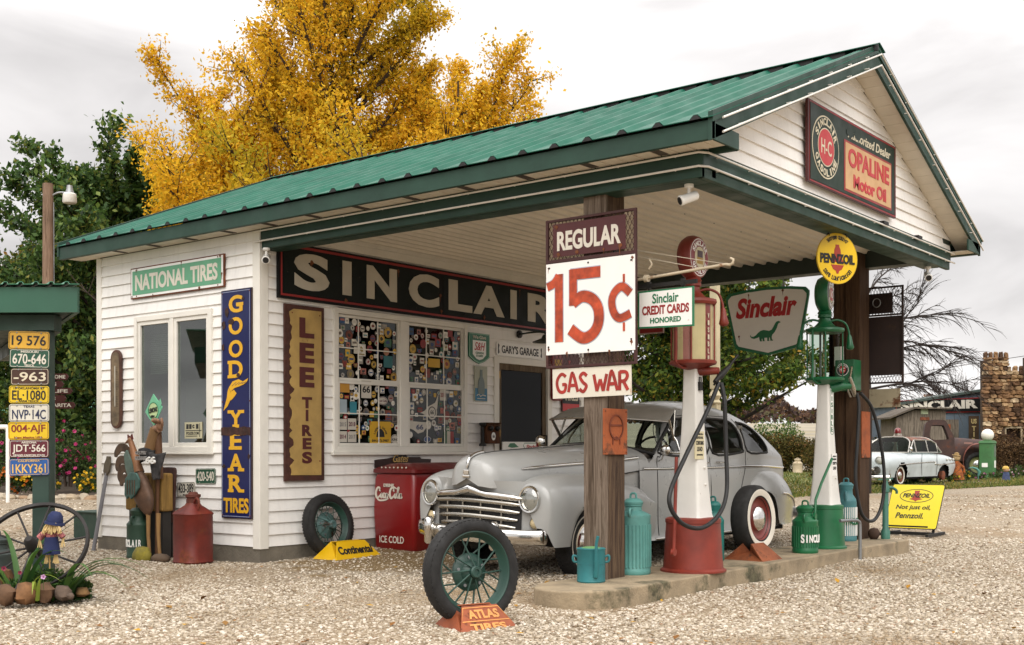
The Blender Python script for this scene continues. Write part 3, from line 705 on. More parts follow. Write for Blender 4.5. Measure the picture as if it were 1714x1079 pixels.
for ch, z in (('G', 2.574), ('O', 2.355), ('O', 2.126), ('D', 1.922), ('Y', 1.425), ('E', 1.205), ('A', .989), ('R', .779)):
    put_text(mb, ch, SW, -.312, z, .215 if ch != 'E' else .18, .175, bold=.03, d0=.0265, d1=.030); slab(mb, ch, -.312, z, .215 if ch != 'E' else .18, .175, SW, .0266, .0302)
put_text(mb, 'TIRES', SW, -.312, .56, .39, .15, bold=.03, d0=.0265, d1=.030)
mb.build('lettering', yellow_l, t, fix=False)
# winged foot emblem
mb = MB()
foot = [(-.50, 1.505), (-.485, 1.50), (-.44, 1.545), (-.395, 1.60), (-.385, 1.66), (-.395, 1.70), (-.33, 1.735), (-.27, 1.742), (-.20, 1.752), (-.125, 1.80), (-.13, 1.78), (-.155, 1.765), (-.14, 1.762), (-.165, 1.745), (-.155, 1.738), (-.185, 1.725), (-.18, 1.715), (-.22, 1.705), (-.25, 1.69), (-.30, 1.665)]
wing = [(-.36, 1.80), (-.27, 1.82), (-.2, 1.795), (-.12, 1.825), (-.14, 1.79), (-.19, 1.765), (-.27, 1.745), (-.33, 1.735), (-.39, 1.70), (-.42, 1.74)]
sole = [(-.505, 1.51), (-.44, 1.555), (-.40, 1.61), (-.39, 1.67), (-.40, 1.705), (-.425, 1.735), (-.44, 1.70), (-.45, 1.64), (-.475, 1.58)]
mb.prism(sole, SW, .0265, .030); mb.prism(wing, SW, .0265, .0304); mb.prism([(-.39, 1.70), (-.34, 1.715), (-.30, 1.68), (-.33, 1.65), (-.37, 1.62), (-.40, 1.61)], SW, .0265, .0298)
mb.build('emblem', yellow_l, t)
mb = MB()
for a in range(4): mb.ribbon([(-.37+.05*a, 1.755+.006*a), (-.30+.05*a, 1.79)], .004, SW, .0305, .0312)
mb.build('feather_line', navy, t)
mb = MB(); rr = random.Random(3)
def blotch(mb, cx, cy, rx, ry, fr, d0, d1, seed):
    q = random.Random(seed); mb.prism([(cx+rx*(.7+.4*q.random())*math.cos(2*PI*i/18), cy+ry*(.7+.4*q.random())*math.sin(2*PI*i/18)) for i in range(18)], fr, d0, d1)
band = [(-.54+.454*i/9, 1.335+.02*rr.random()) for i in range(10)]+[(-.086-.454*i/9, 1.275-.02*rr.random()) for i in range(10)]
mb.prism(band, SW, .027, .0312)
for i, (x, z, a, b) in enumerate(((-.45, 2.50, .03, .05), (-.38, 2.40, .05, .035), (-.50, 2.37, .03, .05), (-.27, 1.86, .03, .025), (-.51, 2.15, .02, .04), (-.2, 2.62, .02, .015), (-.5, .95, .025, .02), (-.11, 1.05, .018, .03), (-.4, 1.30, .09, .045), (-.22, 1.30, .08, .05))): blotch(mb, x, z, a, b, SW, .027, .0308+.0002*i, i)
mb.build('rust_patch', mat('enamel_rust', '#3a2018', .85, var=.4, vscale=14), t)
screws(t, SW, [(-.52, .46), (-.1, .46), (-.52, 2.69), (-.1, 2.69), (-.52, 1.6), (-.1, 1.6)], .026)
# big black roof-line sign
t = thing('enamel_sign', 'long black SINCLAIR sign with red border across the front wall', 'sign', (0, 2.8, 2.65))
th = mat('sign_dark_green', '#0e1512', .55, spec=.2, var=.25, vscale=2)
for a, b in ((.19, 2.62), (2.622, 5.30)):
    panel(t, sign_black, FRW, rect(a, b, 2.635, 3.20), 0, .035, 'panel')
panel(t, th, FRW, rect(.255, 2.58, 2.70, 3.14), .036, .038, 'field'); panel(t, th, FRW, rect(2.66, 5.24, 2.70, 3.14), .036, .038, 'field')
mb = MB()
for a, b, c, d in ((.215, 5.28, 2.66, 2.682), (.215, 5.28, 3.155, 3.18), (.215, .235, 2.682, 3.155), (5.26, 5.28, 2.682, 3.155)): mb.prism(rect(a, b, c, d), FRW, .036, .0385)
mb.build('border', sign_red, t)
mb = MB()
for ch, a, b in zip('SINCLAIR', (.386, 1.053, 1.41, 2.071, 2.748, 3.197, 3.915, 4.271), (.866, 1.184, 1.878, 2.581, 3.175, 3.795, 4.041, 4.838)):
    put_text(mb, ch, FRW, (a+b)/2, 2.93, b-a, .36 if ch not in 'SC' else .375, bold=.045, d0=.0385, d1=.043)
mb.build('lettering', mat('aged_white', '#bdb6a6', .6, var=.08, rust=('#4b443c', .05, 9)), t, fix=False)
screws(t, FRW, [(.3, 2.9), (1.02, 3.03), (1.3, 2.96), (2.2, 2.72), (2.65, 3.1), (3.05, 2.72)], .0386, steel_dark)
stains(t, FRW, [(.62, 3.03), (1.9, 3.1), (2.6, 2.9), (3.4, 2.72), (4.1, 3.12), (1.1, 2.69), (2.62, 2.72), (4.9, 2.7)], .0436, 1.3, 2)
# LEE TIRES
t = thing('tin_sign', 'tall rusty ochre LEE TIRES sign beside the sticker window', 'sign', (0, .54, .8))
ochre = mat('ochre_paint', '#ab8c50', .5, var=.14, vscale=5, rust=('#4a2414', .07, 6)); brown_rust = mat('brown_rust', '#43231a', .8, var=.3, vscale=8)
panel(t, brown_rust, FRW, rect(.278, .806, .80, 2.585), 0, .025, 'frame')
rr = random.Random(5); z = .86; edge = []
while z < 2.54: edge.append((.335+.04*rr.random()**2+(.03 if rr.random() < .2 else 0), z)); z += .03
panel(t, ochre, FRW, [(.762, .855), (.765, 2.545)]+[(x, zz) for x, zz in reversed(edge)], .0255, .029)
mb = MB()
for ch, z, w_, h_ in (('L', 2.359, .2, .205), ('E', 2.103, .2, .205), ('E', 1.856, .2, .205), ('T', 1.597, .135, .115), ('I', 1.466, .035, .115), ('R', 1.313, .135, .115), ('E', 1.179, .12, .115), ('S', 1.036, .135, .12)):
    put_text(mb, ch, FRW, .565 if ch != 'S' or True else 0, z, w_, h_, bold=.05, d0=.0292, d1=.032)
mb.build('lettering', mat('lee_red', '#4d1a17', .6, var=.2), t, fix=False)
screws(t, FRW, [(.74, 1.0), (.37, 2.5), (.74, 2.5)], .0292)
# shield sign, bottle sign, garage street sign
t = thing('shield_sign', 'green We Give shield sign with white S&H crest', 'sign', (0, 3.34, 2.15))
sh = lambda k, dz=0: [(3.34-.195*k, 2.35+.172*k), (3.34+.195*k, 2.35+.172*k), (3.34+.195*k, 2.35-.11*k), (3.34+.1*k, 2.35-.165*k), (3.34, 2.35-.197*k), (3.34-.1*k, 2.35-.165*k), (3.34-.195*k, 2.35-.11*k)]
panel(t, mat('stamp_green', '#1d6a4e', .4, var=.06), FRW, sh(1), 0, .014)
panel(t, enamel, FRW, [(3.215, 2.435), (3.465, 2.435), (3.465, 2.265), (3.40, 2.215), (3.34, 2.20), (3.28, 2.215), (3.215, 2.265)], .0145, .017, 'crest')
outline(t, mat('stamp_pale', '#9fc4a8', .5), FRW, sh(.95), .008, .0145, .016)
text(t, letter_white, 'We Give', FRW, 3.34, 2.475, .25, .042, bold=.02, d0=.0145, d1=.017)
text(t, bright_red, 'S&H', FRW, 3.345, 2.365, .2, .1, bold=.01, shear=.35, d0=.0172, d1=.019)
mb = MB(); put_text(mb, 'GREEN', FRW, 3.34, 2.285, .15, .026, bold=.03, d0=.0172, d1=.019); put_text(mb, 'STAMPS', FRW, 3.34, 2.25, .13, .026, bold=.03, d0=.0172, d1=.019); mb.build('lettering', mat('stamp_grey', '#4f7a64', .5), t, fix=False)
t = thing('tin_sign', 'narrow tin sign with a grey bottle over a blue block', 'sign', (0, 3.375, 1.7))
panel(t, mat('pale_tin', '#a9ab98', .5, var=.12, rust=('#6b5a42', .15, 6)), FRW, rect(3.255, 3.493, 1.703, 2.125), 0, .012); panel(t, mat('tin_blue', '#1f6f92', .45, var=.15), FRW, rect(3.262, 3.486, 1.71, 1.86), .0125, .014, 'blue_block')
bt = [(.055, 1.79), (.062, 1.83), (.06, 1.92), (.045, 1.965), (.022, 2.0), (.02, 2.06), (.024, 2.085)]
panel(t, mat('bottle_grey', '#5f6f6c', .4, var=.2), FRW, [(3.374+x, z) for x, z in bt]+[(3.374-x, z) for x, z in reversed(bt)], .0145, .018, 'bottle_picture')
mb = MB(); mb.ribbon([(3.29, 1.77), (3.33, 1.79), (3.36, 1.76), (3.40, 1.78), (3.46, 1.77)], .012, FRW, .0145, .016); mb.ribbon([(3.30, 1.735), (3.45, 1.735)], .008, FRW, .0145, .016); mb.build('lettering', letter_white, t)
t = thing('street_sign', "white GARY'S GARAGE plate above the door", 'sign', (0, 4.15, 2.36))
panel(t, enamel, FRW, rrect(3.68, 4.63, 2.283, 2.447, .02), 0, .012); text(t, ink, "GARY'S GARAGE", FRW, 4.155, 2.365, .76, .10, bold=.02, d0=.0125, d1=.0145)
mb = MB()
for s, x in ((1, 3.705), (-1, 4.605)): mb.prism([(x, 2.30), (x, 2.43), (x+s*.025, 2.41), (x+s*.012, 2.365), (x+s*.025, 2.32)], FRW, .0125, .0145)
mb.build('border', ink, t)
# small white sign leaning at the door and the red and black signs beyond it
DF = Fr((.05, 0, 0), (0,1,0)); t = thing('tin_sign', 'small white Sinclair sign with a green cap drawing at the door foot', 'sign', (.05, 4.17, .95))
panel(t, enamel, DF, rect(3.755, 4.584, .93, 1.215), 0, .012); outline(t, sign_green, DF, [(4.2, 1.20), (4.52, 1.20), (4.545, 1.17), (4.45, 1.04), (4.36, .99), (4.27, 1.04), (4.175, 1.17)], .008, .0125, .014)
text(t, bright_red, 'Sinclair', DF, 4.36, 1.155, .25, .05, bold=.03, shear=.25, d0=.0125, d1=.0145)
DINO = [(0, .30), (.03, .26), (.10, .25), (.18, .29), (.25, .36), (.34, .42), (.44, .44), (.54, .42), (.62, .40), (.70, .43), (.76, .52), (.81, .61), (.85, .66), (.92, .68), (.97, .66), (.985, .63), (.93, .62), (.90, .58), (.87, .48), (.80, .36), (.72, .28), (.70, .22), (.71, .14), (.745, .12), (.74, .10), (.66, .10), (.645, .18), (.62, .22), (.61, .14), (.63, .10), (.56, .10), (.555, .20), (.46, .20), (.46, .13), (.48, .10), (.41, .10), (.395, .19), (.37, .16), (.375, .12), (.39, .10), (.32, .10), (.30, .16), (.29, .24), (.22, .21), (.12, .19), (.04, .21), (-.01, .27), (-.01, .31)]
panel(t, sign_green, DF, [(4.305+.12*x, 1.02+.12*y) for x, y in DINO], .0125, .0145, 'emblem')
mb = MB(); mb.prism([(3.86, 1.155), (3.90, 1.195), (3.99, 1.20), (4.05, 1.165), (4.08, 1.15), (3.94, 1.14)], DF, .0125, .0145); mb.ribbon([(3.92, 1.13), (3.915, 1.06), (3.95, 1.02), (4.0, 1.02), (4.03, 1.06), (4.035, 1.13)], .007, DF, .0125, .0142); mb.ribbon([(3.95, 1.05), (4.0, 1.045)], .005, DF, .0125, .0142); mb.ribbon([(3.80, 1.01), (3.86, .99), (3.9, 1.0)], .012, DF, .0125, .0142); mb.build('cap_picture', sign_green, t)
t = thing('tin_sign', 'dark maroon TIRES sign with a red foot on the wall right of the door', 'sign', (0, 5.25, 1.62))
panel(t, maroon, FRW, rect(5.05, 5.45, 1.62, 2.40), 0, .02); panel(t, ink, FRW, rect(5.06, 5.44, 1.73, 1.93), .0205, .022, 'black_band'); panel(t, bright_red, FRW, rect(5.06, 5.44, 1.63, 1.728), .0205, .022, 'red_band')
text(t, cream, 'TIRES', FRW, 5.25, 1.83, .32, .12, bold=.03, d0=.0222, d1=.024); text(t, sign_red, 'L', FRW, 5.25, 2.22, .12, .17, bold=.04, d0=.0205, d1=.0225)
t = thing('tin_sign', 'red round-footed sign with a yellow field right of the door', 'sign', (.02, 4.9, 1.77))
panel(t, mat('crimson', '#7a1a1c', .4, var=.1), FRW, rrect(4.80, 5.03, 1.76, 2.40, .06), .0, .05, bevel=.01); panel(t, mat('sign_yellow', '#b48f32', .5), FRW, rect(4.84, 4.99, 1.85, 2.3), .0505, .053, 'field')

# thermometer, licence plates on the wall
t = thing('wall_thermometer', 'long brown rusted thermometer on the side wall', 'thermometer', (-2.39, 0, 1.36))
tb = lambda k: [(-2.39+.1*k*math.cos(R(a)), 2.13+.1*k*math.sin(R(a))) for a in range(0, 181, 15)]+[(-2.39+.1*k*math.cos(R(a)), 1.455+.1*k*math.sin(R(a))) for a in range(180, 361, 15)]
panel(t, mat('thermo_brown', '#4a2a1c', .5, var=.35, vscale=6, rust=('#6b4a30', .2, 6)), SW, tb(1), 0, .03, bevel=.008); panel(t, mat('thermo_face', '#6d5c44', .55, var=.4, vscale=9), SW, tb(.72), .0305, .033, 'face')
mb = MB(); mb.ribbon([(-2.39, 1.6), (-2.39, 2.05)], .012, SW, .0335, .04); mb.build('tube', mat('thermo_tube', '#b7b2a4', .2), t)
mb = MB()
for i in range(24): mb.ribbon([(-2.37, 1.6+i*.0185), (-2.345 if i % 4 else -2.335, 1.6+i*.0185)], .004, SW, .0335, .0345)
mb.build('scale', ink, t)
def plate(parent_fr, cx, cy, w, h, base, fg, big, label, small=None, below=None, rot=0, cat='licence plate', group=None, cw=.84, mid=None, cname='licence_plate', fs=.52, tilt=0):
    u = parent_fr.u*math.cos(tilt)+parent_fr.v*math.sin(tilt); v = parent_fr.v*math.cos(tilt)-parent_fr.u*math.sin(tilt)
    fr = Fr(parent_fr.p(cx, cy, 0), u, v); t = thing(cname, label, cat, tuple(fr.o), group=group)
    panel(t, base, fr, rrect(-w/2, w/2, -h/2, h/2, .018), 0, .004); outline(t, fg, fr, rrect(-w/2+.007, w/2-.007, -h/2+.007, h/2-.007, .014), .003, .0042, .0055, 'border')
    text(t, fg, big, fr, 0, -.004 if below and small else (-.012 if small else (.010 if below else 0)), w*cw, h*fs, bold=.012, d0=.0042, d1=.007)
    if small: text(t, fg, small, fr, 0, h*.36, w*min(.86, .055*len(small)), h*.12, bold=.02, d0=.0042, d1=.006, name='small_lettering')
    if below: text(t, fg, below, fr, 0, -h*.375, w*min(.8, .05*len(below)), h*.11, bold=.02, d0=.0042, d1=.006, name='small_lettering')
    mb = MB()
    for x in (-w*.3, w*.3):
        for y in (-h*.42, h*.42): mb.lathe([(.006, .0), (.006, .004), (.003, .006)], fr.p(x, y, .004), fr.n, 8)
    mb.build('bolt', galv, t); return t
plate_green = mat('plate_green', '#1d4a36', .45, var=.1); plate_white = mat('plate_white', '#c9c4b6', .5, var=.1, rust=('#7a5d40', .08, 14))
plate(SW, -.83, .845, .325, .16, plate_green, letter_white, '420-540', 'small green 420-540 licence plate on the side wall', fs=.6, tilt=R(1))
plate(SW, -1.155, .705, .305, .15, plate_white, ink, '433-389', 'small white 433-389 licence plate above the red can', below='MO 1954', fs=.62, tilt=R(2))
# decal in the side window
wfz = wf
mb = MB(); mb.box(-1.193, -.90, -.014, -.0095, 1.235, 1.405); dc = mb.build('sticker', mat('decal_cream', '#b9b394', .5), wf); dc['label'] = 'cream two line sticker on the casement pane'
DCF = Fr((0, -.0142, 0), (1,0,0)); mb = MB()
for x in (-1.165, -1.115, -1.0): mb.prism(rect(x, x+.04, 1.335, 1.385), DCF, 0, .001)
put_text(mb, 'c', DCF, -1.045, 1.36, .035, .04, bold=.05, d0=0, d1=.001); mb.ribbon([(-1.18, 1.318), (-.91, 1.318)], .008, DCF, 0, .001); put_text(mb, 'POLIZE.COM', DCF, -1.06, 1.29, .21, .03, bold=.04, d0=0, d1=.001); mb.ribbon([(-.94, 1.25), (-.94, 1.39)], .008, DCF, 0, .001); mb.ribbon([(-1.17, 1.26), (-.98, 1.26)], .008, DCF, 0, .001)
mb.build('sticker', ink, wf, fix=False)

# gooseneck lamp over the door, old wall telephone
t = thing('gooseneck_lamp', 'dark green gooseneck lamp above the door', 'lamp', (.02, 4.14, 2.57))
mb = MB(); mb.lathe([(.05, 0), (.05, .02), (.02, .03)], (.022, 4.14, 2.575), XP, 14); mb.build('wall_plate', steel_dark, t, smooth=40)
mb = MB(); mb.tube(smooth_path([(.03, 4.14, 2.575), (.18, 4.15, 2.585), (.34, 4.15, 2.585), (.42, 4.15, 2.565), (.44, 4.15, 2.53)]), .011); mb.build('arm', mat('lamp_green', '#22312a', .4), t, smooth=60)
mb = MB(); mb.lathe([(.03, .045), (.045, .03), (.06, .0), (.17, -.045), (.172, -.052), (.05, -.01), (.02, .03)], (.44, 4.15, 2.50), n=24, caps=False); mb.build('lamp_shade', mat('lamp_green', '#22312a', .4), t, smooth=40)
t = thing('wall_telephone', 'old wooden wall telephone with black receiver beside the door', 'telephone', (.02, 3.5, 1.17))
mb = MB(); mb.box(.024, .13, 3.37, 3.62, 1.19, 1.43); mb.box(.024, .15, 3.36, 3.63, 1.43, 1.445); mb.build('case', wood('phone_wood', '#43291a', '#5f3c26', (6, 6, 1)), t, bevel=.006)
mb = MB(); mb.ball((.15, 3.42, 1.375), .034, n=12); mb.ball((.15, 3.55, 1.375), .034, n=12); mb.build('bell', steel_dark, t, smooth=60)
mb = MB(); mb.tube([(.09, 3.335, 1.20), (.09, 3.335, 1.40)], .02); mb.lathe([(.02, 0), (.045, .03), (.045, .05)], (.09, 3.335, 1.39), n=14); mb.lathe([(.045, 0), (.045, .02), (.02, .05)], (.09, 3.335, 1.16), n=14); mb.build('receiver', black, t, smooth=50)
mb = MB(); mb.lathe([(.05, 0), (.05, .004)], (.131, 3.49, 1.28), XP, 18, sx=.75); mb.build('number_disc', enamel, t)
text(t, ink, '66', Fr((.1365, 0, 0), YP), 3.49, 1.28, .04, .04, bold=.03, d0=0, d1=.001)
mb = MB(); mb.tube(smooth_path([(.03, 3.42, 1.19), (.035, 3.40, 1.0), (.03, 3.44, .8)]), .004); mb.build('cord', black, t)

# window stickers (parts of the sash window)
rr = random.Random(21)
pal = ['#cfcac0', '#dad6cc', '#8c2a2a', '#2b4f7a', '#b48a2e', '#3c6a4a', '#6d6259', '#9a9489', '#c9a23c', '#3f7f86', '#7a3b2a', '#454a52', '#a8685a', '#d0cabc']
pm = [mat('sticker_%s' % ('tone' if False else c[1:]), c, .5, var=.25, vscale=25) for c in pal]
deco = [mat('sticker_mark_%s' % c[1:], c, .5, var=0) for c in ('#23201f', '#7e1f22', '#29406e', '#c9c3b6', '#8a7a3a')]
SF = lambda d: Fr((d, 0, 0), (0,1,0))
cells = []
NST = 0
def sticker(y, z, kind, w_, h_, m, dm_, d):
    global NST
    f = SF(d); mb = MB()
    if kind == 'o': mb.prism(disc(y, z, w_/2, h_/2, 18), f, 0, .0012)
    elif kind == 's': mb.prism([(y-w_/2, z+h_/2), (y, z+h_/2*.85), (y+w_/2, z+h_/2), (y+w_/2, z-h_*.1), (y, z-h_/2), (y-w_/2, z-h_*.1)], f, 0, .0012)
    else: mb.prism(rect(y-w_/2, y+w_/2, z-h_/2, z+h_/2), f, 0, .0012)
    mb.m = 1
    q = rr.random()
    if isinstance(dm_, str): pass
    elif kind == 'o':
        mb.ribbon(disc(y, z, w_/2*.82, h_/2*.82, 16), .004, f, .0013, .0018, closed=True)
        if q < .5: mb.prism([(y+w_*.28*(.5+.6*rr.random())*math.cos(2*PI*i/9), z+h_*.28*(.5+.6*rr.random())*math.sin(2*PI*i/9)) for i in range(9)], f, .0013, .0018)
        else: mb.prism(rect(y-w_*.3, y+w_*.3, z-h_*.1, z+h_*.1), f, .0013, .0018)
    else:
        mb.prism([(y+w_*.33*(.5+.6*rr.random())*math.cos(2*PI*i/10), z+h_*.06+h_*.3*(.5+.5*rr.random())*math.sin(2*PI*i/10)) for i in range(10)], f, .0013, .0018)
        mb.ribbon([(y-w_*.36, z-h_*.36), (y+w_*.36, z-h_*.36)], h_*.1, f, .0013, .0018)
    NST += 1
    return mb.build('sticker', [m, dm_ if not isinstance(dm_, str) else deco[0]], wf2)
D_UP, D_LO = .0012, .0132
placed = []
def free(y, z, r):
    if any((y-a)**2+(z-b)**2 < (r+c)**2*.78 for a, b, c in placed): return False
    placed.append((y, z, r)); return True
# named ones first: the yellow sheet, the year stickers, KING, the winged badge, the blue oval
def rs(y, z, w_, h_, m, txt=None, tm=None, kind='r', d=D_LO, th=.4, lab=None):
    placed.append((y, z, max(w_, h_)/2)); f = SF(d+.0002); mb = MB()
    mb.prism(rect(y-w_/2, y+w_/2, z-h_/2, z+h_/2) if kind == 'r' else disc(y, z, w_/2, h_/2, 22), f, 0, .0014); mb.m = 1
    if kind == 'o': mb.ribbon(disc(y, z, w_*.43, h_*.43, 22), .005, f, .0015, .002, closed=True)
    if txt: put_text(mb, txt, f, y, z, w_*.78, h_*th, bold=.03, d0=.0015, d1=.0021)
    o = mb.build('sticker', [m, tm or deco[0]], wf2, fix=False)
    if lab: o['label'] = lab
    global NST; NST += 1
st_y = mat('sticker_yellow', '#c79a12', .5, var=.05); st_w = mat('sticker_white', '#c2bcb0', .5, var=.06)
ys = rs(1.665, 1.305, .33, .24, st_y, None, lab='big yellow sticker with an arch of letters')
f = SF(D_LO+.0002); mb = MB(); arc_text(mb, 'LANDMARK GARAGE', f, 1.665, 1.27, .095, 170, 10, .026, .016, bold=.04, d0=.0016, d1=.0024); mb.prism([(1.60, 1.255), (1.73, 1.255), (1.72, 1.31), (1.695, 1.335), (1.665, 1.35), (1.635, 1.335), (1.61, 1.31)], f, .0016, .0022); put_text(mb, '844-672-7997', f, 1.665, 1.215, .26, .03, bold=.03, d0=.0016, d1=.0024); mb.build('sticker', ink, wf2, fix=False)
rs(1.10, 1.385, .12, .115, st_w, '2015', mat('st_grey', '#7d7a78', .5)); rs(1.235, 1.39, .125, .12, st_w, '2018', mat('st_wine', '#5d1f33', .5)); rs(1.10, 1.255, .12, .115, st_w, '2014', mat('st_wine', '#5d1f33', .5)); rs(1.235, 1.255, .125, .115, st_w, '2017', mat('st_grey', '#7d7a78', .5))
rs(1.895, 1.23, .13, .115, st_w, 'KING', ink, 'o', th=.25); rs(2.43, 1.235, .13, .075, mat('st_blue', '#2b4a78', .4), None, letter_white, 'o'); rs(1.70, 1.655, .16, .09, st_w, 'Rust Cafe', mat('st_wine', '#5d1f33', .5), 'o', th=.28); rs(1.45, 1.77, .15, .19, st_w, '66', ink); rs(1.13, 1.78, .14, .11, mat('st_amber', '#b8842c', .5)); rs(1.08, 1.58, .16, .14, mat('st_sky', '#9fb0b8', .5)); rs(1.255, 1.56, .1, .14, mat('st_teal', '#2c7f8f', .5)); rs(2.70, 1.755, .11, .13, st_w, '2013', deco[1])
rs(2.56, 2.12, .2, .1, st_y, None, d=D_UP); rs(1.80, 2.09, .14, .13, mat('st_teal2', '#1f6468', .5), None, d=D_UP); rs(2.27, 1.30, .26, .0, st_w) if False else None
f = SF(D_LO+.0003); mb = MB(); mb.prism([(2.62, 1.76), (2.60, 1.60), (2.55, 1.50), (2.50, 1.475), (2.42, 1.50), (2.35, 1.53), (2.30, 1.535), (2.38, 1.56), (2.44, 1.61), (2.50, 1.635), (2.56, 1.66)], f, 0, .0014); mb.prism(disc(2.51, 1.55, .085, .085), f, .0003, .0016); mb.m = 1; mb.ribbon(disc(2.51, 1.55, .06, .06), .012, f, .0017, .0022, closed=True); put_text(mb, '66', f, 2.51, 1.55, .06, .05, bold=.03, d0=.0017, d1=.0023); mb.build('sticker', [st_w, ink], wf2, fix=False); placed.append((2.5, 1.6, .14))
f = SF(D_LO+.0003); mb = MB(); mb.prism([(2.13, 1.44), (2.40, 1.43), (2.42, 1.38), (2.36, 1.32), (2.27, 1.30), (2.2, 1.34), (2.12, 1.36)], f, 0, .0014); mb.m = 1; put_text(mb, '66', f, 2.3, 1.375, .12, .06, bold=.03, d0=.0016, d1=.0023); mb.build('sticker', [st_w, mat('st_navy', '#28365f', .5)], wf2, fix=False); placed.append((2.27, 1.37, .13))
for i, (c, y) in enumerate((('#2f5a3a', 2.74), ('#b9b2a4', 2.80), ('#8c2a2a', 2.86))): rs(y, 1.26, .058, .14, mat('st_flag%d' % i if False else 'flag_'+c[1:], c, .5))
tries = 0
NST0 = NST
while NST < 108 and tries < 9000:
    tries += 1
    left = rr.random() < .5; up = rr.random() < .42
    y = rr.uniform(1.07, 1.92) if left else rr.uniform(2.14, 3.0); z = rr.uniform(1.9, 2.5) if up else rr.uniform(1.21, 1.81)
    if up and z > 2.35 and rr.random() < .5: continue
    r = rr.choice((.03, .036, .042, .05, .056)); 
    if not free(y, z, r): continue
    k = rr.choice('ooorrs'); w_ = 2*r*rr.uniform(.8, 1.05); h_ = w_*(1 if k == 'o' else rr.uniform(.7, 1.15))
    sticker(y, z, k, w_, h_, rr.choice(pm[:2]+pm), rr.choice(deco), (D_UP if up else D_LO)+.0002*rr.random())

# the many smallest ones, one layer
mb = MB(); tries = 0; more = 0
while more < 140 and tries < 30000:
    tries += 1; left = rr.random() < .5; up = rr.random() < .45
    y = rr.uniform(1.07, 1.92) if left else rr.uniform(2.14, 3.0); z = rr.uniform(1.9, 2.5) if up else rr.uniform(1.21, 1.81); r = rr.choice((.024, .03, .036, .042))
    if not free(y, z, r): continue
    more += 1; f = SF((D_UP if up else D_LO)+.0002*rr.random()); mb.m = rr.choice((0, 1, 13, 0, 1, 7, 6, 2, 3, 5, 8)); k = rr.random(); w_ = r*rr.uniform(.85, 1.1); h_ = w_*rr.uniform(.6, 1.1)
    mb.prism(disc(y, z, w_, w_, 12) if k < .5 else rect(y-w_, y+w_, z-h_, z+h_), f, 0, .001); mb.m = rr.randrange(len(pm)); mb.prism(disc(y, z, w_*.55, w_*.4, 9) if k < .7 else rect(y-w_*.7, y+w_*.7, z-h_*.3, z+h_*.25), f, .0011, .0016)
o = mb.build('small_stickers', pm, wf2, fix=False); o['kind'] = 'stuff'

# ================================================================ GABLE SIGN, CAMERAS
t = thing('enamel_sign', 'wide dark green OPALINE Motor Oil sign on the gable', 'sign', (LC, 2.75, 3.37))
gd = mat('gable_green', '#1a2b21', .5, spec=.3, var=.2, vscale=2); panel(t, maroon, GBL, rect(1.724, 3.776, 3.368, 4.064), .02, .045, 'frame'); panel(t, gd, GBL, rect(1.765, 3.735, 3.395, 4.037), .0455, .049)
outline(t, sign_red, GBL, rect(1.75, 3.75, 3.382, 4.05), .012, .0455, .048)
panel(t, cream, GBL, disc(2.075, 3.715, .285, .27, 40), .0495, .052, 'roundel'); panel(t, gd, GBL, disc(2.075, 3.715, .272, .257, 40), .0523, .054, 'roundel_ring'); panel(t, cream, GBL, disc(2.075, 3.715, .175, .165, 32), .0543, .0555, 'roundel_line'); panel(t, bright_red, GBL, disc(2.075, 3.715, .165, .155, 32), .0558, .057, 'roundel_centre')
mb = MB(); put_text(mb, 'H-C', GBL, 2.075, 3.715, .22, .13, bold=.01, d0=.0572, d1=.059); arc_text(mb, 'SINCLAIR', GBL, 2.075, 3.715, .218, 160, 20, .062, .055, bold=.03, d0=.0542, d1=.057); arc_text(mb, 'GASOLINE', GBL, 2.075, 3.715, .218, 200, 340, .062, .055, bold=.03, inside=True, d0=.0542, d1=.057)
mb.build('lettering', cream, t, fix=False)
panel(t, sign_red, GBL, rect(2.48, 3.64, 3.42, 3.875), .0495, .0515, 'plaque_edge'); panel(t, mat('tan_paint', '#c29a6c', .5, var=.1, vscale=4), GBL, rect(2.505, 3.62, 3.44, 3.855), .052, .054, 'plaque')
mb = MB(); put_text(mb, 'OPALINE', GBL, 3.065, 3.735, 1.0, .17, bold=.03, d0=.0543, d1=.058)
for ch_x, s_ in ((2.72, 'Motor'), (3.32, 'Oil')): pass
put_text(mb, 'Motor Oil', GBL, 3.085, 3.535, .80, .125, bold=.035, d0=.0543, d1=.058); mb.build('lettering', bright_red, t, fix=False)
text(t, cream, 'Authorized Dealer', GBL, 3.09, 3.95, 1.05, .085, bold=.015, shear=.2, d0=.0495, d1=.052)
mb = MB()
for i, (x, z, a, b) in enumerate(((2.62, 3.955, .09, .045), (2.78, 3.965, .09, .04))): blotch(mb, x, z, a, b, GBL, .0522, .0526+.0002*i, 40+i)
mb.build('worn_patch', gd, t)
def camera_dev(loc, d, label):
    t = thing('security_camera', label, 'security camera', loc); d = Vec(d).normalized(); p = Vec(loc)
    mb = MB(); mb.lathe([(.035, 0), (.035, .02), (.015, .03)], p, (0,0,-1), 14); mb.tube([p-Vec((0,0,.02)), p-Vec((0,0,.07)), p-Vec((0,0,.085))+d*.02], .012); mb.build('bracket', enamel, t, smooth=40)
    q = p-Vec((0,0,.10)); mb = MB(); mb.lathe([(.03, -.07), (.036, -.06), (.036, .05), (.040, .055), (.040, .075), (.034, .078)], q, d, 16); mb.build('body', enamel, t, smooth=40)
    mb = MB(); mb.lathe([(.03, 0), (.03, .004)], q+d*.0785, d, 14); mb.build('lens', black, t)
camera_dev((4.72, .15, ZB0-.001), (-.55, -.75, -.35), 'white security camera under the canopy corner')
camera_dev((.12, -.02, ZB0-.001), (.6, -.6, -.35), 'white security camera at the office corner')
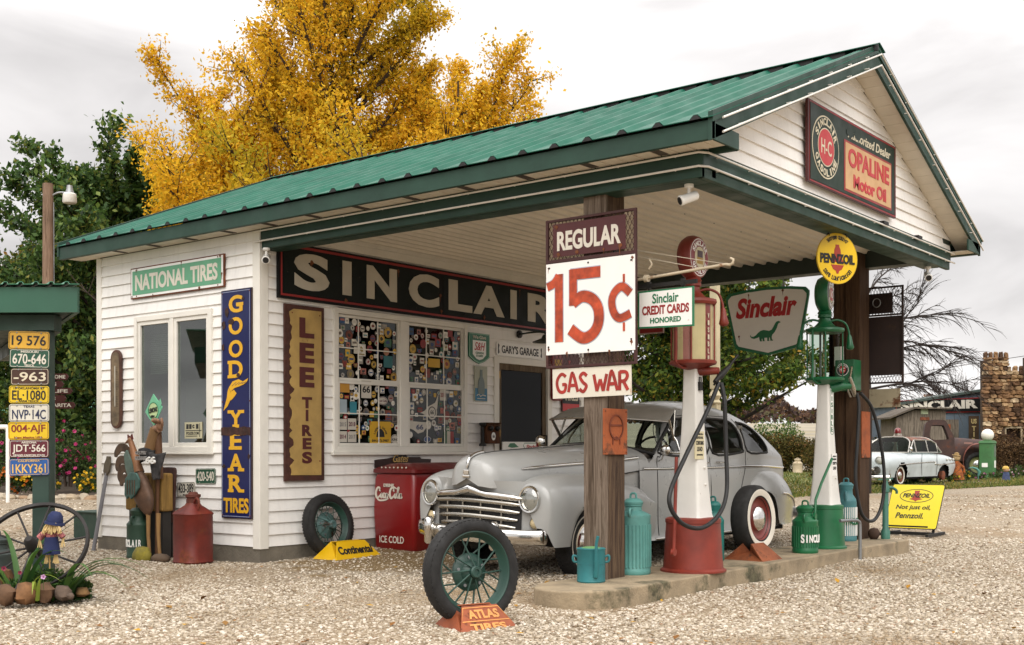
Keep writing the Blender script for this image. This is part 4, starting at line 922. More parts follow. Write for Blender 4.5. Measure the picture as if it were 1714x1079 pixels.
camera_dev((4.8, 5.2, ZB0-.001), (.3, -.6, -.3), 'white security camera below the far end of the gable beam')

# ================================================================ THE GREY SEDAN
CX0 = 2.62
car = thing('vintage_sedan', 'grey rounded 1940s four-door sedan parked under the canopy', 'car', (CX0, .88, .02))
car_grey = mat('primer_grey', '#9a9a97', .31, var=.07, vscale=1.7, coat=.45, bump=.015, bscale=5); car_roof = car_grey
gasket = mat('window_rubber', '#1f1e1c', .7); car_glass = glass('car_glass', '#cfd6d0', .04, ior=1.4)
seat_m = mat('seat_cloth', '#6f695f', .9, var=.2)
ZR = [(1.75, 1.12), (2.1, 1.30), (2.5, 1.50), (2.9, 1.575), (3.35, 1.61), (3.9, 1.60), (4.35, 1.54), (4.7, 1.43), (5.0, 1.29), (5.25, 1.14), (5.5, .95), (5.7, .72), (5.82, .45)]
WY = [(1.75, .94), (2.2, 1.0), (3.2, 1.02), (3.9, 1.01), (4.5, .97), (5.0, .88), (5.3, .78), (5.55, .62), (5.7, .46), (5.82, .25)]
LOW = [(.26, .735), (.30, .715), (.45, .70), (.65, .695), (.85, .685), (.95, .675), (1.02, .66)]
BELT = 1.0
def beltz(y): return min(BELT, sinterp(y, ZR)-.16*sstep(y, 4.6, 5.6)-.02)
def side_x(y, z):
    b = beltz(y)
    if z <= b: return sinterp(y, WY)*sinterp(min(z, 1.02)+max(0, BELT-b)*.5, LOW)
    zr = sinterp(y, ZR); h = min(1, (z-b)/max(.02, zr-b)); return side_x(y, b)*max(0, 1-h**2.3)**(1/2.1)
def body_pt(y, tau, slant):
    """tau 0 sill .. 1 roof centre"""
    b = beltz(y)
    if tau < .36:
        z = .26+(b-.26)*tau/.36; return Vec((side_x(y, z), y, z))
    q = (tau-.36)/.64*PI/2; zr = sinterp(y, ZR); x0 = side_x(y, b)
    x = x0*math.cos(q)**(2/2.1); h = math.sin(q)**(2/2.3); z = b+(zr-b)*h
    return Vec((x, y, z))
FRONT_Y = lambda z, x: 1.93+.64*min(1, max(0, (z-1.0)/.52))-.10*(1-(x/.66)**2)*0
def body_fn(sgn):
    def fn(u, v):
        y = 1.75+(5.82-1.75)*u; p = body_pt(y, v, 0)
        return Vec((CX0+sgn*p.x, p.y, p.z+.02))
    return fn
WINS = {
 'front_window': [(2.13, 1.07), (2.19, 1.16), (2.30, 1.27), (2.44, 1.36), (2.60, 1.405), (2.80, 1.42), (3.04, 1.425), (3.04, 1.075)],
 'rear_window': [(3.17, 1.08), (3.17, 1.40), (3.21, 1.43), (3.60, 1.43), (3.80, 1.415), (3.88, 1.36), (3.90, 1.25), (3.90, 1.13), (3.86, 1.085)],
 'quarter_window': [(4.02, 1.10), (4.02, 1.38), (4.06, 1.40), (4.2, 1.39), (4.36, 1.35), (4.52, 1.25), (4.62, 1.14), (4.61, 1.09), (4.56, 1.08)]}
def inpoly(p, poly):
    x, y = p; c = False; n = len(poly)
    for i in range(n):
        a, b = poly[i], poly[i-1]
        if (a[1] > y) != (b[1] > y) and x < (b[0]-a[0])*(y-a[1])/(b[1]-a[1])+a[0]: c = not c
    return c
def keep_body(c):
    y, z = c.y, c.z-.02
    if z > 1.0 and y < FRONT_Y(z, 0): return False
    if (y-4.27)**2+(z-.30)**2 < .40**2: return False
    if z > 1.0: return not any(inpoly((y, z), w_) for w_ in WINS.values()) or abs(c.x-CX0) < .2
    return True
mb = MB()
for s in (1, -1): mb.grid(body_fn(s), 170, 74, keep=keep_body)
mb.build('body', car_grey, car, smooth=50)
# window rubbers and panes
for nm, poly in WINS.items():
    for s in (1, -1):
        pts = [Vec((CX0+s*(side_x(y, z)+.002), y, z+.02)) for y, z in [(p.x, p.y) for p in smooth_path([(a, b, 0) for a, b in poly], 4, True)]]
        mb = MB(); mb.tube(pts, .0115, 8, True); fr_ = mb.build('side_window', gasket, car, smooth=60)
        mb = MB(); n = len(pts); cen = sum(pts, Vec())/n; off = Vec((-s*.012, 0, 0)); mb.add([cen+off]+[p+off for p in pts], [(0, 1+i, 1+(i+1) % n) for i in range(n)]); mb.build('pane', car_glass, fr_, smooth=60)
# vent window bars, chrome
for s in (1, -1):
    mb = MB(); vb = [(2.14, 1.085), (2.22, 1.19), (2.34, 1.30), (2.42, 1.345), (2.445, 1.33), (2.455, 1.2), (2.46, 1.085)]
    mb.tube([Vec((CX0+s*(side_x(y, z)+.008), y, z+.02)) for y, z in vb], .011, 8, True); mb.build('vent_window', chrome, car, smooth=60)
# cowl and windshield
def cowl(u, v):
    x = (u-.5)*1.28; y = 1.72+v*.24+.14*(x/.64)**2; return Vec((CX0+x, y, 1.132+.025*v-.13*(x/.64)**2))
mb = MB(); mb.grid(cowl, 25, 6); mb.build('cowl', car_grey, car, smooth=60)
def ws(u, v):
    q = (u-.5)*2; zt = 1.15-.08*q*q; zz = zt+(1.49-.03*q*q-zt)*v; b = .62-.08*v; x = q*b
    return Vec((CX0+x, 1.90+.60*v+.12*q*q*(1-.4*v), zz+.02))
mb = MB(); mb.grid(ws, 21, 6); wsh = mb.build('windshield', car_glass, car, smooth=60)
mb = MB(); mb.tube([ws(u/24, 0) for u in range(25)]+[ws(1, v/5) for v in range(1, 6)]+[ws(1-u/24, 1) for u in range(1, 25)]+[ws(0, 1-v/5) for v in range(1, 5)], .018, 8, True); mb.tube([ws(.5, v/5)+Vec((0, -.006, 0)) for v in range(6)], .013); mb.build('frame', gasket, wsh, smooth=60)
mb = MB()   # A pillars fill between the windshield and the body edge
for s in (1, -1):
    P = []
    for k in range(9):
        v = k/8; a = ws(1 if s > 0 else 0, v); z = a.z-.02; y = FRONT_Y(z, 0)+.03; b = Vec((CX0+s*(side_x(y, z)-.004), y, a.z)); c_ = (a+b)/2+Vec((s*.02, -.015, .004)); P += [a, c_, b]
    mb.add(P, [(3*k+j, 3*k+j+1, 3*k+j+4, 3*k+j+3) for k in range(8) for j in (0, 1)])
mb.grid(lambda u, v: ws(u, 1)+(Vec((CX0+(u-.5)*2*.50, 2.64-.0*v, sinterp(2.64, ZR)-.045*((u-.5)*2)**2+.022))-ws(u, 1))*v, 21, 4)
mb.build('pillar', car_grey, car, smooth=60)
# hood
HW = [(.03, .12), (.05, .17), (.09, .225), (.2, .285), (.5, .385), (.9, .49), (1.4, .59), (1.95, .655)]; HE = [(.03, .79), (.09, .775), (.3, .785), (.6, .82), (.9, .845), (1.4, .88), (1.95, .94)]; HT = [(.03, .90), (.05, .985), (.09, 1.025), (.2, 1.057), (.6, 1.088), (1.2, 1.115), (1.95, 1.155)]
def hood(u, v):
    y = .03+(1.90-.03)*u**1.7; q = v*PI; w_ = sinterp(y, HW); e_, t_ = sinterp(y, HE), sinterp(y, HT)
    x = math.cos(q); x = math.copysign(abs(x)**.8, x)*w_; z = e_+(t_-e_)*math.sin(q)**.72
    return Vec((CX0+x, y, z+.02))
mb = MB(); mb.grid(hood, 40, 33); f0 = [hood(0, v/32) for v in range(33)]; mb.add(f0+[Vec((CX0, .022, .87))], [(i, i+1, 33) for i in range(32)])
mb.build('hood', car_grey, car, smooth=50)
mb = MB(); mb.tube([hood(u/20, .5)+Vec((0, 0, .002)) for u in range(21)], .004); mb.tube([hood(u/24, .0)+Vec((.001, 0, -.001)) for u in range(7, 25)], .005); mb.tube([hood(u/24, 1.)+Vec((-.001, 0, -.001)) for u in range(7, 25)], .005); mb.build('hood_seam', gasket, car)
mb = MB(); mb.tube([hood(.03+u/24*.5, .5)+Vec((0, -.012, .012)) for u in range(14)], [.004]+[.014]*12+[.004]); mb.build('hood_ornament', chrome, car, smooth=60)
mb = MB(); mb.box(CX0-.04, CX0+.04, .005, .04, .875, .90); mb.box(CX0-.03, CX0+.03, .005, .045, .90, .945); mb.build('hood_badge', chrome, car, bevel=.008)
for s in (1, -1):
    mb = MB(); pts = []
    for k in range(13):
        y = .36+1.41*k/12; e_, t_ = sinterp(y, HE), sinterp(y, HT); z = e_+(t_-e_)*.52; q = math.asin(.52**(1/.72)); x = math.cos(q)**.8*sinterp(y, HW)+.010; pts.append(Vec((CX0+s*x, y, z+.02)))
    mb.tube(pts, [.006]+[.014]*11+[.012]); mb.build('hood_trim', chrome, car, smooth=60)
# front fenders: pods that grow out of the nose and die into the doors
FXC = .53
FA = [(.20, .10), (.215, .165), (.25, .205), (.40, .24), (.6, .255), (.95, .26), (1.4, .25), (1.75, .20), (2.0, .15)]
FT = [(.20, .77), (.215, .81), (.26, .85), (.40, .89), (.6, .905), (.95, .90), (1.4, .86), (1.75, .76), (2.0, .58)]
FXO = [(.20, .53), (.6, .535), (1.4, .535), (1.75, .53), (2.0, .545)]
AXF, AXR, WR = .88, 4.27, .31
def fz(y, ax, r=.375):
    d = r*r-(y-ax)**2; return max(.30, .30+math.sqrt(d)) if d > 0 else .30
def fender(s):
    def fn(u, v):
        y = .20+1.78*u**1.25; a = sinterp(y, FA); t_ = sinterp(y, FT); xc = sinterp(y, FXO); zc = .62
        lowz = max(fz(y, AXF), .46-.14*sstep(y, .2, .3) if y < .3 else .30)
        if y > 1.6: lowz = .27
        if v < .62:
            q = PI*(1-v/.62)*.92; q = max(q, 0); x = xc+a*math.copysign(abs(math.cos(q))**.85, math.cos(q)); z = zc+(t_-zc)*math.sin(q)**.8
            z = max(z, min(lowz, t_))
        else:
            k = (v-.62)/.38; x = xc+a*(1-.10*k*k); z = zc+(min(lowz, zc) -zc)*k if lowz < zc else max(zc, min(lowz, t_)); z = z if lowz < zc else max(z, zc)
        return Vec((CX0+s*x, y, z+.02))
    return fn
for s in (1, -1):
    mb = MB(); ff = fender(s); mb.grid(ff, 60, 40); rim = [ff(0, v/39) for v in range(40)]; mb.add(rim+[Vec((CX0+s*.53, .192, .64))], [(i, i+1, 40) for i in range(39)]); mb.build('front_fender', car_grey, car, smooth=60)
for s in (1, -1):
    mb = MB(); mb.grid(lambda u, v: Vec((CX0+s*(.50+.135*u-.004), 1.05+.78*u, .42+.02+(.50+.06*u)*v)), 8, 6); mb.build('cowl_side', car_grey, car, smooth=60)
# rear fenders
RT_ = [(3.80, .42), (3.92, .60), (4.08, .76), (4.3, .87), (4.55, .90), (4.8, .885), (5.05, .82), (5.25, .70), (5.42, .52), (5.5, .40)]
RB = [(3.80, .01), (4.0, .07), (4.3, .12), (4.7, .15), (5.1, .16), (5.4, .14), (5.5, .06)]
def rfender(s):
    def fn(u, v):
        y = 3.80+1.70*u; t_ = sinterp(y, RT_); o_ = sinterp(y, RB); lowz = min(fz(y, AXR, .37), t_-.01) if y < 4.7 else .285
        z = t_+(lowz-t_)*v; h = (t_-z)/max(.05, t_-.28); bulge = math.sin(min(1, h*2.2)*PI/2)**.6*(1-.25*max(0, h-.5))
        return Vec((CX0+s*(side_x(y, min(z, .9))-.02+o_*bulge+.0), y, z+.02))
    return fn
for s in (1, -1):
    mb = MB(); mb.grid(rfender(s), 56, 26); mb.build('rear_fender', car_grey, car, smooth=60)
    mb = MB(); rf = rfender(s); mb.tube([rf((y-3.80)/1.70, .42)+Vec((s*.006, 0, 0)) for y in (4.72, 4.9, 5.1, 5.25, 5.36)], .013); mb.build('fender_trim', chrome, car, smooth=60)
    mb = MB(); ff = fender(s); mb.tube([ff(((y-.2)/1.78)**.8, .60)+Vec((s*.006, 0, -.035)) for y in (.62, .8, 1.0, 1.2)], [.006, .014, .014, .012]); mb.build('fender_trim', chrome, car, smooth=60)
mb = MB(); mb.box(CX0-.60, CX0+.60, .5, 1.5, .30, .80); mb.box(CX0-.50, CX0+.50, 3.85, 4.75, .25, .8); mb.box(CX0-.55, CX0+.55, 1.5, 5.3, .22, .36); mb.build('chassis', mat('underseal', '#0e0d0c', .95, var=.1), car)
# nose panel, grille, bumper
def nose(u, v):
    x = (u-.5)*1.16; return Vec((CX0+x, .125-.075*max(0, 1-v/.3)*max(0, 1-(x/.42)**2)+.12*(abs(x)/.55)**2+.03*(v-.5)**2, .84-.50*v+.02))
mb = MB(); mb.grid(nose, 23, 12); mb.build('nose_panel', car_grey, car, smooth=60)
mb = MB(); mb.grid(lambda u, v: Vec((CX0+(u-.5)*.92, .112+.09*(abs(u-.5)*2)**2, .70-.27*v+.02)), 17, 5); mb.build('grille_backing', black, car)
for k, z in enumerate((.665, .60, .535, .47)):
    hw_ = .47-.02*k; mb = MB(); mb.tube([Vec((CX0+hw_*(i/12*2-1), .085+.10*abs(i/12*2-1)**2, z+.02-.022*(i/12*2-1)**2)) for i in range(13)], [.012]+[.021]*11+[.012], 10); mb.build('grille_bar', dull_chrome, car, smooth=60)
mb = MB(); mb.tube([Vec((CX0+.48*(i/16*2-1), .065+.115*abs(i/16*2-1)**2, .725+.02+.04*max(0, 1-abs(i/16*2-1)*3.2)-.03*(i/16*2-1)**2)) for i in range(17)], [.014]+[.028]*6+[.034, .04, .034]+[.028]*6+[.014], 10); mb.build('grille_top_bar', chrome, car, smooth=60)
mb = MB()
for x in (-.30, -.1, .1, .30): yy = .10+.09*(abs(x)/.47)**2; mb.bar((CX0+x, yy, .46), (CX0+x, yy, .70), .014, .02, (0,1,0))
mb.build('grille_post', dull_chrome, car)
def bumper_pt(u, v, y0, sg, hw_=.80, zc=.385, h=.062, drop=.0):
    q = u*2-1; a = v*2*PI
    return Vec((CX0+hw_*q, y0+sg*(.26*abs(q)**2.2)-sg*.028*math.cos(a), zc+h*math.sin(a)+.02))
mb = MB(); mb.grid(lambda u, v: bumper_pt(u, v, -.04, 1, .70), 41, 14, cv=True)
for e_ in (0, 1): mb.add([bumper_pt(e_, j/14, -.04, 1, .70) for j in range(14)], [tuple(range(14))])
mb.build('front_bumper', chrome, car, smooth=60)
for s in (-.36, .36):
    mb = MB(); mb.lathe([(.02, -.11), (.036, -.09), (.042, .04), (.04, .10), (.02, .13)], (CX0+s, -.04, .40), (0,0,1), 14, sx=1, sy=1.1); mb.build('bumper_guard', chrome, car, smooth=60)
mb = MB(); mb.grid(lambda u, v: bumper_pt(u, v, 5.72, -1, .70), 41, 14, cv=True); mb.build('rear_bumper', chrome, car, smooth=60)
mb = MB()
for s in (-.35, .35): mb.bar((CX0+s, .02, .40), (CX0+s, .6, .38), .04, .05); mb.bar((CX0+s, 5.4, .38), (CX0+s, 5.70, .40), .04, .05)
mb.build('bumper_bracket', steel_dark, car)
lens_m = glass('lamp_glass', '#e8e8e2', .2); amber = mat('park_lens', '#c9b68e', .25, var=.1)
for s in (1, -1):
    c = Vec((CX0+s*.545, .235, .715)); dn = Vec((s*.10, -1, .02)).normalized()
    mb = MB(); mb.lathe([(.075, -.05), (.098, .03), (.104, .05), (.098, .066), (.086, .064)], c, dn, 28, caps=False, sy=1.12); hl = mb.build('headlight', chrome, car, smooth=50)
    mb = MB(); mb.lathe([(.001, -.02), (.05, .0), (.086, .045)], c, dn, 24, caps=False, sy=1.12); mb.build('reflector', chrome, hl, smooth=50)
    mb = MB(); mb.lathe([(.087, .062), (.07, .076), (.04, .086), (.001, .09)], c, dn, 24, caps=False, sy=1.12); mb.build('lens', lens_m, hl, smooth=50)
    c2 = Vec((CX0+s*.575, .255, .515)); mb = MB(); mb.lathe([(.035, -.04), (.047, 0), (.05, .03), (.044, .036)], c2, dn, 18, caps=False); pl = mb.build('parking_light', chrome, car, smooth=50)
    mb = MB(); mb.lathe([(.044, .03), (.035, .043), (.001, .05)], c2, dn, 18, caps=False); mb.build('lens', amber, pl, smooth=50)
# belt trim, sill trim, seams, handles
for s in (1, -1):
    B = lambda y, z, o=.006: Vec((CX0+s*(side_x(y, z)+o), y, z+.02))
    mb = MB(); mb.tube([B(1.80+(5.25-1.80)*k/24, .935-.03*sstep(1.8+3.45*k/24, 4.3, 5.3)) for k in range(25)], .013); mb.build('belt_trim', chrome, car, smooth=60)
    mb = MB(); mb.tube([B(1.95+(3.85-1.95)*k/14, .275, .008) for k in range(15)], .012); mb.build('sill_trim', chrome, car, smooth=60)
    mb = MB()
    for seam in ([(2.03, .30), (2.03, .98), (2.10, 1.05), (2.17, 1.2), (2.32, 1.33), (2.5, 1.43)], [(3.105, .30), (3.105, 1.46)], [(3.98, 1.44), (3.97, 1.0), (3.93, .9), (3.84, .74), (3.72, .5), (3.66, .3)], [(2.5, 1.43), (3.1, 1.46), (3.9, 1.455)]):
        mb.tube([B(y, z, .001) for y, z in [(p.x, p.y) for p in smooth_path([(a, b, 0) for a, b in seam], 5)]], .0042, 6)
    mb.build('door_seam', gasket, car)
    for y0 in (2.94, 3.30):
        mb = MB(); mb.tube([B(y0-.05, .985, -.005), B(y0-.045, .985, .035), B(y0+.06, .985, .04), B(y0+.085, .985, .03)], .009); mb.build('door_handle', chrome, car, smooth=60)
mb = MB(); p = Vec((CX0+side_x(2.2, 1.03)+.085, 2.02, 1.13)); mb.lathe([(.002, -.025), (.034, -.015), (.05, 0), (.052, .01), (.04, .012)], p, (-.05, 1, .1), 18); mb.tube([p, p+Vec((-.05, .03, -.09)), p+Vec((-.1, .04, -.11))], .007); mb.build('wing_mirror', chrome, car, smooth=50)
mb = MB(); p = Vec((CX0-side_x(2.2, 1.03)-.08, 2.05, 1.17)); mb.lathe([(.002, -.03), (.04, -.018), (.062, 0), (.064, .012), (.05, .014)], p, (.05, 1, .1), 18); mb.tube([p, p+Vec((.05, .03, -.09)), p+Vec((.1, .04, -.11))], .007); mb.build('wing_mirror', chrome, car, smooth=50)
mb = MB(); y, z = 4.03, 1.36; mb.box(CX0+side_x(y, z)-.0, CX0+side_x(y, z)+.03, y-.06, y+.03, z-.025, z+.03); mb.build('side_lamp', mat('cloth_grey', '#77736c', .7), car, bevel=.006)
# sun visor over the windshield
def visor(u, v):
    q = (u-.5)*2; a = Vec((CX0+q*.56, 2.66, 1.565-.05*q*q)); b = Vec((CX0+q*.70, 2.06+.10*q*q, 1.405-.025*q*q)); p = a+(b-a)*v; p.z += .045*math.sin(v*PI)+.02; return p
mb = MB(); mb.grid(visor, 25, 9); mb.build('sun_visor', mat('visor_grey', '#7f7b73', .45, var=.12), car, smooth=60, solid=.012)
mb = MB(); mb.tube([visor(u/24, 1.0) for u in range(25)], .010); mb.tube([visor(.5, v/8)+Vec((0, 0, .008)) for v in range(9)], .009)
for q in (1, 0):
    s = 1 if q else -1
    e_ = visor(q, .95); mb.tube([e_, e_+Vec((-s*.02, .13, -.17)), e_+Vec((-s*.02, .15, -.19))], .016); mb.tube([visor(q, .5), e_+Vec((-s*.02, .13, -.17))], .011)
mb.build('visor_bracket', dull_chrome, car, smooth=60)
# inside
mb = MB(); mb.box(CX0-.56, CX0+.56, 3.0, 3.18, .5, 1.13); mb.box(CX0-.56, CX0+.56, 2.6, 3.0, .45, .68); mb.box(CX0-.56, CX0+.56, 4.15, 4.4, .5, 1.14); mb.box(CX0-.56, CX0+.56, 3.75, 4.15, .45, .68); mb.build('seat', seat_m, car, bevel=.05, seg=3)
mb = MB(); mb.box(CX0-.58, CX0+.58, 1.9, 2.1, .75, 1.1); mb.build('dashboard', mat('dash_brown', '#3b342d', .6), car, bevel=.03)
mb = MB(); mb.tube([(CX0+.33+.2*math.cos(2*PI*i/24), 2.5+.06*math.sin(2*PI*i/24), 1.06+.19*math.sin(2*PI*i/24)) for i in range(24)], .012, 8, True); mb.tube([(CX0+.33, 2.5, 1.06), (CX0+.33, 2.1, .9)], .02); mb.build('steering_wheel', black, car, smooth=60)
def wheel(parent, c, s, R_, ww=.0, cap='dish', wcol=None, width=.16, rimr=.62, rim_m=None, tread=True, ax=None, ww0=.66, ww1=.8):
    """tyre with whitewall, rim disc and hub cap; s = +-1 the side it faces"""
    a = Vec((s, 0, 0)) if ax is None else Vec(ax).normalized(); h = width/2
    prof = [(R_*.60, -h*.62), (R_*.66, -h*.95), (R_*.8, -h*1.06), (R_*.93, -h*.92), (R_*.985, -h*.68), (R_, -h*.3), (R_, h*.3), (R_*.985, h*.68), (R_*.93, h*.92), (R_*.8, h*1.06), (R_*.66, h*.95), (R_*.60, h*.62)]
    mb = MB(); mb.lathe(prof, c, a, 44, caps=False); wt = mb.build('wheel', tyre_m, parent, smooth=50)
    if tread:
        mb = MB(); n = 48
        u = Vec((0,0,1)).cross(a).normalized(); v = a.cross(u)
        for i in range(n):
            t_ = 2*PI*i/n; rd = u*math.cos(t_)+v*math.sin(t_); tg = v*math.cos(t_)-u*math.sin(t_)
            for sd in (-1, 1): p = Vec(c)+rd*(R_*.998); mb.bar(p+a*(sd*h*.18), p+a*(sd*h*.80)-rd*(R_*.022), R_*.05, R_*.03, rd)
        mb.build('tread', tyre_m, wt)
    if ww:
        mb = MB(); mb.lathe([(R_*ww0, h*.94), (R_*(ww0+ww1)/2, h*1.07), (R_*ww1, h*1.09), (R_*(ww1+.008), h*1.04)], c, a, 44, caps=False); mb.build('whitewall', mat('whitewall', '#c9c2b4', .6, var=.08), wt, smooth=50)
    mb = MB(); mb.lathe([(R_*.64, h*.9), (R_*.62, h*.8), (R_*.60, h*.55), (R_*.5, h*.35), (R_*.36, h*.42), (R_*.3, h*.5), (.001, h*.5)], c, a, 40, caps=False); mb.build('rim', rim_m or car_grey, wt, smooth=50)
    mb = MB()
    if cap == 'dish': mb.lathe([(R_*.36, h*.45), (R_*.36, h*.75), (R_*.30, h*1.0), (R_*.15, h*1.18), (.001, h*1.22)], c, a, 32, caps=False)
    else: mb.lathe([(R_*.60, h*.8), (R_*.60, h*.98), (R_*.54, h*1.0), (R_*.50, h*.85), (R_*.38, h*.95), (R_*.34, h*1.12), (R_*.2, h*1.25), (.001, h*1.3)], c, a, 36, caps=False)
    mb.build('hub_cap', chrome, wt, smooth=40); return wt
for s in (1, -1):
    wheel(car, (CX0+s*.60, AXF, WR+.012), s, WR, 1, 'full', width=.16, ww0=.75, ww1=.81); wheel(car, (CX0+s*.60, AXR, WR+.03), s, WR, 1, 'dish', width=.16, rim_m=mat('rim_red', '#6f2a22', .45))
for s in (1, -1):
    mb = MB(); c = rfender(s)(.93, .12)+Vec((s*.0, .03, 0)); mb.ball(tuple(c), .035, .06, .04, 12); mb.build('tail_light', chrome, car, smooth=60)

# settle the length of the rear half
done = set()
for o in [c for k in kids(car) for c in [k]+kids(k)]:
    if o.data.name in done: continue
    done.add(o.data.name)
    for v in o.data.vertices:
        y = v.co.y+.88
        if y > 1.95: v.co.y = 1.95+(y-1.95)*.925-.88

car.matrix_basis = Matrix.Translation((CX0, .88, .02)) @ Matrix.Rotation(R(1.9), 4, 'Y')

# ================================================================ PRICE BOARD AND SIGNS ON THE POSTS
def mesh_lattice(mb, fr, x0, x1, y0, y1, pitch=.036, wd=.004, d0=-.002, d1=.002):
    def clip(x, y, dx, dy):
        t0, t1 = -1e9, 1e9
        for p, d, lo, hi in ((x, dx, x0, x1), (y, dy, y0, y1)):
            a, b = (lo-p)/d, (hi-p)/d; t0 = max(t0, min(a, b)); t1 = min(t1, max(a, b))
        return (t0, t1) if t1-t0 > .004 else None
    for sg in (1, -1):
        dx, dy = .5, sg*1.0; k = x0-(y1-y0)
        while k < x1+(y1-y0):
            c = clip(k, y0, dx, dy)
            if c: mb.ribbon([(k+dx*c[0], y0+dy*c[0]), (k+dx*c[1], y0+dy*c[1])], wd, fr, d0, d1)
            k += pitch
frame_maroon = mat('frame_maroon', '#3c1a18', .6, var=.2, rust=('#4f2f1e', .2, 6)); orange_paint = mat('orange_stroke', '#a8401f', .55, var=.35, vscale=12)
red_hand = mat('hand_red', '#96281f', .55, var=.2, vscale=10)
def strokes(parent, m, fr, polys, name='lettering', d0=.0, d1=.003, z0=0):
    mb = MB()
    for k, (w_, pts) in enumerate(polys): mb.ribbon([(p.x, p.y) for p in smooth_path([(a, b, 0) for a, b in pts], 6)] if len(pts) > 2 else pts, w_, fr, d0, d1+.00015*k)
    return mb.build(name, m, parent)
PF = Fr((0, .036, 0), XP)
t = thing('price_board', 'tall maroon price board reading REGULAR 15 cents on the near post', 'price board', (3.92, .036, 1.76))
mb = MB()
for a, b, c, d in ((3.49, 3.512, 1.76, 2.945), (4.318, 4.34, 1.76, 2.945), (3.512, 4.318, 2.925, 2.945), (3.512, 4.318, 2.598, 2.625), (3.512, 4.318, 1.76, 1.78)): mb.prism(rect(a, b, c, d), PF, 0, .022)
mb.build('frame', frame_maroon, t, bevel=.002)
mb = MB(); mesh_lattice(mb, PF, 3.512, 4.318, 2.626, 2.925, d0=.004, d1=.007); mesh_lattice(mb, PF, 3.512, 4.318, 1.78, 1.868, d0=.004, d1=.007); mb.build('expanded_mesh', frame_maroon, t, fix=False)
panel(t, maroon, PF, rect(3.565, 4.25, 2.642, 2.905), .0225, .026, 'top_panel'); text(t, letter_white, 'REGULAR', PF, 3.907, 2.765, .60, .155, bold=.035, d0=.0265, d1=.029)
panel(t, enamel, PF, rect(3.497, 4.333, 1.866, 2.593), .0225, .026, 'price_panel')
N15 = [(.075, [(3.625, 1.965), (3.625, 2.505)]), (.065, [(3.51, 2.41), (3.575, 2.435), (3.625, 2.49)]), (.085, [(3.735, 2.49), (4.02, 2.49)]), (.072, [(3.762, 2.53), (3.762, 2.245)]), (.088, [(3.76, 2.265), (3.85, 2.31), (3.945, 2.28), (4.0, 2.20), (4.0, 2.09), (3.945, 2.01), (3.85, 1.985), (3.735, 2.06)])]
NC = [(.062, [(4.292, 2.30), (4.22, 2.355), (4.155, 2.32), (4.125, 2.25), (4.145, 2.16), (4.20, 2.115), (4.295, 2.145)]), (.018, [(4.235, 2.385), (4.235, 2.45)]), (.018, [(4.235, 2.08), (4.235, 2.015)])]
mb = MB()
for k, (w_, pts) in enumerate(N15+NC[:1]): mb.ribbon([(p.x, p.y) for p in smooth_path([(a, b, 0) for a, b in pts], 6)] if len(pts) > 2 else [(pts[0][0], pts[0][1]), (pts[1][0], pts[1][1])], w_+.016, PF, .0263, .0270+.0001*k)
mb.build('lettering_edge', mat('pale_blue_line', '#a9b0bb', .5, var=.1), t); strokes(t, orange_paint, PF, N15+NC, d0=.0275, d1=.030)
screws(t, PF, [(3.52, 1.93), (3.905, 1.89), (4.30, 1.95), (3.905, 2.57), (3.53, 2.56), (4.30, 2.55)], .0262, steel_dark)
stains(t, PF, [(3.52, 1.91), (3.905, 1.885), (4.30, 1.93), (3.52, 2.56), (4.31, 2.57), (3.7, 1.875), (4.1, 1.872)], .0264, .7, 5); stains(t, PF, [(3.62, 2.66), (3.8, 2.665), (4.05, 2.66), (4.2, 2.67), (3.6, 2.88)], .0294, .9, 6)
t = thing('hand_painted_sign', 'white GAS WAR board with red brush letters and rusty edges', 'sign', (3.92, .036, 1.52))
panel(t, mat('gaswar_board', '#d4cdbd', .5, var=.05, rust=('#a8672c', .16, 4)), PF, [(3.552, 1.517), (4.288, 1.527), (4.285, 1.757), (3.548, 1.752)], .0, .012)
def brush(ch, x, y, w_, h_):
    A = lambda pts: [(x+w_*a, y+h_*b) for a, b in pts]
    D = {'G': [[(.9, .85), (.5, 1), (.12, .75), (.05, .4), (.3, .05), (.75, .05), (.9, .4), (.55, .42)]], 'A': [[(.05, 0), (.35, .95), (.5, 1)], [(.5, 1), (.75, .5), (.95, 0)], [(.2, .36), (.8, .36)]], 'S': [[(.9, .85), (.5, 1), (.15, .8), (.45, .52), (.85, .3), (.5, 0), (.08, .15)]],
         'W': [[(.02, 1), (.25, 0)], [(.25, 0), (.5, .7)], [(.5, .7), (.72, 0)], [(.72, 0), (.98, 1)]], 'R': [[(.12, 0), (.12, 1)], [(.12, .97), (.7, .95), (.85, .72), (.6, .5), (.15, .48)], [(.45, .5), (.9, 0)]]}
    return [(.026, A(p)) for p in D[ch]]
PL = []
for ch, x, w_ in (('G', 3.59, .10), ('A', 3.70, .10), ('S', 3.805, .085), ('W', 3.945, .125), ('A', 4.07, .10), ('R', 4.175, .095)): PL += brush(ch, x, 1.565, w_, .145 if ch != 'W' else .13)
strokes(t, red_hand, PF, PL, d0=.0123, d1=.0145)
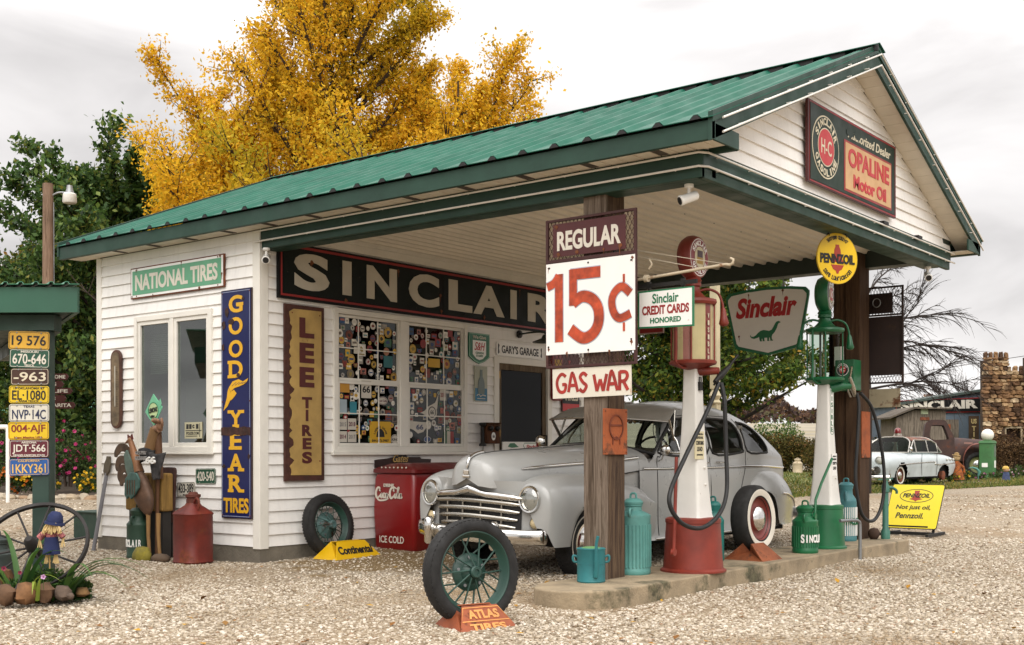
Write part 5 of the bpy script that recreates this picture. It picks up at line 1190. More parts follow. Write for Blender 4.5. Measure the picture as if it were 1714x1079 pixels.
# plaque on the post
PX = Fr((4.043, 0, 0), YP)
t = thing('rust_plaque', 'small rusty embossed plaque nailed to the near post', 'plaque', (4.043, .17, 1.07)); panel(t, rust_bright, PX, rect(.0, .335, 1.07, 1.43), 0, .014, bevel=.004); em = mat('plaque_relief', '#70341c', .85, var=.3, vscale=8)
outline(t, em, PX, disc(.17, 1.285, .095, .095), .012, .0142, .021, 'relief'); mb = MB(); mb.ribbon([(.09, 1.30), (.25, 1.30)], .014, PX, .0142, .020); mb.ribbon([(.12, 1.15), (.12, 1.19), (.17, 1.21), (.22, 1.19), (.22, 1.15)], .01, PX, .0142, .02); mb.build('relief', em, t)
screws(t, PX, [(.02, 1.09), (.315, 1.09), (.02, 1.41), (.315, 1.41)], .014)
# bracket with the credit-card sign
t = thing('sign_bracket', 'rusty cream iron arm with guy wires on the near post', 'bracket', (4.04, .2, 2.41)); arm_m = mat('arm_cream', '#b9ab92', .6, var=.15, rust=('#7c4a2a', .35, 9))
mb = MB(); tip = [(5.0, .2, 2.47), (5.03, .2, 2.463), (5.055, .2, 2.475), (5.06, .2, 2.50), (5.035, .2, 2.513)]; mb.tube([(4.04, .2, 2.415)]+tip, [.012, .012, .012, .011, .01, .009], 8); mb.lathe([(.03, -.015), (.03, .015)], (4.32, .2, 2.428), XP, 12); mb.build('arm', arm_m, t, smooth=60)
mb = MB(); mb.tube(smooth_path([(4.345, .2, 2.57), (4.365, .2, 2.535), (4.34, .2, 2.50)]), .008); mb.build('scroll', arm_m, t)
mb = MB(); mb.tube([(4.04, .2, 2.70), (4.99, .2, 2.475)], .003, 6); mb.tube([(4.04, .21, 2.66), (4.80, .2, 2.46)], .003, 6); mb.build('guy_wire', mat('wire_cream', '#b5ab98', .5), t)
mb = MB(); mb.box(4.04, 4.76, .19, .21, 2.355, 2.385); mb.build('lower_bar', steel_dark, t)
mb = MB(); mb.box(4.028, 4.045, .16, .24, 2.32, 2.74); mb.build('post_plate', steel_dark, t)
CF = Fr((0, .196, 0), XP)
t = thing('hanging_sign', 'small white CREDIT CARDS HONORED sign hanging from the iron arm', 'sign', (4.495, .2, 2.05))
pl = [(4.250, 2.045), (4.735, 2.035), (4.735, 2.335), (4.250, 2.330)]; panel(t, sign_green, CF, pl, -.008, .008, 'edge'); panel(t, enamel, CF, [(4.262, 2.057), (4.723, 2.047), (4.723, 2.323), (4.262, 2.318)], .0083, .0105)
text(t, sign_green, 'Sinclair', CF, 4.495, 2.265, .23, .075, bold=.02, d0=.0107, d1=.013); text(t, sign_red, 'CREDIT CARDS', CF, 4.494, 2.178, .41, .07, bold=.035, d0=.0107, d1=.013); text(t, sign_green, 'HONORED', CF, 4.495, 2.098, .27, .042, bold=.03, d0=.0107, d1=.013)
mb = MB()
for x in (4.34, 4.64): mb.tube([(x, .2, 2.33), (x, .2, 2.36)], .006); mb.box(x-.014, x+.014, .186, .214, 2.345, 2.40)
mb.build('hook', steel_dark, t)
# shield sign hanging under the far beam
DFR = Fr((0, 5.5, 0), XP)
t = thing('hanging_sign', 'large white Sinclair shield sign with green long-necked animal emblem', 'sign', (2.77, 5.5, 2.27))
def shield(k, cx=2.765, cy=2.69):
    base = [(-.545, .30), (-.50, .345), (-.30, .372), (0, .385), (.30, .375), (.50, .35), (.545, .305), (.545, .26), (.44, -.33), (.41, -.36), (.02, -.44), (-.40, -.345), (-.43, -.31), (-.545, .26)]
    return [(cx+x-(math.copysign(k, x) if abs(x) > .05 else 0), cy+y-(math.copysign(k, y))) for x, y in base]
panel(t, sign_green, DFR, shield(0), -.012, .012, 'edge'); panel(t, enamel, DFR, shield(.032), .0125, .016); stains(t, DFR, [(2.53, 3.0), (2.98, 3.02), (2.4, 2.5), (3.2, 2.45)], .0163, 1, 4); text(t, bright_red, 'Sinclair', DFR, 2.76, 2.84, .80, .25, bold=.04, shear=.22, d0=.0163, d1=.020)
panel(t, sign_green, DFR, [(2.555+.40*x, 2.385+.40*y) for x, y in DINO], .0163, .020, 'emblem')
mb = MB()
for x in (2.53, 2.98): mb.box(x-.018, x+.018, 5.492, 5.508, 3.03, 3.10); mb.tube([(x, 5.5, 3.09), (x, 5.5, 3.175)], .007)
mb.build('hanger', galv, t)
# round yellow sign under the gable beam
dY = Vec((.45, .89, 0)).normalized(); PO = Vec((4.80, 2.73, 2.86)); ZF = Fr(PO, dY)
t = thing('hanging_sign', 'round yellow PENNZOIL sign hanging under the gable beam', 'sign', tuple(PO))
py = mat('sign_lemon', '#d9b208', .35, var=.04); panel(t, py, ZF, disc(0, 0, .235, n=44), -.006, .006); outline(t, mat('pale_edge', '#a98d2c', .5), ZF, disc(0, 0, .2325, n=44), .004, .0062, .0075)
brick_red = mat('bell_red', '#9a3320', .5, var=.1)
BELL = [(-.075, -.055), (-.06, -.035), (-.04, .02), (-.035, .06), (-.02, .09), (-.022, .105), (.022, .105), (.02, .09), (.035, .06), (.04, .02), (.06, -.035), (.075, -.055)]
panel(t, brick_red, ZF, [(x, .02+y) for x, y in BELL], .0062, .0085, 'emblem'); panel(t, brick_red, ZF, [(-.075, -.06), (.075, -.06), (.05, -.10), (.02, -.115), (.01, -.14), (-.01, -.14), (-.02, -.115), (-.05, -.10)], .0062, .0085, 'emblem')
mb = MB(); put_text(mb, 'PENNZOIL', ZF, 0, -.005, .40, .09, bold=.045, d0=.0088, d1=.0115); arc_text(mb, 'Supreme Quality', ZF, 0, 0, .19, 128, 52, .035, .02, bold=.02, d0=.0064, d1=.009); arc_text(mb, 'Safe Lubrication', ZF, 0, 0, .185, 215, 325, .04, .023, bold=.02, inside=True, d0=.0064, d1=.009); mb.build('lettering', ink, t, fix=False)
mb = MB()
for x in (-.10, .10): p = ZF.p(x, .21); mb.tube([p, p+Vec((0, 0, 3.09-p.z+.01))], .005); mb.tube([p+Vec((.012*math.cos(a), 0, .012*math.sin(a))) for a in [i*PI/4 for i in range(8)]], .003, 6, True)
mb.build('hook', steel_dark, t)
# second price board (its back) on the far post, rusty panel below, green box
BF = Fr((0, 5.54, 0), XP)
t = thing('price_board', 'dark back of a price board on the far post', 'price board', (3.98, 5.54, 1.85)); bk = mat('board_back', '#2a1c18', .8, var=.2, rust=('#3a281c', .25, 4))
mb = MB()
for a, b, c, d in ((3.54, 3.56, 1.86, 2.965), (4.395, 4.415, 1.86, 2.965), (3.56, 4.395, 2.945, 2.965), (3.56, 4.395, 2.63, 2.65), (3.56, 4.395, 1.86, 1.88)): mb.prism(rect(a, b, c, d), BF, -.01, .012)
mb.build('frame', bk, t); panel(t, bk, BF, rect(3.60, 4.29, 2.66, 2.89), -.008, -.004, 'top_panel'); panel(t, bk, BF, rect(3.55, 4.405, 1.955, 2.625), -.008, -.004, 'price_panel')
mb = MB(); mesh_lattice(mb, BF, 3.56, 4.395, 2.65, 2.945); mesh_lattice(mb, BF, 3.56, 4.395, 1.88, 1.96); mb.build('expanded_mesh', bk, t, fix=False)
mb = MB(); mb.tube([(4.12+.045*math.cos(i*PI/6), 5.5, 2.78+.05*math.sin(i*PI/6)) for i in range(12)], .006, 6, True); mb.build('ring', galv, t)
t = thing('tin_plate', 'rusty cream tin panel under the dark price board', 'panel', (3.98, 5.54, 1.59)); panel(t, mat('cream_tin', '#9a9077', .6, var=.12, rust=('#5a3820', .32, 4.5)), BF, rect(3.60, 4.375, 1.59, 1.80), -.006, .006)
t = thing('meter_box', 'green steel box with round emblem on the far post', 'box', (3.94, 5.1, 1.77)); gp = mat('pump_green', '#0d5c35', .42, var=.14, coat=.12)
mb = MB(); mb.box(3.84, 4.06, 4.98, 5.19, 1.77, 2.11); mb.build('case', gp, t, bevel=.006)
HF_ = Fr((0, 4.978, 0), XP); panel(t, enamel, HF_, disc(3.93, 2.0, .07), .0, .003, 'emblem'); panel(t, ink, HF_, disc(3.93, 2.0, .064), .0032, .0042, 'emblem_ring'); panel(t, bright_red, HF_, disc(3.93, 2.0, .042), .0045, .0055, 'emblem_centre')
mb = MB(); put_text(mb, 'H-C', HF_, 3.93, 2.0, .06, .04, bold=.02, d0=.0058, d1=.007); arc_text(mb, 'SINCLAIR', HF_, 3.93, 2.0, .053, 160, 20, .014, .013, bold=.03, d0=.0045, d1=.006); mb.build('lettering', enamel, t, fix=False)
t = thing('rust_plaque', 'tall rusty plate on the far post', 'plaque', (4.043, 5.4, 1.02)); panel(t, rust_bright, PX, rect(5.23, 5.48, 1.02, 1.54), 0, .008)
t = thing('paper_card', 'small white card on the far post', 'card', (3.8, 5.19, 2.1)); panel(t, enamel, Fr((0, 5.21, 0), XP), rect(3.74, 3.85, 2.06, 2.28), 0, .006)
t = thing('tin_sign', 'small red tin sign hanging at the back of the canopy', 'sign', (1.17, 5.45, 2.6)); TF = Fr((0, 5.45, 0), XP); panel(t, mat('pale_red_edge', '#b59a93', .5), TF, rect(.99, 1.36, 2.61, 2.76), 0, .01, 'edge'); panel(t, sign_red, TF, rect(1.005, 1.345, 2.625, 2.745), .0105, .013)
mb = MB(); mb.tube([(1.06, 5.455, 2.76), (1.06, 5.455, 3.18)], .004); mb.tube([(1.28, 5.455, 2.76), (1.28, 5.455, 3.18)], .004); mb.build('hanger', steel_dark, t)

# ================================================================ PUMPS
IZ = .10
def square_ring(c, hw, hd, z, r, n=4):
    return [Vec((c[0]+x, c[1]+y, z)) for x, y in rrect(-hw, hw, -hd, hd, r, n)]
def loft(mb, rings, cap=True):
    n = len(rings[0]); vs = [p for r_ in rings for p in r_]; fs = [(i*n+j, i*n+(j+1) % n, (i+1)*n+(j+1) % n, (i+1)*n+j) for i in range(len(rings)-1) for j in range(n)]
    if cap: fs += [tuple(range(n-1, -1, -1)), tuple((len(rings)-1)*n+j for j in range(n))]
    mb.add(vs, fs)
white_pump = mat('pump_white', '#d6d3cc', .35, var=.06, coat=.15, rust=('#7a5236', .05, 9))
hose_m = mat('hose_black', '#161616', .55, var=.15)
def pump(c, paint, label, glass_kind, base_r, globe_face, lever_pts, hose, seed, striped=False, metal=None):
    x, y = c; t = thing('visible_gas_pump', label, 'gas pump', (x, y, IZ), group='old visible gas pumps on the island')
    mb = MB(); mb.lathe([(base_r*1.02, 0), (base_r*1.02, .015), (base_r*.93, .03), (base_r*.90, .12), (base_r*.84, .40), (base_r*.86, .405), (base_r*.86, .435), (base_r*.80, .445), (.1, .45)], (x, y, IZ), n=36); mb.build('base', paint, t, smooth=40)
    rings = [square_ring(c, hw, hw, IZ+z, r_) for hw, z, r_ in ((.135, .44, .04), (.125, .47, .035), (.115, .56, .03), (.103, .70, .028), (.09, .92, .024), (.076, 1.18, .02), (.066, 1.45, .018), (.060, 1.70, .016))]
    mb = MB(); loft(mb, rings); mb.build('column', white_pump, t, smooth=50)
    mb = MB(); mb.lathe([(.012, 0), (.012, .012), (.005, .016)], (x+.101, y+.02, IZ+.72), XP, 12); mb.lathe([(.012, 0), (.012, .012), (.005, .016)], (x+.092, y+.02, IZ+.86), XP, 12); mb.lathe([(.008, 0), (.008, .01)], (x+.073, y+.0, IZ+1.24), XP, 10); mb.build('rivet', white_pump, t)
    rn = random.Random(seed)
    # plate at the foot, cylinder, crown
    zc = IZ+1.72; zt = IZ+2.23; rc = .165
    mb = MB(); mb.lathe([(.06, -.05), (.10, -.035), (rc+.03, 0), (rc+.034, .018), (rc+.02, .03), (.03, .032)], (x, y, zc), n=32); mb.build('lower_plate', paint, t, smooth=40)
    mb = MB(); mb.lathe([(.03, -.02), (rc+.02, -.02), (rc+.034, .0), (rc+.03, .022), (.11, .045), (.085, .07), (.062, .095), (.055, .13), (.07, .14), (.07, .165), (.05, .17)], (x, y, zt), n=32); mb.build('crown', paint, t, smooth=35)
    if striped:
        n = 16; mb = MB()
        for i in range(n):
            a0, a1 = 2*PI*i/n, 2*PI*(i+1)/n; mb.m = (0, 0, 1, 0, 2, 0, 0, 1)[i % 8]
            vs = [(x+rc*math.cos(a), y+rc*math.sin(a), z) for a in [a0+(a1-a0)*k/3 for k in range(4)] for z in (zc+.03, zt-.02)]; mb.add(vs, [(2*k, 2*k+2, 2*k+3, 2*k+1) for k in range(3)])
        mb.build('cylinder', [mat('faded_cream', '#b8ab7e', .3, var=.1), mat('faded_red', '#7d3a34', .35, var=.15), mat('faded_rose', '#9a6a62', .3, var=.12)], t, fix=False)
    else:
        mb = MB(); mb.lathe([(rc-.01, .03), (rc-.01, zt-zc-.02)], (x, y, zc), n=36, caps=False); mb.build('glass_cylinder', glass('pump_glass', '#dde6df', .0, ior=1.3), t, smooth=60)
        mb = MB(); mb.lathe([(.016, .03), (.016, zt-zc-.02)], (x, y, zc), n=12); mb.lathe([(.012, .03), (.012, zt-zc-.02)], (x-.07, y+.05, zc), n=10); mb.build('inner_pipe', galv, t, smooth=60)
        mb = MB(); mb.box(x+.02, x+.024, y-.10, y-.03, zc+.04, zt-.04); gb = mb.build('gauge_board', mat('gauge_board', '#7d6b4c', .6, var=.2), t)
        mb = MB()
        for k in range(10): z = zc+.07+.05*k; mb.box(x+.0245, x+.030, y-.098, y-.032, z, z+.014)
        mb.build('gauge_tab', gp, gb)
        mb = MB(); mb.box(x-.12, x-.115, y-.06, y+.03, zc+.04, zc+.22); mb.build('reflector_sheet', enamel, t)
    for k, a in enumerate((25, 115, 205, 295)):
        mb = MB(); q = R(a); mb.tube([(x+(rc+.012)*math.cos(q), y+(rc+.012)*math.sin(q), zc+.0), (x+(rc+.012)*math.cos(q), y+(rc+.012)*math.sin(q), zt)], .008, 8); mb.build('tie_rod', paint, t, smooth=60)
    # overflow pipe curling from the lower plate
    mb = MB(); q = R(-105); px, py_ = x+(rc+.03)*math.cos(q), y+(rc+.03)*math.sin(q); mb.tube(smooth_path([(px, py_, zt+.0), (px, py_, zc+.12), (px, py_, zc+.02), (px+.04, py_+.04, zc-.035), (x, y-.08, zc-.02)]), .012, 8); mb.build('overflow_pipe', paint, t, smooth=60)
    # curled lamp arms at the crown
    for a in (38, 218):
        q = R(a); dx, dy = math.cos(q), math.sin(q); P = lambda r_, z: (x+dx*r_, y+dy*r_, zt+z)
        mb = MB(); mb.tube(smooth_path([P(.05, .10), P(.13, .115), P(.21, .08), P(.245, .0), P(.25, -.05)]), .011, 8); am = mb.build('lamp_arm', paint, t, smooth=60)
        mb = MB(); mb.lathe([(.014, .0), (.022, -.02), (.032, -.09), (.042, -.13), (.03, -.15), (.001, -.155)], P(.252, -.04), (dx*-.05, dy*-.05, 1), 14); mb.build('lamp_socket', paint, am, smooth=50)
    # globe
    gz_ = zt+.17+.205; n_ = Vec(globe_face).normalized()
    mb = MB(); mb.lathe([(.001, -.085), (.12, -.082), (.165, -.06), (.185, -.02), (.185, .02), (.170, .055), (.155, .062)], (x, y, gz_), n_, 36, caps=False); mb.lathe([(.06, -.21), (.075, -.19), (.06, -.165)], (x, y, gz_), n=20, caps=False); gl = mb.build('globe', paint, t, smooth=40)
    u = Vec((0,0,1)).cross(n_).normalized(); gf = Fr(Vec((x, y, gz_))+n_*.062, u)
    dark = mat('globe_dark', '#3c1416' if striped else '#1d3b2b', .35, var=.1)
    panel(gl, enamel, gf, disc(0, 0, .156, n=32), -.004, .0, 'globe_face'); panel(gl, mat('globe_red', '#7c1a1d', .35) if striped else dark, gf, disc(0, 0, .148, n=32), .0004, .003, 'globe_ring'); panel(gl, mat('globe_cream', '#c9bf9c', .35), gf, disc(0, 0, .088, n=28), .0034, .006, 'globe_centre')
    mb = MB(); arc_text(mb, 'SINCLAIR', gf, 0, 0, .118, 158, 22, .042, .034, bold=.03, d0=.0034, d1=.006); arc_text(mb, 'GASOLINE', gf, 0, 0, .118, 202, 338, .042, .034, bold=.03, inside=True, d0=.0034, d1=.006)
    mb.build('globe_lettering', enamel, gl, fix=False)
    if striped:
        mb = MB(); mb.prism(rect(-.045, .045, .0, .055), gf, .0064, .008); mb.build('globe_picture', dark, gl); panel(gl, mat('globe_gold', '#a8822a', .4), gf, rect(-.05, .05, -.055, -.002), .0064, .008, 'globe_picture')
    else:
        panel(gl, bright_red, gf, rrect(-.06, .06, -.065, .065, .02), .0064, .008, 'globe_picture'); text(gl, enamel, 'H-C', gf, 0, 0, .095, .075, name='globe_lettering', bold=.02, d0=.0083, d1=.010)
    # lever and hose
    mb = MB(); mb.tube(lever_pts, .014, 8); mb.lathe([(.03, -.012), (.03, .012)], lever_pts[0], (1,0,0), 14); mb.build('lever', paint, t, smooth=60)
    mb = MB(); mb.tube(smooth_path(hose, 8), .018, 10); mb.build('hose', hose_m, t, smooth=60)
    return t, zc, zt, rc
pump_red = mat('pump_red', '#7a2b1d', .5, var=.2, vscale=4, coat=.05, rust=('#3c241c', .06, 9)); crown_red = pump_red
x, y = 4.24, 1.06
red_hose = [(4.46, 1.10, 1.66), (4.46, .90, 1.42), (4.45, .56, 1.05), (4.45, .34, .80), (4.46, .32, .66), (4.5, .44, .53), (4.54, .66, .49), (4.56, .90, .58), (4.55, 1.06, .76), (4.52, 1.11, 1.1), (4.50, 1.12, 1.5), (4.47, 1.12, 1.66)]
pr, zc, zt, rc = pump((x, y), pump_red, 'visible gas pump with red base, striped cylinder and red globe', 'striped', .268, (1, .02, 0), [(4.38, .50, .30), (4.385, .51, .55), (4.38, .545, 1.05)], red_hose, 4, True)
def nozzle(parent, p, d, m):
    p, d = Vec(p), Vec(d).normalized(); mb = MB(); mb.tube([p-d*.10, p-d*.02, p, p+d*.10, p+d*.16], [.018, .026, .03, .022, .016], 10); sd = d.orthogonal().normalized(); mb.tube([p+d*.16, p+d*.20+sd*.02, p+d*.27+sd*.05], .012, 8); mb.tube([p-d*.08-sd*.05, p-sd*.06, p+d*.08-sd*.045], .009, 8); return mb.build('nozzle', m, parent, smooth=50)
nozzle(pr, (4.46, 1.13, 1.72), (.05, .45, .30), steel_dark)
mb = MB(); mb.tube([(4.26, 1.06, 1.77), (4.36, 1.10, 1.76), (4.45, 1.12, 1.76)], [.05, .035, .03], 10); mb.build('valve', pump_red, pr, smooth=50)
CFP = Fr((x+.092, 0, 0), YP)
panel(pr, mat('notice_cream', '#cfc4a0', .5, var=.1), CFP, rect(.925, 1.075, IZ+.93, IZ+1.16), -.004, .003, 'notice')
mb = MB()
for txt, z, w_, h_ in (('FOR USE AS A', 1.137, .11, .016), ('MOTOR FUEL', 1.108, .11, .02), ('CONTAINS', 1.065, .125, .034), ('LEAD', 1.015, .09, .036), ('(TETRAETHYL)', .965, .10, .016)): put_text(mb, txt, CFP, 1.003, IZ+z-.0, w_, h_, bold=.03, d0=.0033, d1=.005)
mb.build('notice_lettering', ink, pr, fix=False)
mb = MB(); mb.box(x+.062, x+.082, y-.03, y+.02, 1.60, 1.67); mb.tube([(x+.072, y-.022, 1.66), (x+.072, y-.018, 1.71), (x+.072, y+.008, 1.71), (x+.072, y+.012, 1.66)], .005); mb.build('padlock', steel_dark, pr)
OV = Fr((x+rc+.003, 0, 0), YP); mb = MB()
for i, ch in enumerate('VISIBLE'): put_text(mb, ch, OV, 1.02, zt-.12-.058*i, .026, .04, bold=.03, d0=0, d1=.002)
mb.build('lettering', cream, pr, fix=False)
x2, y2 = 4.17, 3.93
g_hose = [(4.40, 4.30, 1.70), (4.46, 4.46, 1.55), (4.5, 4.60, 1.2), (4.52, 4.66, .8), (4.50, 4.62, .5), (4.47, 4.45, .36), (4.43, 4.25, .45), (4.40, 4.17, .8), (4.40, 4.22, 1.2), (4.40, 4.26, 1.56), (4.38, 4.25, 1.70)]
pg, zc2, zt2, rc = pump((x2, y2), gp, 'visible gas pump with green base, glass cylinder and green globe', 'glass', .215, (.98, .2, 0), [(4.36, 3.24, .46), (4.36, 3.26, .62), (4.36, 3.40, .78), (4.36, 3.66, 1.02)], g_hose, 6)
nozzle(pg, (4.37, 4.18, 1.74), (.05, -.5, .5), dull_chrome)
mb = MB(); mb.tube([(4.20, 3.95, 1.74), (4.28, 4.04, 1.76), (4.36, 4.13, 1.77)], [.06, .05, .035], 10); mb.build('valve', gp, pg, smooth=50)
VF = Fr((x2+.075, 0, 0), YP); panel(pg, enamel, VF, rrect(y2-.045, y2+.05, IZ+1.16, IZ+1.64, .04), -.012, .0, 'name_plate'); outline(pg, gp, VF, rrect(y2-.04, y2+.045, IZ+1.165, IZ+1.635, .036), .006, .0003, .002, 'name_plate_edge')
mb = MB()
for i, ch in enumerate('VISIBLE'): put_text(mb, ch, VF, y2, IZ+1.595-.063*i, .045 if ch != 'I' else .015, .048, bold=.02, d0=.0003, d1=.0025)
mb.build('lettering', gp, pg, fix=False)
VF2 = Fr((x2+.100, 0, 0), YP); panel(pg, enamel, VF2, rect(y2-.055, y2+.06, IZ+.74, IZ+.97), -.004, .003, 'notice')
mb = MB()
for txt, z, w_, h_ in (('FOR USE AS', .94, .09, .016), ('MOTOR FUEL', .91, .09, .02), ('CONTAINS', .87, .1, .03), ('LEAD', .82, .075, .032)): put_text(mb, txt, VF2, y2, IZ+z, w_, h_, bold=.03, d0=.0033, d1=.005)
mb.build('notice_lettering', ink, pg, fix=False)

# ================================================================ CANS AND TYRES ON THE ISLAND
def milk_can(name, loc, r, h, paint, label, ribs=True, rs=None, band=None, mid=None, collar=.62, lid=None, group=None, ground=IZ, hd=1., bf=.66):
    x, y = loc; t = thing(name, label, 'can', (x, y, ground), group=group); sh_ = h*bf; hh = h; h = h*(1-bf)/.34
    prof = [(r*.96, 0), (r, .012), (r, .035), (r*.985, .04), (r*.985, sh_*.97), (r, sh_), (r*.99, sh_+.012), (r*.86, sh_+h*.06), (r*collar, sh_+h*.12), (r*collar*.96, sh_+h*.20), (r*collar*1.06, sh_+h*.22), (r*collar*1.06, sh_+h*.25)]
    mb = MB(); mb.lathe(prof, (x, y, ground), n=40)
    body = mb.build('body', paint, t, smooth=40)
    if ribs:
        mb = MB(); n = 30
        for i in range(n):
            a = 2*PI*i/n; mb.tube([(x+r*.985*math.cos(a), y+r*.985*math.sin(a), ground+.06), (x+r*.985*math.cos(a), y+r*.985*math.sin(a), ground+sh_*.86)], r*.055, 6)
        mb.build('rib_sheet', mid or paint, body, smooth=60)
    mb = MB(); zt_ = ground+sh_+h*.25; rc_ = r*collar; mb.lathe([(rc_*1.0, -.01), (rc_*1.14, .005), (rc_*1.14, .02), (rc_*.8, .045), (rc_*.4, .05)], (x, y, zt_), n=28); mb.tube(smooth_path([(x-rc_*.4, y, zt_+.045), (x-rc_*.3, y, zt_+.085), (x+rc_*.3, y, zt_+.085), (x+rc_*.4, y, zt_+.045)]), .009, 8); mb.build('lid', lid or paint, t, smooth=40)
    for a in (R(-70), R(110)):
        dx, dy = math.cos(a)*hd, math.sin(a)*hd; mb = MB(); mb.tube(smooth_path([(x+dx*r*.62, y+dy*r*.62, ground+sh_+h*.16), (x+dx*r*.95, y+dy*r*.95, ground+sh_+h*.16), (x+dx*r*1.04, y+dy*r*1.04, ground+sh_+h*.08), (x+dx*r*.96, y+dy*r*.96, ground+sh_+h*.01)]), .012, 8); mb.build('handle', paint, t, smooth=60)
    return t, sh_
def wrap_text(parent, m, s, c, r, zc, h, a0, a1, name='lettering', bold=.03):
    """letters set round an upright cylinder between two bearings"""
    mb = MB(); n = len(s)
    for i, ch in enumerate(s):
        a = R(a0+(a1-a0)*(i+.5)/n); f = Fr((c[0]+r*math.cos(a), c[1]+r*math.sin(a), 0), (-math.sin(a), math.cos(a), 0)); wd = r*R(abs(a1-a0))/n*.86
        put_text(mb, ch, f, 0, zc, wd*(.35 if ch == 'I' else 1), h*(1.12 if i == 0 else 1), bold=bold, d0=-.006, d1=.003)
    return mb.build(name, m, parent, fix=False)
teal = mat('teal_paint', '#256c70', .55, var=.2, rust=('#5b5a45', .10, 7)); teal_pale = mat('teal_pale', '#528780', .55, var=.2, rust=('#6b6247', .16, 7)); teal_deep = mat('teal_deep', '#12665f', .45, var=.1)
milk_can('milk_can', (3.97, .56), .14, .60, teal_pale, 'pale teal ribbed milk can behind the near post', collar=.5, bf=.78)
milk_can('milk_can', (3.93, 1.98), .10, .54, teal_deep, 'teal milk can half hidden behind the red pump', ribs=False)
mg, sh_ = milk_can('milk_can', (4.26, 3.24), .125, .46, gp, 'bright green milk can with white lettering before the green pump', collar=.62)
wrap_text(mg, enamel, 'SINCLAIR', (4.26, 3.24), .133, IZ+.145, .075, -85, 55)
ms, sh_ = milk_can('milk_can', (3.98, 4.95), .115, .66, mat('slate_teal', '#3f7478', .5, var=.12, rust=('#4d4a3d', .06, 8)), 'slate blue milk can with a white ribbed middle behind the green pump', mid=enamel, collar=.62)
wrap_text(ms, gp, 'SINCLAIR', (3.98, 4.95), .124, IZ+.22, .075, -90, 40)
# watering can
t = thing('watering_can', 'teal watering can standing at the foot of the near post', 'watering can', (4.05, -.16, IZ)); wx, wy = 4.03, -.14
mb = MB(); mb.lathe([(.105, 0), (.11, .01), (.107, .02), (.107, .245), (.112, .255), (.105, .26)], (wx, wy, IZ), n=32); mb.lathe([(.109, .14), (.109, .146)], (wx, wy, IZ), n=32); mb.build('body', teal, t, smooth=40)
mb = MB(); mb.lathe([(.104, .25), (.05, .268), (.001, .27)], (wx, wy, IZ), n=28, caps=False); mb.build('top', mat('lichen_teal', '#5f8f5a', .6, var=.2), t, smooth=40)
mb = MB(); mb.tube([(wx+.09, wy-.07, IZ+.05), (wx+.105, wy-.085, IZ+.12), (wx+.115, wy-.10, IZ+.30), (wx+.13, wy-.10, IZ+.36)], [.02, .017, .012, .012], 10); mb.build('spout', teal, t, smooth=60)
for s in (1, -1):
    mb = MB(); d = RT*s; mb.tube(smooth_path([Vec((wx, wy, IZ+.19))+d*.10, Vec((wx, wy, IZ+.20))+d*.135, Vec((wx, wy, IZ+.16))+d*.135, Vec((wx, wy, IZ+.15))+d*.108]), .009, 8); mb.build('handle', teal, t, smooth=60)
# whitewall tyre in a rust stand on the island
def tyre_stand(name, label, loc, ax, m, ln=.42, wd=.28, h=.14, txt=None, tm=None, txt2=None):
    a = Vec(ax).normalized(); u = Vec((0,0,1)).cross(a).normalized(); t = thing(name, label, 'stand', loc); o = Vec(loc); mb = MB()
    P = lambda s, d, z: o+u*s+a*d+Vec((0,0,z))
    for sd in (1, -1):   # two sloping trays back to back with a cradle gap
        v = [P(-ln/2, sd*wd/2, 0), P(ln/2, sd*wd/2, 0), P(ln*.30, sd*.045, h), P(-ln*.30, sd*.045, h)]
        v2 = [P(-ln/2, sd*(wd/2-.008), 0), P(ln/2, sd*(wd/2-.008), 0), P(ln*.30, sd*.035, h-.006), P(-ln*.30, sd*.035, h-.006)]
        mb.add(v+v2, [(0,1,2,3),(7,6,5,4),(0,4,5,1),(1,5,6,2),(2,6,7,3),(3,7,4,0)])
    for sd in (1, -1):
        v = [P(sd*ln/2, -wd/2, 0), P(sd*ln/2, wd/2, 0), P(sd*ln*.30, .04, h*.98), P(sd*ln*.16, 0, h*.5), P(sd*ln*.30, -.04, h*.98)]; mb.add(v, [(0,1,2,3,4)])
    mb.build('cradle', m, t)
    if txt:
        v_ = (P(0, .045, h)-P(0, wd/2, 0)).normalized(); f = Fr(P(0, wd/2, 0), u, v_); L_ = (P(0, .045, h)-P(0, wd/2, 0)).length
        sg = 1 if f.n.dot(a) > 0 else -1
        outline(t, tm, f, [(-ln*.30, L_*.92), (ln*.30, L_*.92), (ln*.40, L_*.42), (-ln*.40, L_*.42)], .007, .0005, .003); text(t, tm, txt, f, 0, L_*.67, ln*.52, L_*.33, bold=.04, d0=.0005, d1=.004); text(t, tm, txt2, f, 0, L_*.20, ln*.6, L_*.24, bold=.04, d0=.0005, d1=.004)
    return t
def show_tyre(label, c, R_, ax, width, ww, rim_m_, cap=True, lean=0):
    t = thing('display_tyre', label, 'tyre', tuple(c)); a = Vec(ax).normalized(); h = width/2
    return t, a, h
stand_rust = mat('stand_rust', '#7e4220', .75, var=.25, vscale=7, rust=('#4a2a1a', .3, 6))
tc_ = Vec((4.10, 2.44, IZ+.365)); t = thing('display_tyre', 'whitewall tyre on a red rim standing on the island', 'tyre', tuple(tc_)); ax_ = Vec((1, -.02, .05)).normalized()
wheel(t, tuple(tc_), 1, .315, 1, 'dish', width=.17, rim_m=mat('rim_red', '#6f2a22', .45), ax=ax_, ww0=.66, ww1=.86, tread=False)
tyre_stand('tyre_stand', 'folded rusty tyre stand on the island', (4.16, 2.32, IZ), (1, -.05, 0), stand_rust, .37, .40, .15)
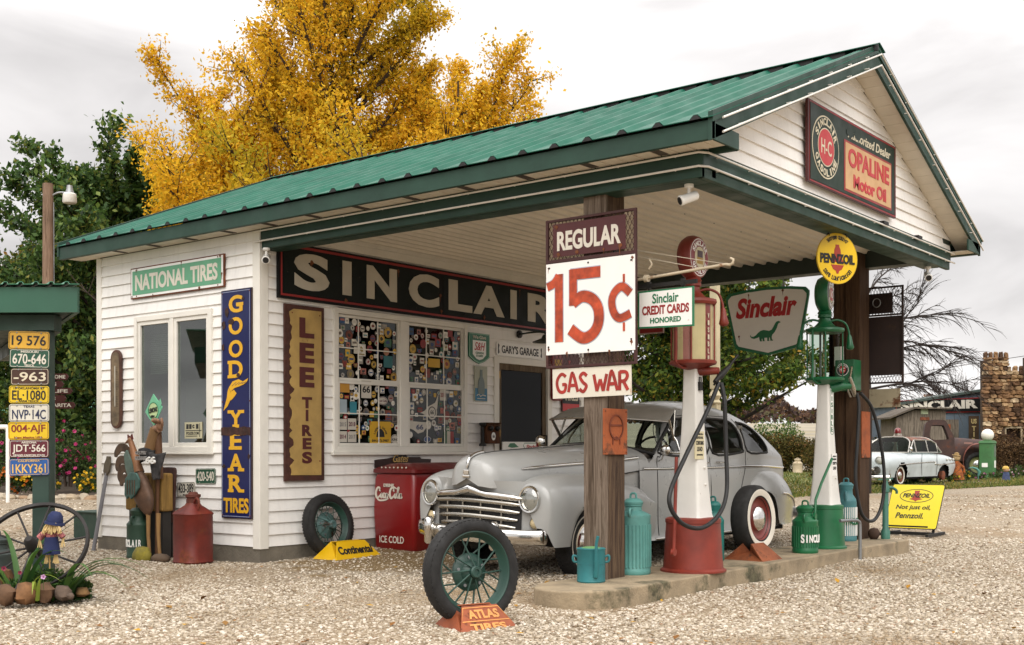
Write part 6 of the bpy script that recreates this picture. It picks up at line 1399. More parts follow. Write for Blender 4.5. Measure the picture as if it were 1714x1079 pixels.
# bent pipe, hydrant, small things
t = thing('bent_pipe', 'grey bent steel pipe beside the green pump', 'pipe', (4.52, 3.95, -.03)); mb = MB(); mb.tube(smooth_path([(4.46, 3.62, .40), (4.52, 3.80, .40), (4.535, 3.90, .385), (4.54, 3.93, .32), (4.54, 3.93, -.06)], 5), .017, 10); mb.build('pipe', galv, t, smooth=60)
t = thing('yard_hydrant', 'green standpipe tap at the far end of the island', 'standpipe', (4.0, 5.5, IZ)); hx, hy = 4.23, 5.47; hm = mat('hydrant_green', '#3a6b5c', .5, var=.2, rust=('#4b4a38', .15, 9))
mb = MB(); mb.lathe([(.05, 0), (.05, .09), (.034, .12), (.034, .52), (.044, .53), (.044, .60), (.03, .62), (.028, .66)], (hx, hy, IZ), n=18); mb.build('pipe', hm, t, smooth=40)
mb = MB(); mb.tube(smooth_path([(hx, hy, IZ+.575), (hx+.05, hy+.05, IZ+.58), (hx+.09, hy+.09, IZ+.55), (hx+.095, hy+.095, IZ+.51)]), .016, 8); mb.build('spout', hm, t, smooth=60); mb = MB(); mb.bar((hx-.07, hy-.04, IZ+.67), (hx+.07, hy+.04, IZ+.68), .02, .015); mb.build('handle', hm, t)
t = thing('brown_stone', 'brown round stone at the foot of the far post', 'stone', (4.1, 5.35, IZ)); mb = MB(); mb.ball((4.14, 5.36, IZ+.06), .07, .05, .07, 10, .08, 2); mb.build('stone', mat('stone_brown', '#3f2c20', .8, var=.2), t, smooth=60)

# ================================================================ COOLER, DISPLAY TYRES, YARD THINGS
cola = mat('cooler_red', '#7d1214', .32, var=.1, vscale=2, coat=.25, rust=('#3b1712', .06, 5)); cola_d = mat('cooler_red_dark', '#611011', .4, var=.12, coat=.1)
t = thing('drink_cooler', 'red ice chest lettered DRINK Coca-Cola ICE COLD against the wall', 'cooler', (.36, 1.5, .05))
mb = MB(); loft(mb, [[Vec((.365+x, 2.25+y, z)) for x, y in rrect(-hw, hw, -hd, hd, .05, 5)] for z, hw, hd in ((.04, .285, .72), (.07, .30, .74), (.45, .312, .755), (.80, .30, .745), (.855, .285, .73))]); mb.build('body', cola, t, smooth=40)
mb = MB(); loft(mb, [[Vec((.365+x, 2.25+y, z)) for x, y in rrect(-hw, hw, -hd, hd, .05, 5)] for z, hw, hd in ((.86, .30, .745), (.87, .315, .76), (.905, .315, .76), (.925, .28, .73), (.965, .15, .66), (.972, .11, .6))]); mb.build('lid', cola_d, t, smooth=35)
mb = MB()
for k in range(7): mb.ball((.20+.06*k, 1.495, .925), .010, n=8)
mb.build('lid_rivet', letter_white, t)
KF = Fr((0, 1.496, 0), XP); KF2 = Fr((0, 1.508, 0), XP)
text(t, letter_white, 'DRINK', KF, .31, .735, .16, .035, bold=.02, d0=-.004, d1=.0045); text(t, letter_white, 'ICE COLD', KF2, .335, .155, .36, .075, bold=.012, d0=-.003, d1=.004)
def script(parent, m, fr, cx, cy, w, h):
    """a flowing hand-lettered script: two words joined by a dash, drawn as brush strokes"""
    mb = MB(); X = lambda x, y: (cx-w/2+w*x, cy-h/2+h*y); k = [0]
    def st_(pts, wd):
        P = [(p.x, p.y) for p in smooth_path([(*X(a, b), 0) for a, b in pts], 6)]; n = len(P); k[0] += 1
        mb.ribbon(P, [wd*h*(.45+.55*math.sin(PI*min(1, max(0, (i+.5)/n)))) for i in range(n)], fr, -.003, .0045+.0001*k[0])
    def cap(x0): st_([(x0+.15, .86), (x0+.12, .98), (x0+.05, .93), (x0, .65), (x0+.005, .38), (x0+.05, .26), (x0+.11, .33), (x0+.15, .45)], .17); st_([(x0+.15, .86), (x0+.13, .78), (x0+.17, .74)], .09)
    def o(x0, s=1.): st_([(x0+.03, .58), (x0, .5), (x0+.005, .34), (x0+.035, .28), (x0+.065, .38), (x0+.06, .52), (x0+.03, .585), (x0+.09, .55)], .12)
    def c(x0): st_([(x0+.06, .53), (x0+.03, .59), (x0, .46), (x0+.01, .31), (x0+.045, .28), (x0+.085, .38)], .12)
    def a(x0): st_([(x0+.065, .55), (x0+.02, .57), (x0, .4), (x0+.015, .29), (x0+.045, .33), (x0+.07, .57), (x0+.066, .34), (x0+.085, .28), (x0+.115, .38)], .12)
    def l(x0): st_([(x0, .3), (x0+.05, .7), (x0+.075, .95), (x0+.05, 1.0), (x0+.03, .75), (x0+.02, .4), (x0+.04, .28), (x0+.08, .36)], .11)
    cap(.0); o(.17); c(.265); a(.345); st_([(.455, .47), (.50, .50)], .1); cap(.52); o(.69); l(.775); a(.86); st_([(.03, .30), (.12, .10), (.32, .12), (.46, .22)], .12); st_([(.56, .98), (.66, 1.02), (.78, .90)], .08)
    mb.build('lettering', m, parent)
script(t, letter_white, KF, .315, .635, .40, .155)
t = thing('belt_sign', 'brown shop sign with a dark disc and gold Gates script above the red cooler', 'sign', (.03, 1.98, .93)); FW2 = Fr((.024, 0, 0), YP); bn = mat('belt_brown', '#2c1712', .5, var=.15); gold = mat('gold_letter', '#b8975a', .45)
panel(t, bn, FW2, [(1.56, .92), (2.45, .92), (2.47, 1.01), (2.30, 1.015), (2.28, 1.035), (2.1, 1.035), (2.02, 1.04), (1.9, 1.04), (1.82, 1.03), (1.76, 1.02), (1.56, 1.005)], 0, .012, 'banner'); panel(t, mat('belt_black', '#15100e', .5), FW2, disc(1.96, 1.015, .11, .075, 24), .0122, .016, 'disc'); text(t, gold, 'Gates', FW2, 1.96, 1.02, .25, .085, bold=.01, shear=.45, d0=.0163, d1=.019)
spoke_green = mat('wheel_green', '#1b3b32', .5, var=.2, vscale=5, coat=.1, rust=('#46382a', .08, 8)); rim_green = mat('rim_green', '#203f36', .55, var=.22, rust=('#8a8068', .05, 9))
def wire_wheel_tyre(label, c, R_, ax, width, gm, hubm, ns=20, hub_r=.36, hub_out=.9, rimr=.75, spk=.006):
    c = Vec(c); t = thing('display_tyre', label, 'tyre', tuple(c)); a = Vec(ax).normalized(); h = width/2; u = Vec((0,0,1)).cross(a).normalized(); v = a.cross(u)
    prof = [(R_*rimr*.99, -h*.55), (R_*(rimr+.03), -h*.9), (R_*(rimr+.12), -h*1.02), (R_*.95, -h*.85), (R_*.99, -h*.6), (R_, -h*.2), (R_, h*.2), (R_*.99, h*.6), (R_*.95, h*.85), (R_*(rimr+.12), h*1.02), (R_*(rimr+.03), h*.9), (R_*rimr*.99, h*.55)]
    mb = MB(); mb.lathe(prof, c, a, 56, caps=False); ty = mb.build('tyre', tyre_m, t, smooth=50)
    mb = MB(); n = 64
    for i in range(n):
        q = 2*PI*i/n; rd = u*math.cos(q)+v*math.sin(q)
        for sd in (-1, 1): p = c+rd*(R_*.995); mb.bar(p+a*(sd*h*.12), p+a*(sd*h*.78)-rd*(R_*.025), R_*.05, R_*.018, rd)
    mb.build('tread', tyre_m, ty)
    mb = MB(); mb.lathe([(R_*rimr*1.03, h*.80), (R_*rimr*1.0, h*.84), (R_*rimr*.965, h*.7), (R_*rimr*.93, h*.3), (R_*rimr*.86, 0), (R_*rimr*.93, -h*.3), (R_*rimr*.965, -h*.7), (R_*rimr*1.0, -h*.84), (R_*rimr*1.03, -h*.80)], c, a, 56, caps=False); mb.build('rim', gm, t, smooth=60)
    hr = R_*hub_r
    mb = MB(); mb.lathe([(hr*.25, -h*.8), (hr*.95, -h*.75), (hr, -h*.55), (hr, -h*.35), (hr*.92, -h*.2), (hr*.62, -h*.05), (hr*.48, h*.35), (hr*.30, h*.5), (hr*.27, h*hub_out)], c, a, 36); mb.lathe([(hr*.31, h*(hub_out-.15)), (hr*.33, h*hub_out), (hr*.27, h*(hub_out+.12)), (hr*.15, h*(hub_out+.12)), (hr*.14, h*(hub_out-.1))], c, a, 24, caps=False); mb.build('hub', hubm, t, smooth=40)
    mb = MB()
    for i in range(ns):
        q = 2*PI*i/ns; q2 = q+(.30 if i % 2 else -.30); ro = R_*rimr*.88
        if i % 2: p = c+(u*math.cos(q)+v*math.sin(q))*(hr*.34)+a*(h*.62)
        else: p = c+(u*math.cos(q)+v*math.sin(q))*(hr*.97)-a*(h*.45)
        e_ = c+(u*math.cos(q2)+v*math.sin(q2))*ro+a*(h*.05*(1 if i % 2 else -1)); mb.tube([p, e_], spk, 6)
    mb.build('spokes', gm, t, smooth=60)
    mb = MB()
    for i in range(5): q = 2*PI*i/5+.4; mb.lathe([(.011, 0), (.011, .006)], c+(u*math.cos(q)+v*math.sin(q))*(hr*.78)-a*(h*.10), a, 10)
    mb.build('wheel_nut', galv, t); return t
ATC = (4.19, -1.75, .318)
wire_wheel_tyre('black tyre on a green wire wheel standing alone in the gravel', ATC, .345, (.955, -.29, .07), .135, rim_green, spoke_green)
atlas_m = mat('atlas_rust', '#8a4524', .65, var=.25, vscale=6, rust=('#4b2818', .3, 5)); atl = mat('atlas_letter', '#c98a4a', .6, var=.15)
tyre_stand('tyre_stand', 'rusty orange stand lettered ATLAS TIRES under the lone green wheel', (4.27, -1.80, -.03), (.93, -.37, 0), atlas_m, .42, .40, .15, 'ATLAS', atl, 'TIRES')
wire_wheel_tyre('black tyre on a worn green wire wheel leaning on the office wall', (.20, .72, .345), .325, (1, .02, .16), .125, rim_green, mat('hub_grey', '#4d6a68', .55, var=.25, rust=('#3a2519', .4, 7)), 24, .42, 1.2, .70, .004)
cy = mat('conti_yellow', '#d0a40c', .4, var=.05); t = tyre_stand('tyre_stand', 'yellow stand lettered Continental under the leaning tyre', (.40, .80, .02), (1, 0, 0), cy, .64, .34, .17)
v_ = (Vec((.045, 0, .17))-Vec((.17, 0, 0))).normalized(); f = Fr(Vec((.40+.17, .80, .02)), YP, v_); text(t, ink, 'Continental', f, .0, .105, .47, .095, bold=.035, shear=.1, d0=.0005, d1=.004)

# --- along the side wall
t = thing('old_shovel', 'grey old shovel leaning upside down at the corner of the side wall', 'shovel', (-2.62, -.1, .0)); mb = MB(); mb.tube([(-2.66, -.16, -.02), (-2.57, -.045, .86)], .022, 8); mb.build('handle', mat('pale_pole', '#77767a', .6, var=.1), t, smooth=60)
mb = MB(); SF2 = Fr((-2.57, -.05, .86), (1, .0, 0), (.09, .1, 1)); mb.prism([(-.02, -.03), (.02, -.03), (.055, .02), (.06, .10), (.035, .15), (.03, .19), (-.03, .19), (-.035, .15), (-.06, .10), (-.055, .02)], SF2, -.012, .012); mb.build('blade', mat('shovel_rust', '#544a3a', .85, var=.25), t, bevel=.006)
t = thing('storage_box', 'dark green box beyond the far corner of the office', 'box', (-3.9, .7, 0)); mb = MB(); mb.box(-4.3, -3.72, .60, 1.1, 0, .34); mb.box(-4.32, -3.70, .58, 1.12, .341, .36); mb.build('box', mat('box_green', '#1f3a2d', .6, var=.15), t, bevel=.005)
olive = mat('can_dark_green', '#1e3b2a', .55, var=.2, rust=('#3a3524', .12, 6)); mg2, _ = milk_can('milk_can', (-1.42, -.42), .118, .52, olive, 'dark green milk can with white lettering under the metal rooster', ribs=False, ground=0.0)
wrap_text(mg2, enamel, 'SINCLAIR', (-1.42, -.42), .1205, .16, .075, -150, -20)
t = thing('yellow_stone', 'mossy yellow stone before the dark green milk can', 'stone', (-1.16, -.52, 0)); mb = MB(); mb.ball((-1.17, -.55, .045), .14, .09, .10, 10, .12, 5); mb.build('stone', mat('stone_yellow', '#7d7228', .85, var=.3, vscale=8), t, smooth=70)
t = thing('flat_stone', 'flat brown stone at the feet of the metal rooster', 'stone', (-.95, -.5, 0)); mb = MB(); mb.ball((-.93, -.50, .03), .13, .08, .05, 10, .1, 6); mb.build('stone', mat('stone_flat', '#5b4a3a', .85, var=.25), t, smooth=70)
# red oil can: rounded square body
red_can = mat('can_red', '#651f14', .5, var=.3, vscale=5, rust=('#6e3319', .35, 4)); t = thing('oil_can', 'tall rusty red oil can standing by the side wall', 'can', (-.55, -.40, 0)); cx, cyy = -.56, -.38
mb = MB(); loft(mb, [[Vec((cx+x, cyy+y, z)) for x, y in rrect(-h_, h_, -h_, h_, r_, 6)] for z, h_, r_ in ((0, .165, .11), (.015, .174, .11), (.03, .167, .11), (.25, .170, .11), (.47, .167, .11), (.485, .174, .11), (.50, .165, .11), (.57, .075, .06), (.59, .066, .06))]); mb.build('body', red_can, t, smooth=40)
mb = MB(); mb.lathe([(.06, .59), (.06, .64), (.075, .65), (.075, .675), (.05, .68), (.04, .70), (.001, .70)], (cx, cyy, 0), n=24); mb.build('cap', mat('cap_rust', '#5a2a1c', .7, var=.2), t, smooth=40)
for s in (1, -1): mb = MB(); mb.tube(smooth_path([(cx+s*.06, cyy-.03*s, .60), (cx+s*.11, cyy-.04*s, .64), (cx+s*.16, cyy-.05*s, .61), (cx+s*.15, cyy-.05*s, .54)]), .013, 8); mb.build('handle', red_can, t, smooth=60)
# metal rooster and what stands behind it
t = thing('metal_rooster', 'rusty sheet metal rooster with a teal wing by the side wall', 'rooster sculpture', (-1.2, -.42, 0)); Y6 = -.44; RF = Fr((0, Y6, 0), XP); G = lambda u, v, y=Y6: on_y(u, v, y); PX2 = lambda L_: [(G(u, v).x, G(u, v).z) for u, v in L_]
rs_m = mat('rooster_rust', '#5d4535', .6, var=.35, vscale=7, metal=.25)
def body_g(a, b):
    q = a*2*PI; c_ = G(228+20*b, 782+82*b); w_ = .155*max(.0, math.sin(min(1, b*.93+.07)*PI))**.65; return Vec((c_.x+w_*math.cos(q), Y6+w_*.5*math.sin(q), c_.z))
mb = MB(); mb.grid(body_g, 22, 18, cu=True); mb.build('body', rs_m, t, smooth=60)
mb = MB(); mb.prism(PX2([(223, 826), (224, 800), (232, 789), (243, 790), (248, 801), (247, 815), (241, 826), (234, 834), (230, 829), (227, 834)]), RF, .085, .11); mb.build('wing', mat('wing_teal', '#3f5f58', .5, var=.3, vscale=9, metal=.2), t, bevel=.01)
for k in range(4): mb = MB(); mb.ribbon(PX2([(229+4*k, 802), (229+4*k, 826)]), .008, RF, .1105, .116); mb.build('wing_feather', rs_m, t)
mb = MB(); mb.prism(PX2([(226, 806), (219, 780), (217, 760), (221, 752), (228, 770), (234, 795)]), RF, .05, .07); mb.build('hackle', mat('hackle_green', '#56685f', .5, var=.3, metal=.2), t)
for k, q in enumerate(([(222, 775), (214, 752), (203, 748), (196, 757), (195, 764)], [(221, 786), (212, 770), (203, 769), (199, 779), (200, 787)], [(222, 797), (214, 784), (207, 785), (204, 796), (206, 805)], [(224, 808), (217, 799), (210, 802), (208, 812)])):
    P = [(p.x, p.y) for p in smooth_path([(*z, 0) for z in PX2(q)], 6)]; mb = MB(); mb.ribbon(P, [.012+.075*math.sin(PI*(.08+.87*i/(len(P)-1)))**.8 for i in range(len(P))], RF, .01*k, .012+.01*k); mb.build('tail_feather', mat('tail_copper', '#54402f', .6, var=.35, vscale=8, metal=.25), t)
mb = MB(); mb.tube([G(u, v) for u, v in ((232, 790), (227, 768), (222, 748), (219, 738))], [.06, .045, .032, .028], 12); mb.ball(tuple(G(218, 736)), .034, .028, .034, 12); mb.tube([G(215, 737), G(209, 741)], [.02, .003], 6); mb.build('neck', mat('copper_tan', '#8a6040', .55, var=.25, metal=.2), t, smooth=60)
mb = MB(); mb.prism(PX2([(214, 733), (214, 726), (218, 730), (221, 725), (223, 734)]), RF, -.006, .006); mb.build('comb', mat('comb_red', '#5a2018', .6), t)
leg_y = mat('leg_tan', '#8f6c3f', .6, var=.15)
for u in (248, 265):
    mb = MB(); mb.tube([G(u, 858), G(u, 895), G(u+2, 926)], [.024, .019, .018], 8); lg = mb.build('leg', leg_y, t, smooth=60); mb = MB(); b = G(u+2, 929)
    for q in (-150, -90, -30): mb.tube([b, b+Vec((.07*math.cos(R(q)), .07*math.sin(R(q)), -.015))], .009, 6)
    mb.build('foot', leg_y, lg)
t = thing('wooden_chest', 'yellow ochre wooden chest behind the metal rooster', 'chest', (-1.2, -.25, .4)); a, b = on_y(212, 852, -.28), on_y(274, 791, -.28); mb = MB(); mb.box(a.x, b.x, -.30, -.16, a.z, b.z); mb.build('body', wood('cask_wood', '#7a5f35', '#957540', (8, 8, .8)), t, bevel=.02); mb = MB(); mb.box(a.x+.03, b.x-.03, -.27, -.17, 0, a.z-.001); mb.build('stand_leg', dark_in, t)
t = thing('rust_sheet', 'dark rusty metal sheet leaning on the side wall behind the rooster', 'metal sheet', (-.9, -.08, 0)); a, b = on_y(262, 872, -.13), on_y(290, 781, -.13); fr2 = Fr((0, -.13, 0), XP, (0, .05, 1)); mb = MB(); mb.prism(rrect(a.x, b.x, a.z, b.z, .04), fr2, 0, .03); mb.build('sheet', mat('sheet_rust', '#3c211a', .8, var=.25), t); mb = MB(); mb.box(a.x+.04, b.x-.04, -.12, -.06, 0, a.z); mb.build('stand_leg', dark_in, t)
t = thing('carved_arm', 'brown carved wooden arm raised beside the casement window', 'sculpture', (-1.12, -.3, .8)); skin = mat('carved_skin', '#8d6a52', .6, var=.2, vscale=6); H = lambda u, v, y=-.36: on_y(u, v, y)
A0, A1 = H(249, 765), H(260, 716)
mb = MB(); mb.tube([A0, A0.lerp(A1, .5), A1], [.075, .065, .052], 14); mb.build('sleeve', mat('sleeve_brown', '#80603c', .6, var=.2), t, smooth=50)
mb = MB(); mb.tube([H(266, 800, -.33), H(265, 722, -.33)], [.045, .034], 10); mb.tube([H(262, 930, -.33), H(264, 800, -.33)], .02, 8); mb.build('stake', mat('stake_brown', '#5f3f26', .7, var=.2), t, smooth=50)
hc = H(267, 711); mb = MB(); mb.ball(tuple(hc), .048, .03, .05, 12); mb.tube([A1, hc-Vec((0,0,.03))], [.04, .042], 10)
for dx, ln in ((-.042, .058), (-.015, .068), (.012, .064), (.038, .05)): mb.tube(smooth_path([hc+Vec((dx, -.01, .03)), hc+Vec((dx*1.15, -.05, .03+ln*.3)), hc+Vec((dx*1.15, -.04, .03+ln*.62))], 4), [.013]*8+[.009], 8)
mb.tube(smooth_path([hc+Vec((.045, 0, -.01)), hc+Vec((.08, -.025, .025)), hc+Vec((.075, -.03, .075))], 4), [.014]*8+[.01], 8); mb.build('hand', skin, t, smooth=60)
lc = H(259, 686, -.375); t = thing('diamond_sign', 'pale green diamond sign reading LEMONS held by the carved hand', 'sign', tuple(lc)); LFm = Fr(lc, (1, -.05, 0)); mint = mat('mint_green', '#6fb892', .5, var=.06)
panel(t, mint, LFm, [(-.165, -.01), (-.015, .17), (.15, .03), (.0, -.16)], 0, .008); panel(t, mat('mint_light', '#b9cf9a', .5), LFm, disc(-.01, 0, .085, .078, 24), .0083, .010, 'lemon_field'); outline(t, sign_green, LFm, disc(-.01, 0, .088, .081, 24), .008, .0103, .0115)
text(t, ink, 'LEMONS', LFm, -.012, .005, .15, .05, bold=.04, d0=.0117, d1=.014, rot=.12); text(t, ink, 'FRESH', LFm, -.02, -.06, .07, .025, bold=.04, d0=.0103, d1=.013); panel(t, mint, LFm, [(.08, .07), (.12, .12), (.14, .07), (.115, .02)], .0083, .011, 'leaf_picture')
bag_m = mat('cloth_black', '#1d1b1b', .9, var=.25, bump=.3, bscale=30); p0, p1 = H(232, 773, -.45), H(257, 750, -.45)
t = thing('cloth_pouch', 'black printed cloth pouch hanging on the carved arm', 'pouch', tuple(p0)); mb = MB(); mb.grid(lambda u, v: Vec((p0.x+(p1.x-p0.x)*u+.01*math.sin(v*6), -.44-.04*math.sin(u*PI)*math.sin(v*PI)+.01*math.sin(u*14+v*5), p0.z+(p1.z-p0.z)*v+.015*math.sin(u*5))), 18, 12); mb.build('cloth', bag_m, t, smooth=60, solid=.03)
f = Fr(((p0.x+p1.x)/2, -.50, (p0.z+p1.z)/2), (1, 0, 0)); mb = MB(); put_text(mb, 'GET MY', f, 0, .03, .17, .035, bold=.03, d0=0, d1=.02); put_text(mb, 'KICKS 66', f, 0, -.025, .18, .04, bold=.03, d0=0, d1=.02); mb.build('lettering', mat('pale_print', '#8f8b88', .8), t, fix=False)
p2, p3 = H(250, 800, -.45), H(275, 757, -.45)
t = thing('bandana', 'charcoal printed 66 bandana draped under the carved arm', 'bandana', tuple(p2)); mb = MB(); mb.grid(lambda u, v: Vec((p2.x+(p3.x-p2.x)*(.5+(u-.5)*(.25+.75*v**.6)), -.45-.04*math.sin(u*PI)+.015*math.sin(u*17+v*4), p2.z+(p3.z-p2.z)*v+.012*math.sin(u*7))), 18, 14); mb.build('cloth', mat('cloth_charcoal', '#3a3838', .9, var=.35, vscale=20), t, smooth=60, solid=.02)
f = Fr(((p2.x+p3.x)/2, -.513, p2.z+(p3.z-p2.z)*.72), (1, 0, 0)); text(t, enamel, '66', f, 0, 0, .15, .07, bold=.03, d0=0, d1=.02)

# --- yellow A-frame sign beyond the island
wv = (RT*.78-FW*.62).normalized(); nh = (-RT*.62-FW*.78).normalized(); upv = (Vec((0,0,1))*.84-nh*.54).normalized(); AO = at(1522, 15.4, .07); AF = Fr(AO, wv, upv)
t = thing('stand_sign', 'yellow PENNZOIL stand sign leaning back on a black frame', 'sign', tuple(at(1522, 15.4, 0)))
panel(t, ink, AF, rrect(-.35, .35, .0, .68, .03), -.008, .0, 'edge'); panel(t, mat('stand_yellow', '#d8c40e', .35, var=.03), AF, rrect(-.342, .342, .008, .672, .026), .0005, .004)
outline(t, ink, AF, disc(0, .50, .22, .10, 32), .008, .0045, .006, 'oval'); panel(t, brick_red, AF, [(-.09, .45), (-.05, .465), (-.03, .54), (-.035, .58), (.035, .58), (.03, .54), (.05, .465), (.09, .45), (.02, .43), (.0, .41), (-.02, .43)], .0045, .006, 'emblem'); text(t, ink, 'PENNZOIL', AF, 0, .505, .36, .065, bold=.03, shear=.2, d0=.0063, d1=.008)
text(t, ink, 'Not just oil,', AF, -.01, .315, .46, .085, bold=.02, shear=.15, d0=.0045, d1=.007); text(t, ink, 'Pennzoil.', AF, -.035, .195, .37, .085, bold=.02, shear=.15, d0=.0045, d1=.007)
mb = MB()
for s in (-.3, .3): p = AF.p(s, .35, -.01); mb.bar(AF.p(s, 0, -.02)-Vec((0,0,.05)), AF.p(s, .66, -.02), .03, .02); q = AF.p(s, .0)-nh*.0; mb.bar(Vec((q.x, q.y, -.0))+nh*.22, Vec((q.x, q.y, .0))-nh*.45, .035, .035)
mb.bar(AF.p(-.3, .0, -.02)-Vec((0,0,.05)), AF.p(.3, .0, -.02)-Vec((0,0,.05)), .03, .04); mb.bar(AF.p(-.3, -.02, .2)-Vec((0,0,.05)), AF.p(.3, -.02, .2)-Vec((0,0,.05)), .02, .02); mb.build('stand', black, t)
t = thing('porch_post', 'slim cream turned post beyond the grey sedan', 'post', tuple(at(1197, 17, 0))); b = at(1197, 17, 0); mb = MB(); mb.box(b.x-.06, b.x+.06, b.y-.06, b.y+.06, 0, 1.78); mb.lathe([(.08, 1.78), (.09, 1.80), (.06, 1.84), (.09, 1.9), (.05, 1.98), (.055, 2.0)], (b.x, b.y, 0), n=16); mb.box(b.x-.055, b.x+.055, b.y-.055, b.y+.055, 2.0, 3.7); mb.build('shaft', mat('post_cream', '#bdb08f', .6, var=.1), t, smooth=35)

# ================================================================ LEFT FOREGROUND: GREEN SHELTER POST, PLATES, WHEEL, BED
GS = at(71, 9.0, 0); LF = lambda d: Fr(CAM*1-Vec((0, 0, CAM.z))+FW*d, RT)      # x = metres right of the view axis
lat = lambda u, d: (u-857)/1956.57*d
hz = lambda v, d: 1.1+(754.6-v)/1956.57*d
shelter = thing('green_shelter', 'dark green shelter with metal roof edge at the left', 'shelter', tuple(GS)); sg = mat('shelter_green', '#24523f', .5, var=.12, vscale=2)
FF = LF(9.0)
def fbox(mb, u0, u1, d0, d1, z0, z1, skew=0):
    f = LF(0); vs = [f.o+RT*(x-skew*(d-d0))+FW*d+Vec((0,0,z)) for z in (z0, z1) for x, d in ((u0, d0), (u1, d0), (u1, d1), (u0, d1))]
    mb.add(vs, [(0,3,2,1),(4,5,6,7),(0,1,5,4),(1,2,6,5),(2,3,7,6),(3,0,4,7)])
xr = lat(130, 8.8); xp = lat(71, 9.0)
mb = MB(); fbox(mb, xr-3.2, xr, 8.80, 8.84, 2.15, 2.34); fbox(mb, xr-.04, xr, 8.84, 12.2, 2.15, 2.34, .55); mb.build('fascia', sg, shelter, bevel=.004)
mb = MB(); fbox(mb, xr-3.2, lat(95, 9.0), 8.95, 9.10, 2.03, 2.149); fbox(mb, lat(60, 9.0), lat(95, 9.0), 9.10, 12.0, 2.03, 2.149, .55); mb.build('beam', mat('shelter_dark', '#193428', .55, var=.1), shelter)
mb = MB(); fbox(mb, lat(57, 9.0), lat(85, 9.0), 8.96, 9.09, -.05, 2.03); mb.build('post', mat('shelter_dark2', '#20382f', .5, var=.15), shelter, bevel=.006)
mb = MB(); f = LF(0)
for i in range(28):
    x0 = xr+.03-i*.115; pr_ = [(x0, 0), (x0-.075, 0), (x0-.085, .018), (x0-.105, .018), (x0-.115, 0)]
    for (a, ha), (b, hb) in zip(pr_, pr_[1:]): mb.add([f.o+RT*a+FW*8.76+Vec((0,0,2.355+ha)), f.o+RT*b+FW*8.76+Vec((0,0,2.355+hb)), f.o+RT*(b-1.95)+FW*12.3+Vec((0,0,2.55+hb)), f.o+RT*(a-1.95)+FW*12.3+Vec((0,0,2.55+ha))], [(0,1,2,3)])
mb.build('roof', mat('shelter_roof', '#3f7a60', .4, var=.1), shelter, fix=False, solid=.004)
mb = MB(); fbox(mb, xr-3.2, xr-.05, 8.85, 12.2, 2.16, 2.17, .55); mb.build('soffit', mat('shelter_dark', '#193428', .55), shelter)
p_yel = mat('plate_yellow', '#c99a2e', .5, var=.12, rust=('#7d4f22', .10, 12)); p_lem = mat('plate_lemon', '#cfae14', .45, var=.06); p_brn = mat('plate_brown', '#3f261a', .7, var=.3, rust=('#6d3b20', .2, 9)); p_mar = mat('plate_maroon', '#571422', .45, var=.08); p_blu = mat('plate_blue', '#1c4f8e', .45, var=.12); p_red = mat('plate_red_ink', '#7a2218', .5); p_gold = mat('plate_gold', '#cfa65a', .5); p_navy = mat('plate_navy', '#1f2746', .5)
D = 8.945; PFz = LF(D)
for u, v, w_, h_, base, fg, big, lab, sm, bl, tl in (
    (49, 568.5, 68, 30, p_yel, ink, '19 576', 'orange yellow 19 576 licence plate topmost on the green post', None, None, -.03), (50, 598.5, 67, 31, plate_green, letter_white, '670-646', 'green 670-646 licence plate on the green post', 'MISSOURI', 'TRUCK', -.03), (50.5, 629, 64, 28, p_brn, cream, '-963', 'rusty brown licence plate ending 963 on the green post', None, None, .0), (49, 659, 67, 29, p_lem, ink, 'EL·1080', 'yellow EL 1080 farm truck licence plate on the green post', '19 OKLAHOMA 67', 'FARM TRUCK', -.01), (49, 689.5, 67, 29, plate_white, p_navy, 'NVP·14C', 'white NVP 14C licence plate on the green post', 'TEXAS', None, .0), (48, 719.5, 68, 29, p_lem, p_red, '004·AJF', 'yellow 004 AJF licence plate with red letters', None, 'New Mexico USA', .01), (49, 749.5, 66, 29, p_mar, letter_white, 'JDT·566', 'maroon JDT 566 licence plate on the green post', 'ARIZONA', 'GRAND CANYON STATE', .0), (49, 780, 67, 28, p_blu, p_gold, '1KKY361', 'blue 1KKY361 licence plate lowest on the green post', 'CALIFORNIA', None, .02)):
    plate(PFz, lat(u, D), hz(v, D), w_/1956.57*D, h_/1956.57*D, base, fg, big, lab, sm, bl, tilt=tl, group='licence plates stacked on the green post', fs=.55)
t = thing('finger_post', 'brown wooden finger signs with white letters behind the licence plates', 'signpost', tuple(at(92, 11, 0))); fb = mat('finger_brown', '#4a1e1a', .6, var=.15); D2 = 11.0; PG = LF(D2)
for v0, v1, ue, s, ur in ((624, 635, 116, 'OME', 111), (636.5, 647, 108, 'DS', 96), (648, 658.5, 122, 'LIFE', 115), (660, 671, 112, "'S", 95), (671.5, 682.5, 127, 'PARITA', 121)):
    x0, x1 = lat(40, D2), lat(ue, D2); z0, z1 = hz(v1, D2), hz(v0, D2); bd = panel(t, fb, PG, [(x0, z0), (x1-.02, z0), (x1, (z0+z1)/2), (x1-.02, z1), (x0, z1)], 0, .02, 'board')
    wl = .034*len(s); mb = MB(); put_text(mb, s, PG, lat(ur, D2)-wl*.5-.0, (z0+z1)/2, wl, (z1-z0)*.55, bold=.03, d0=.0203, d1=.023); mb.build('lettering', letter_white, bd, fix=False)
mb = MB(); fbox(mb, lat(74, 11), lat(84, 11), 11.03, 11.09, 0, hz(610, 11)); mb.build('post', fb, t)
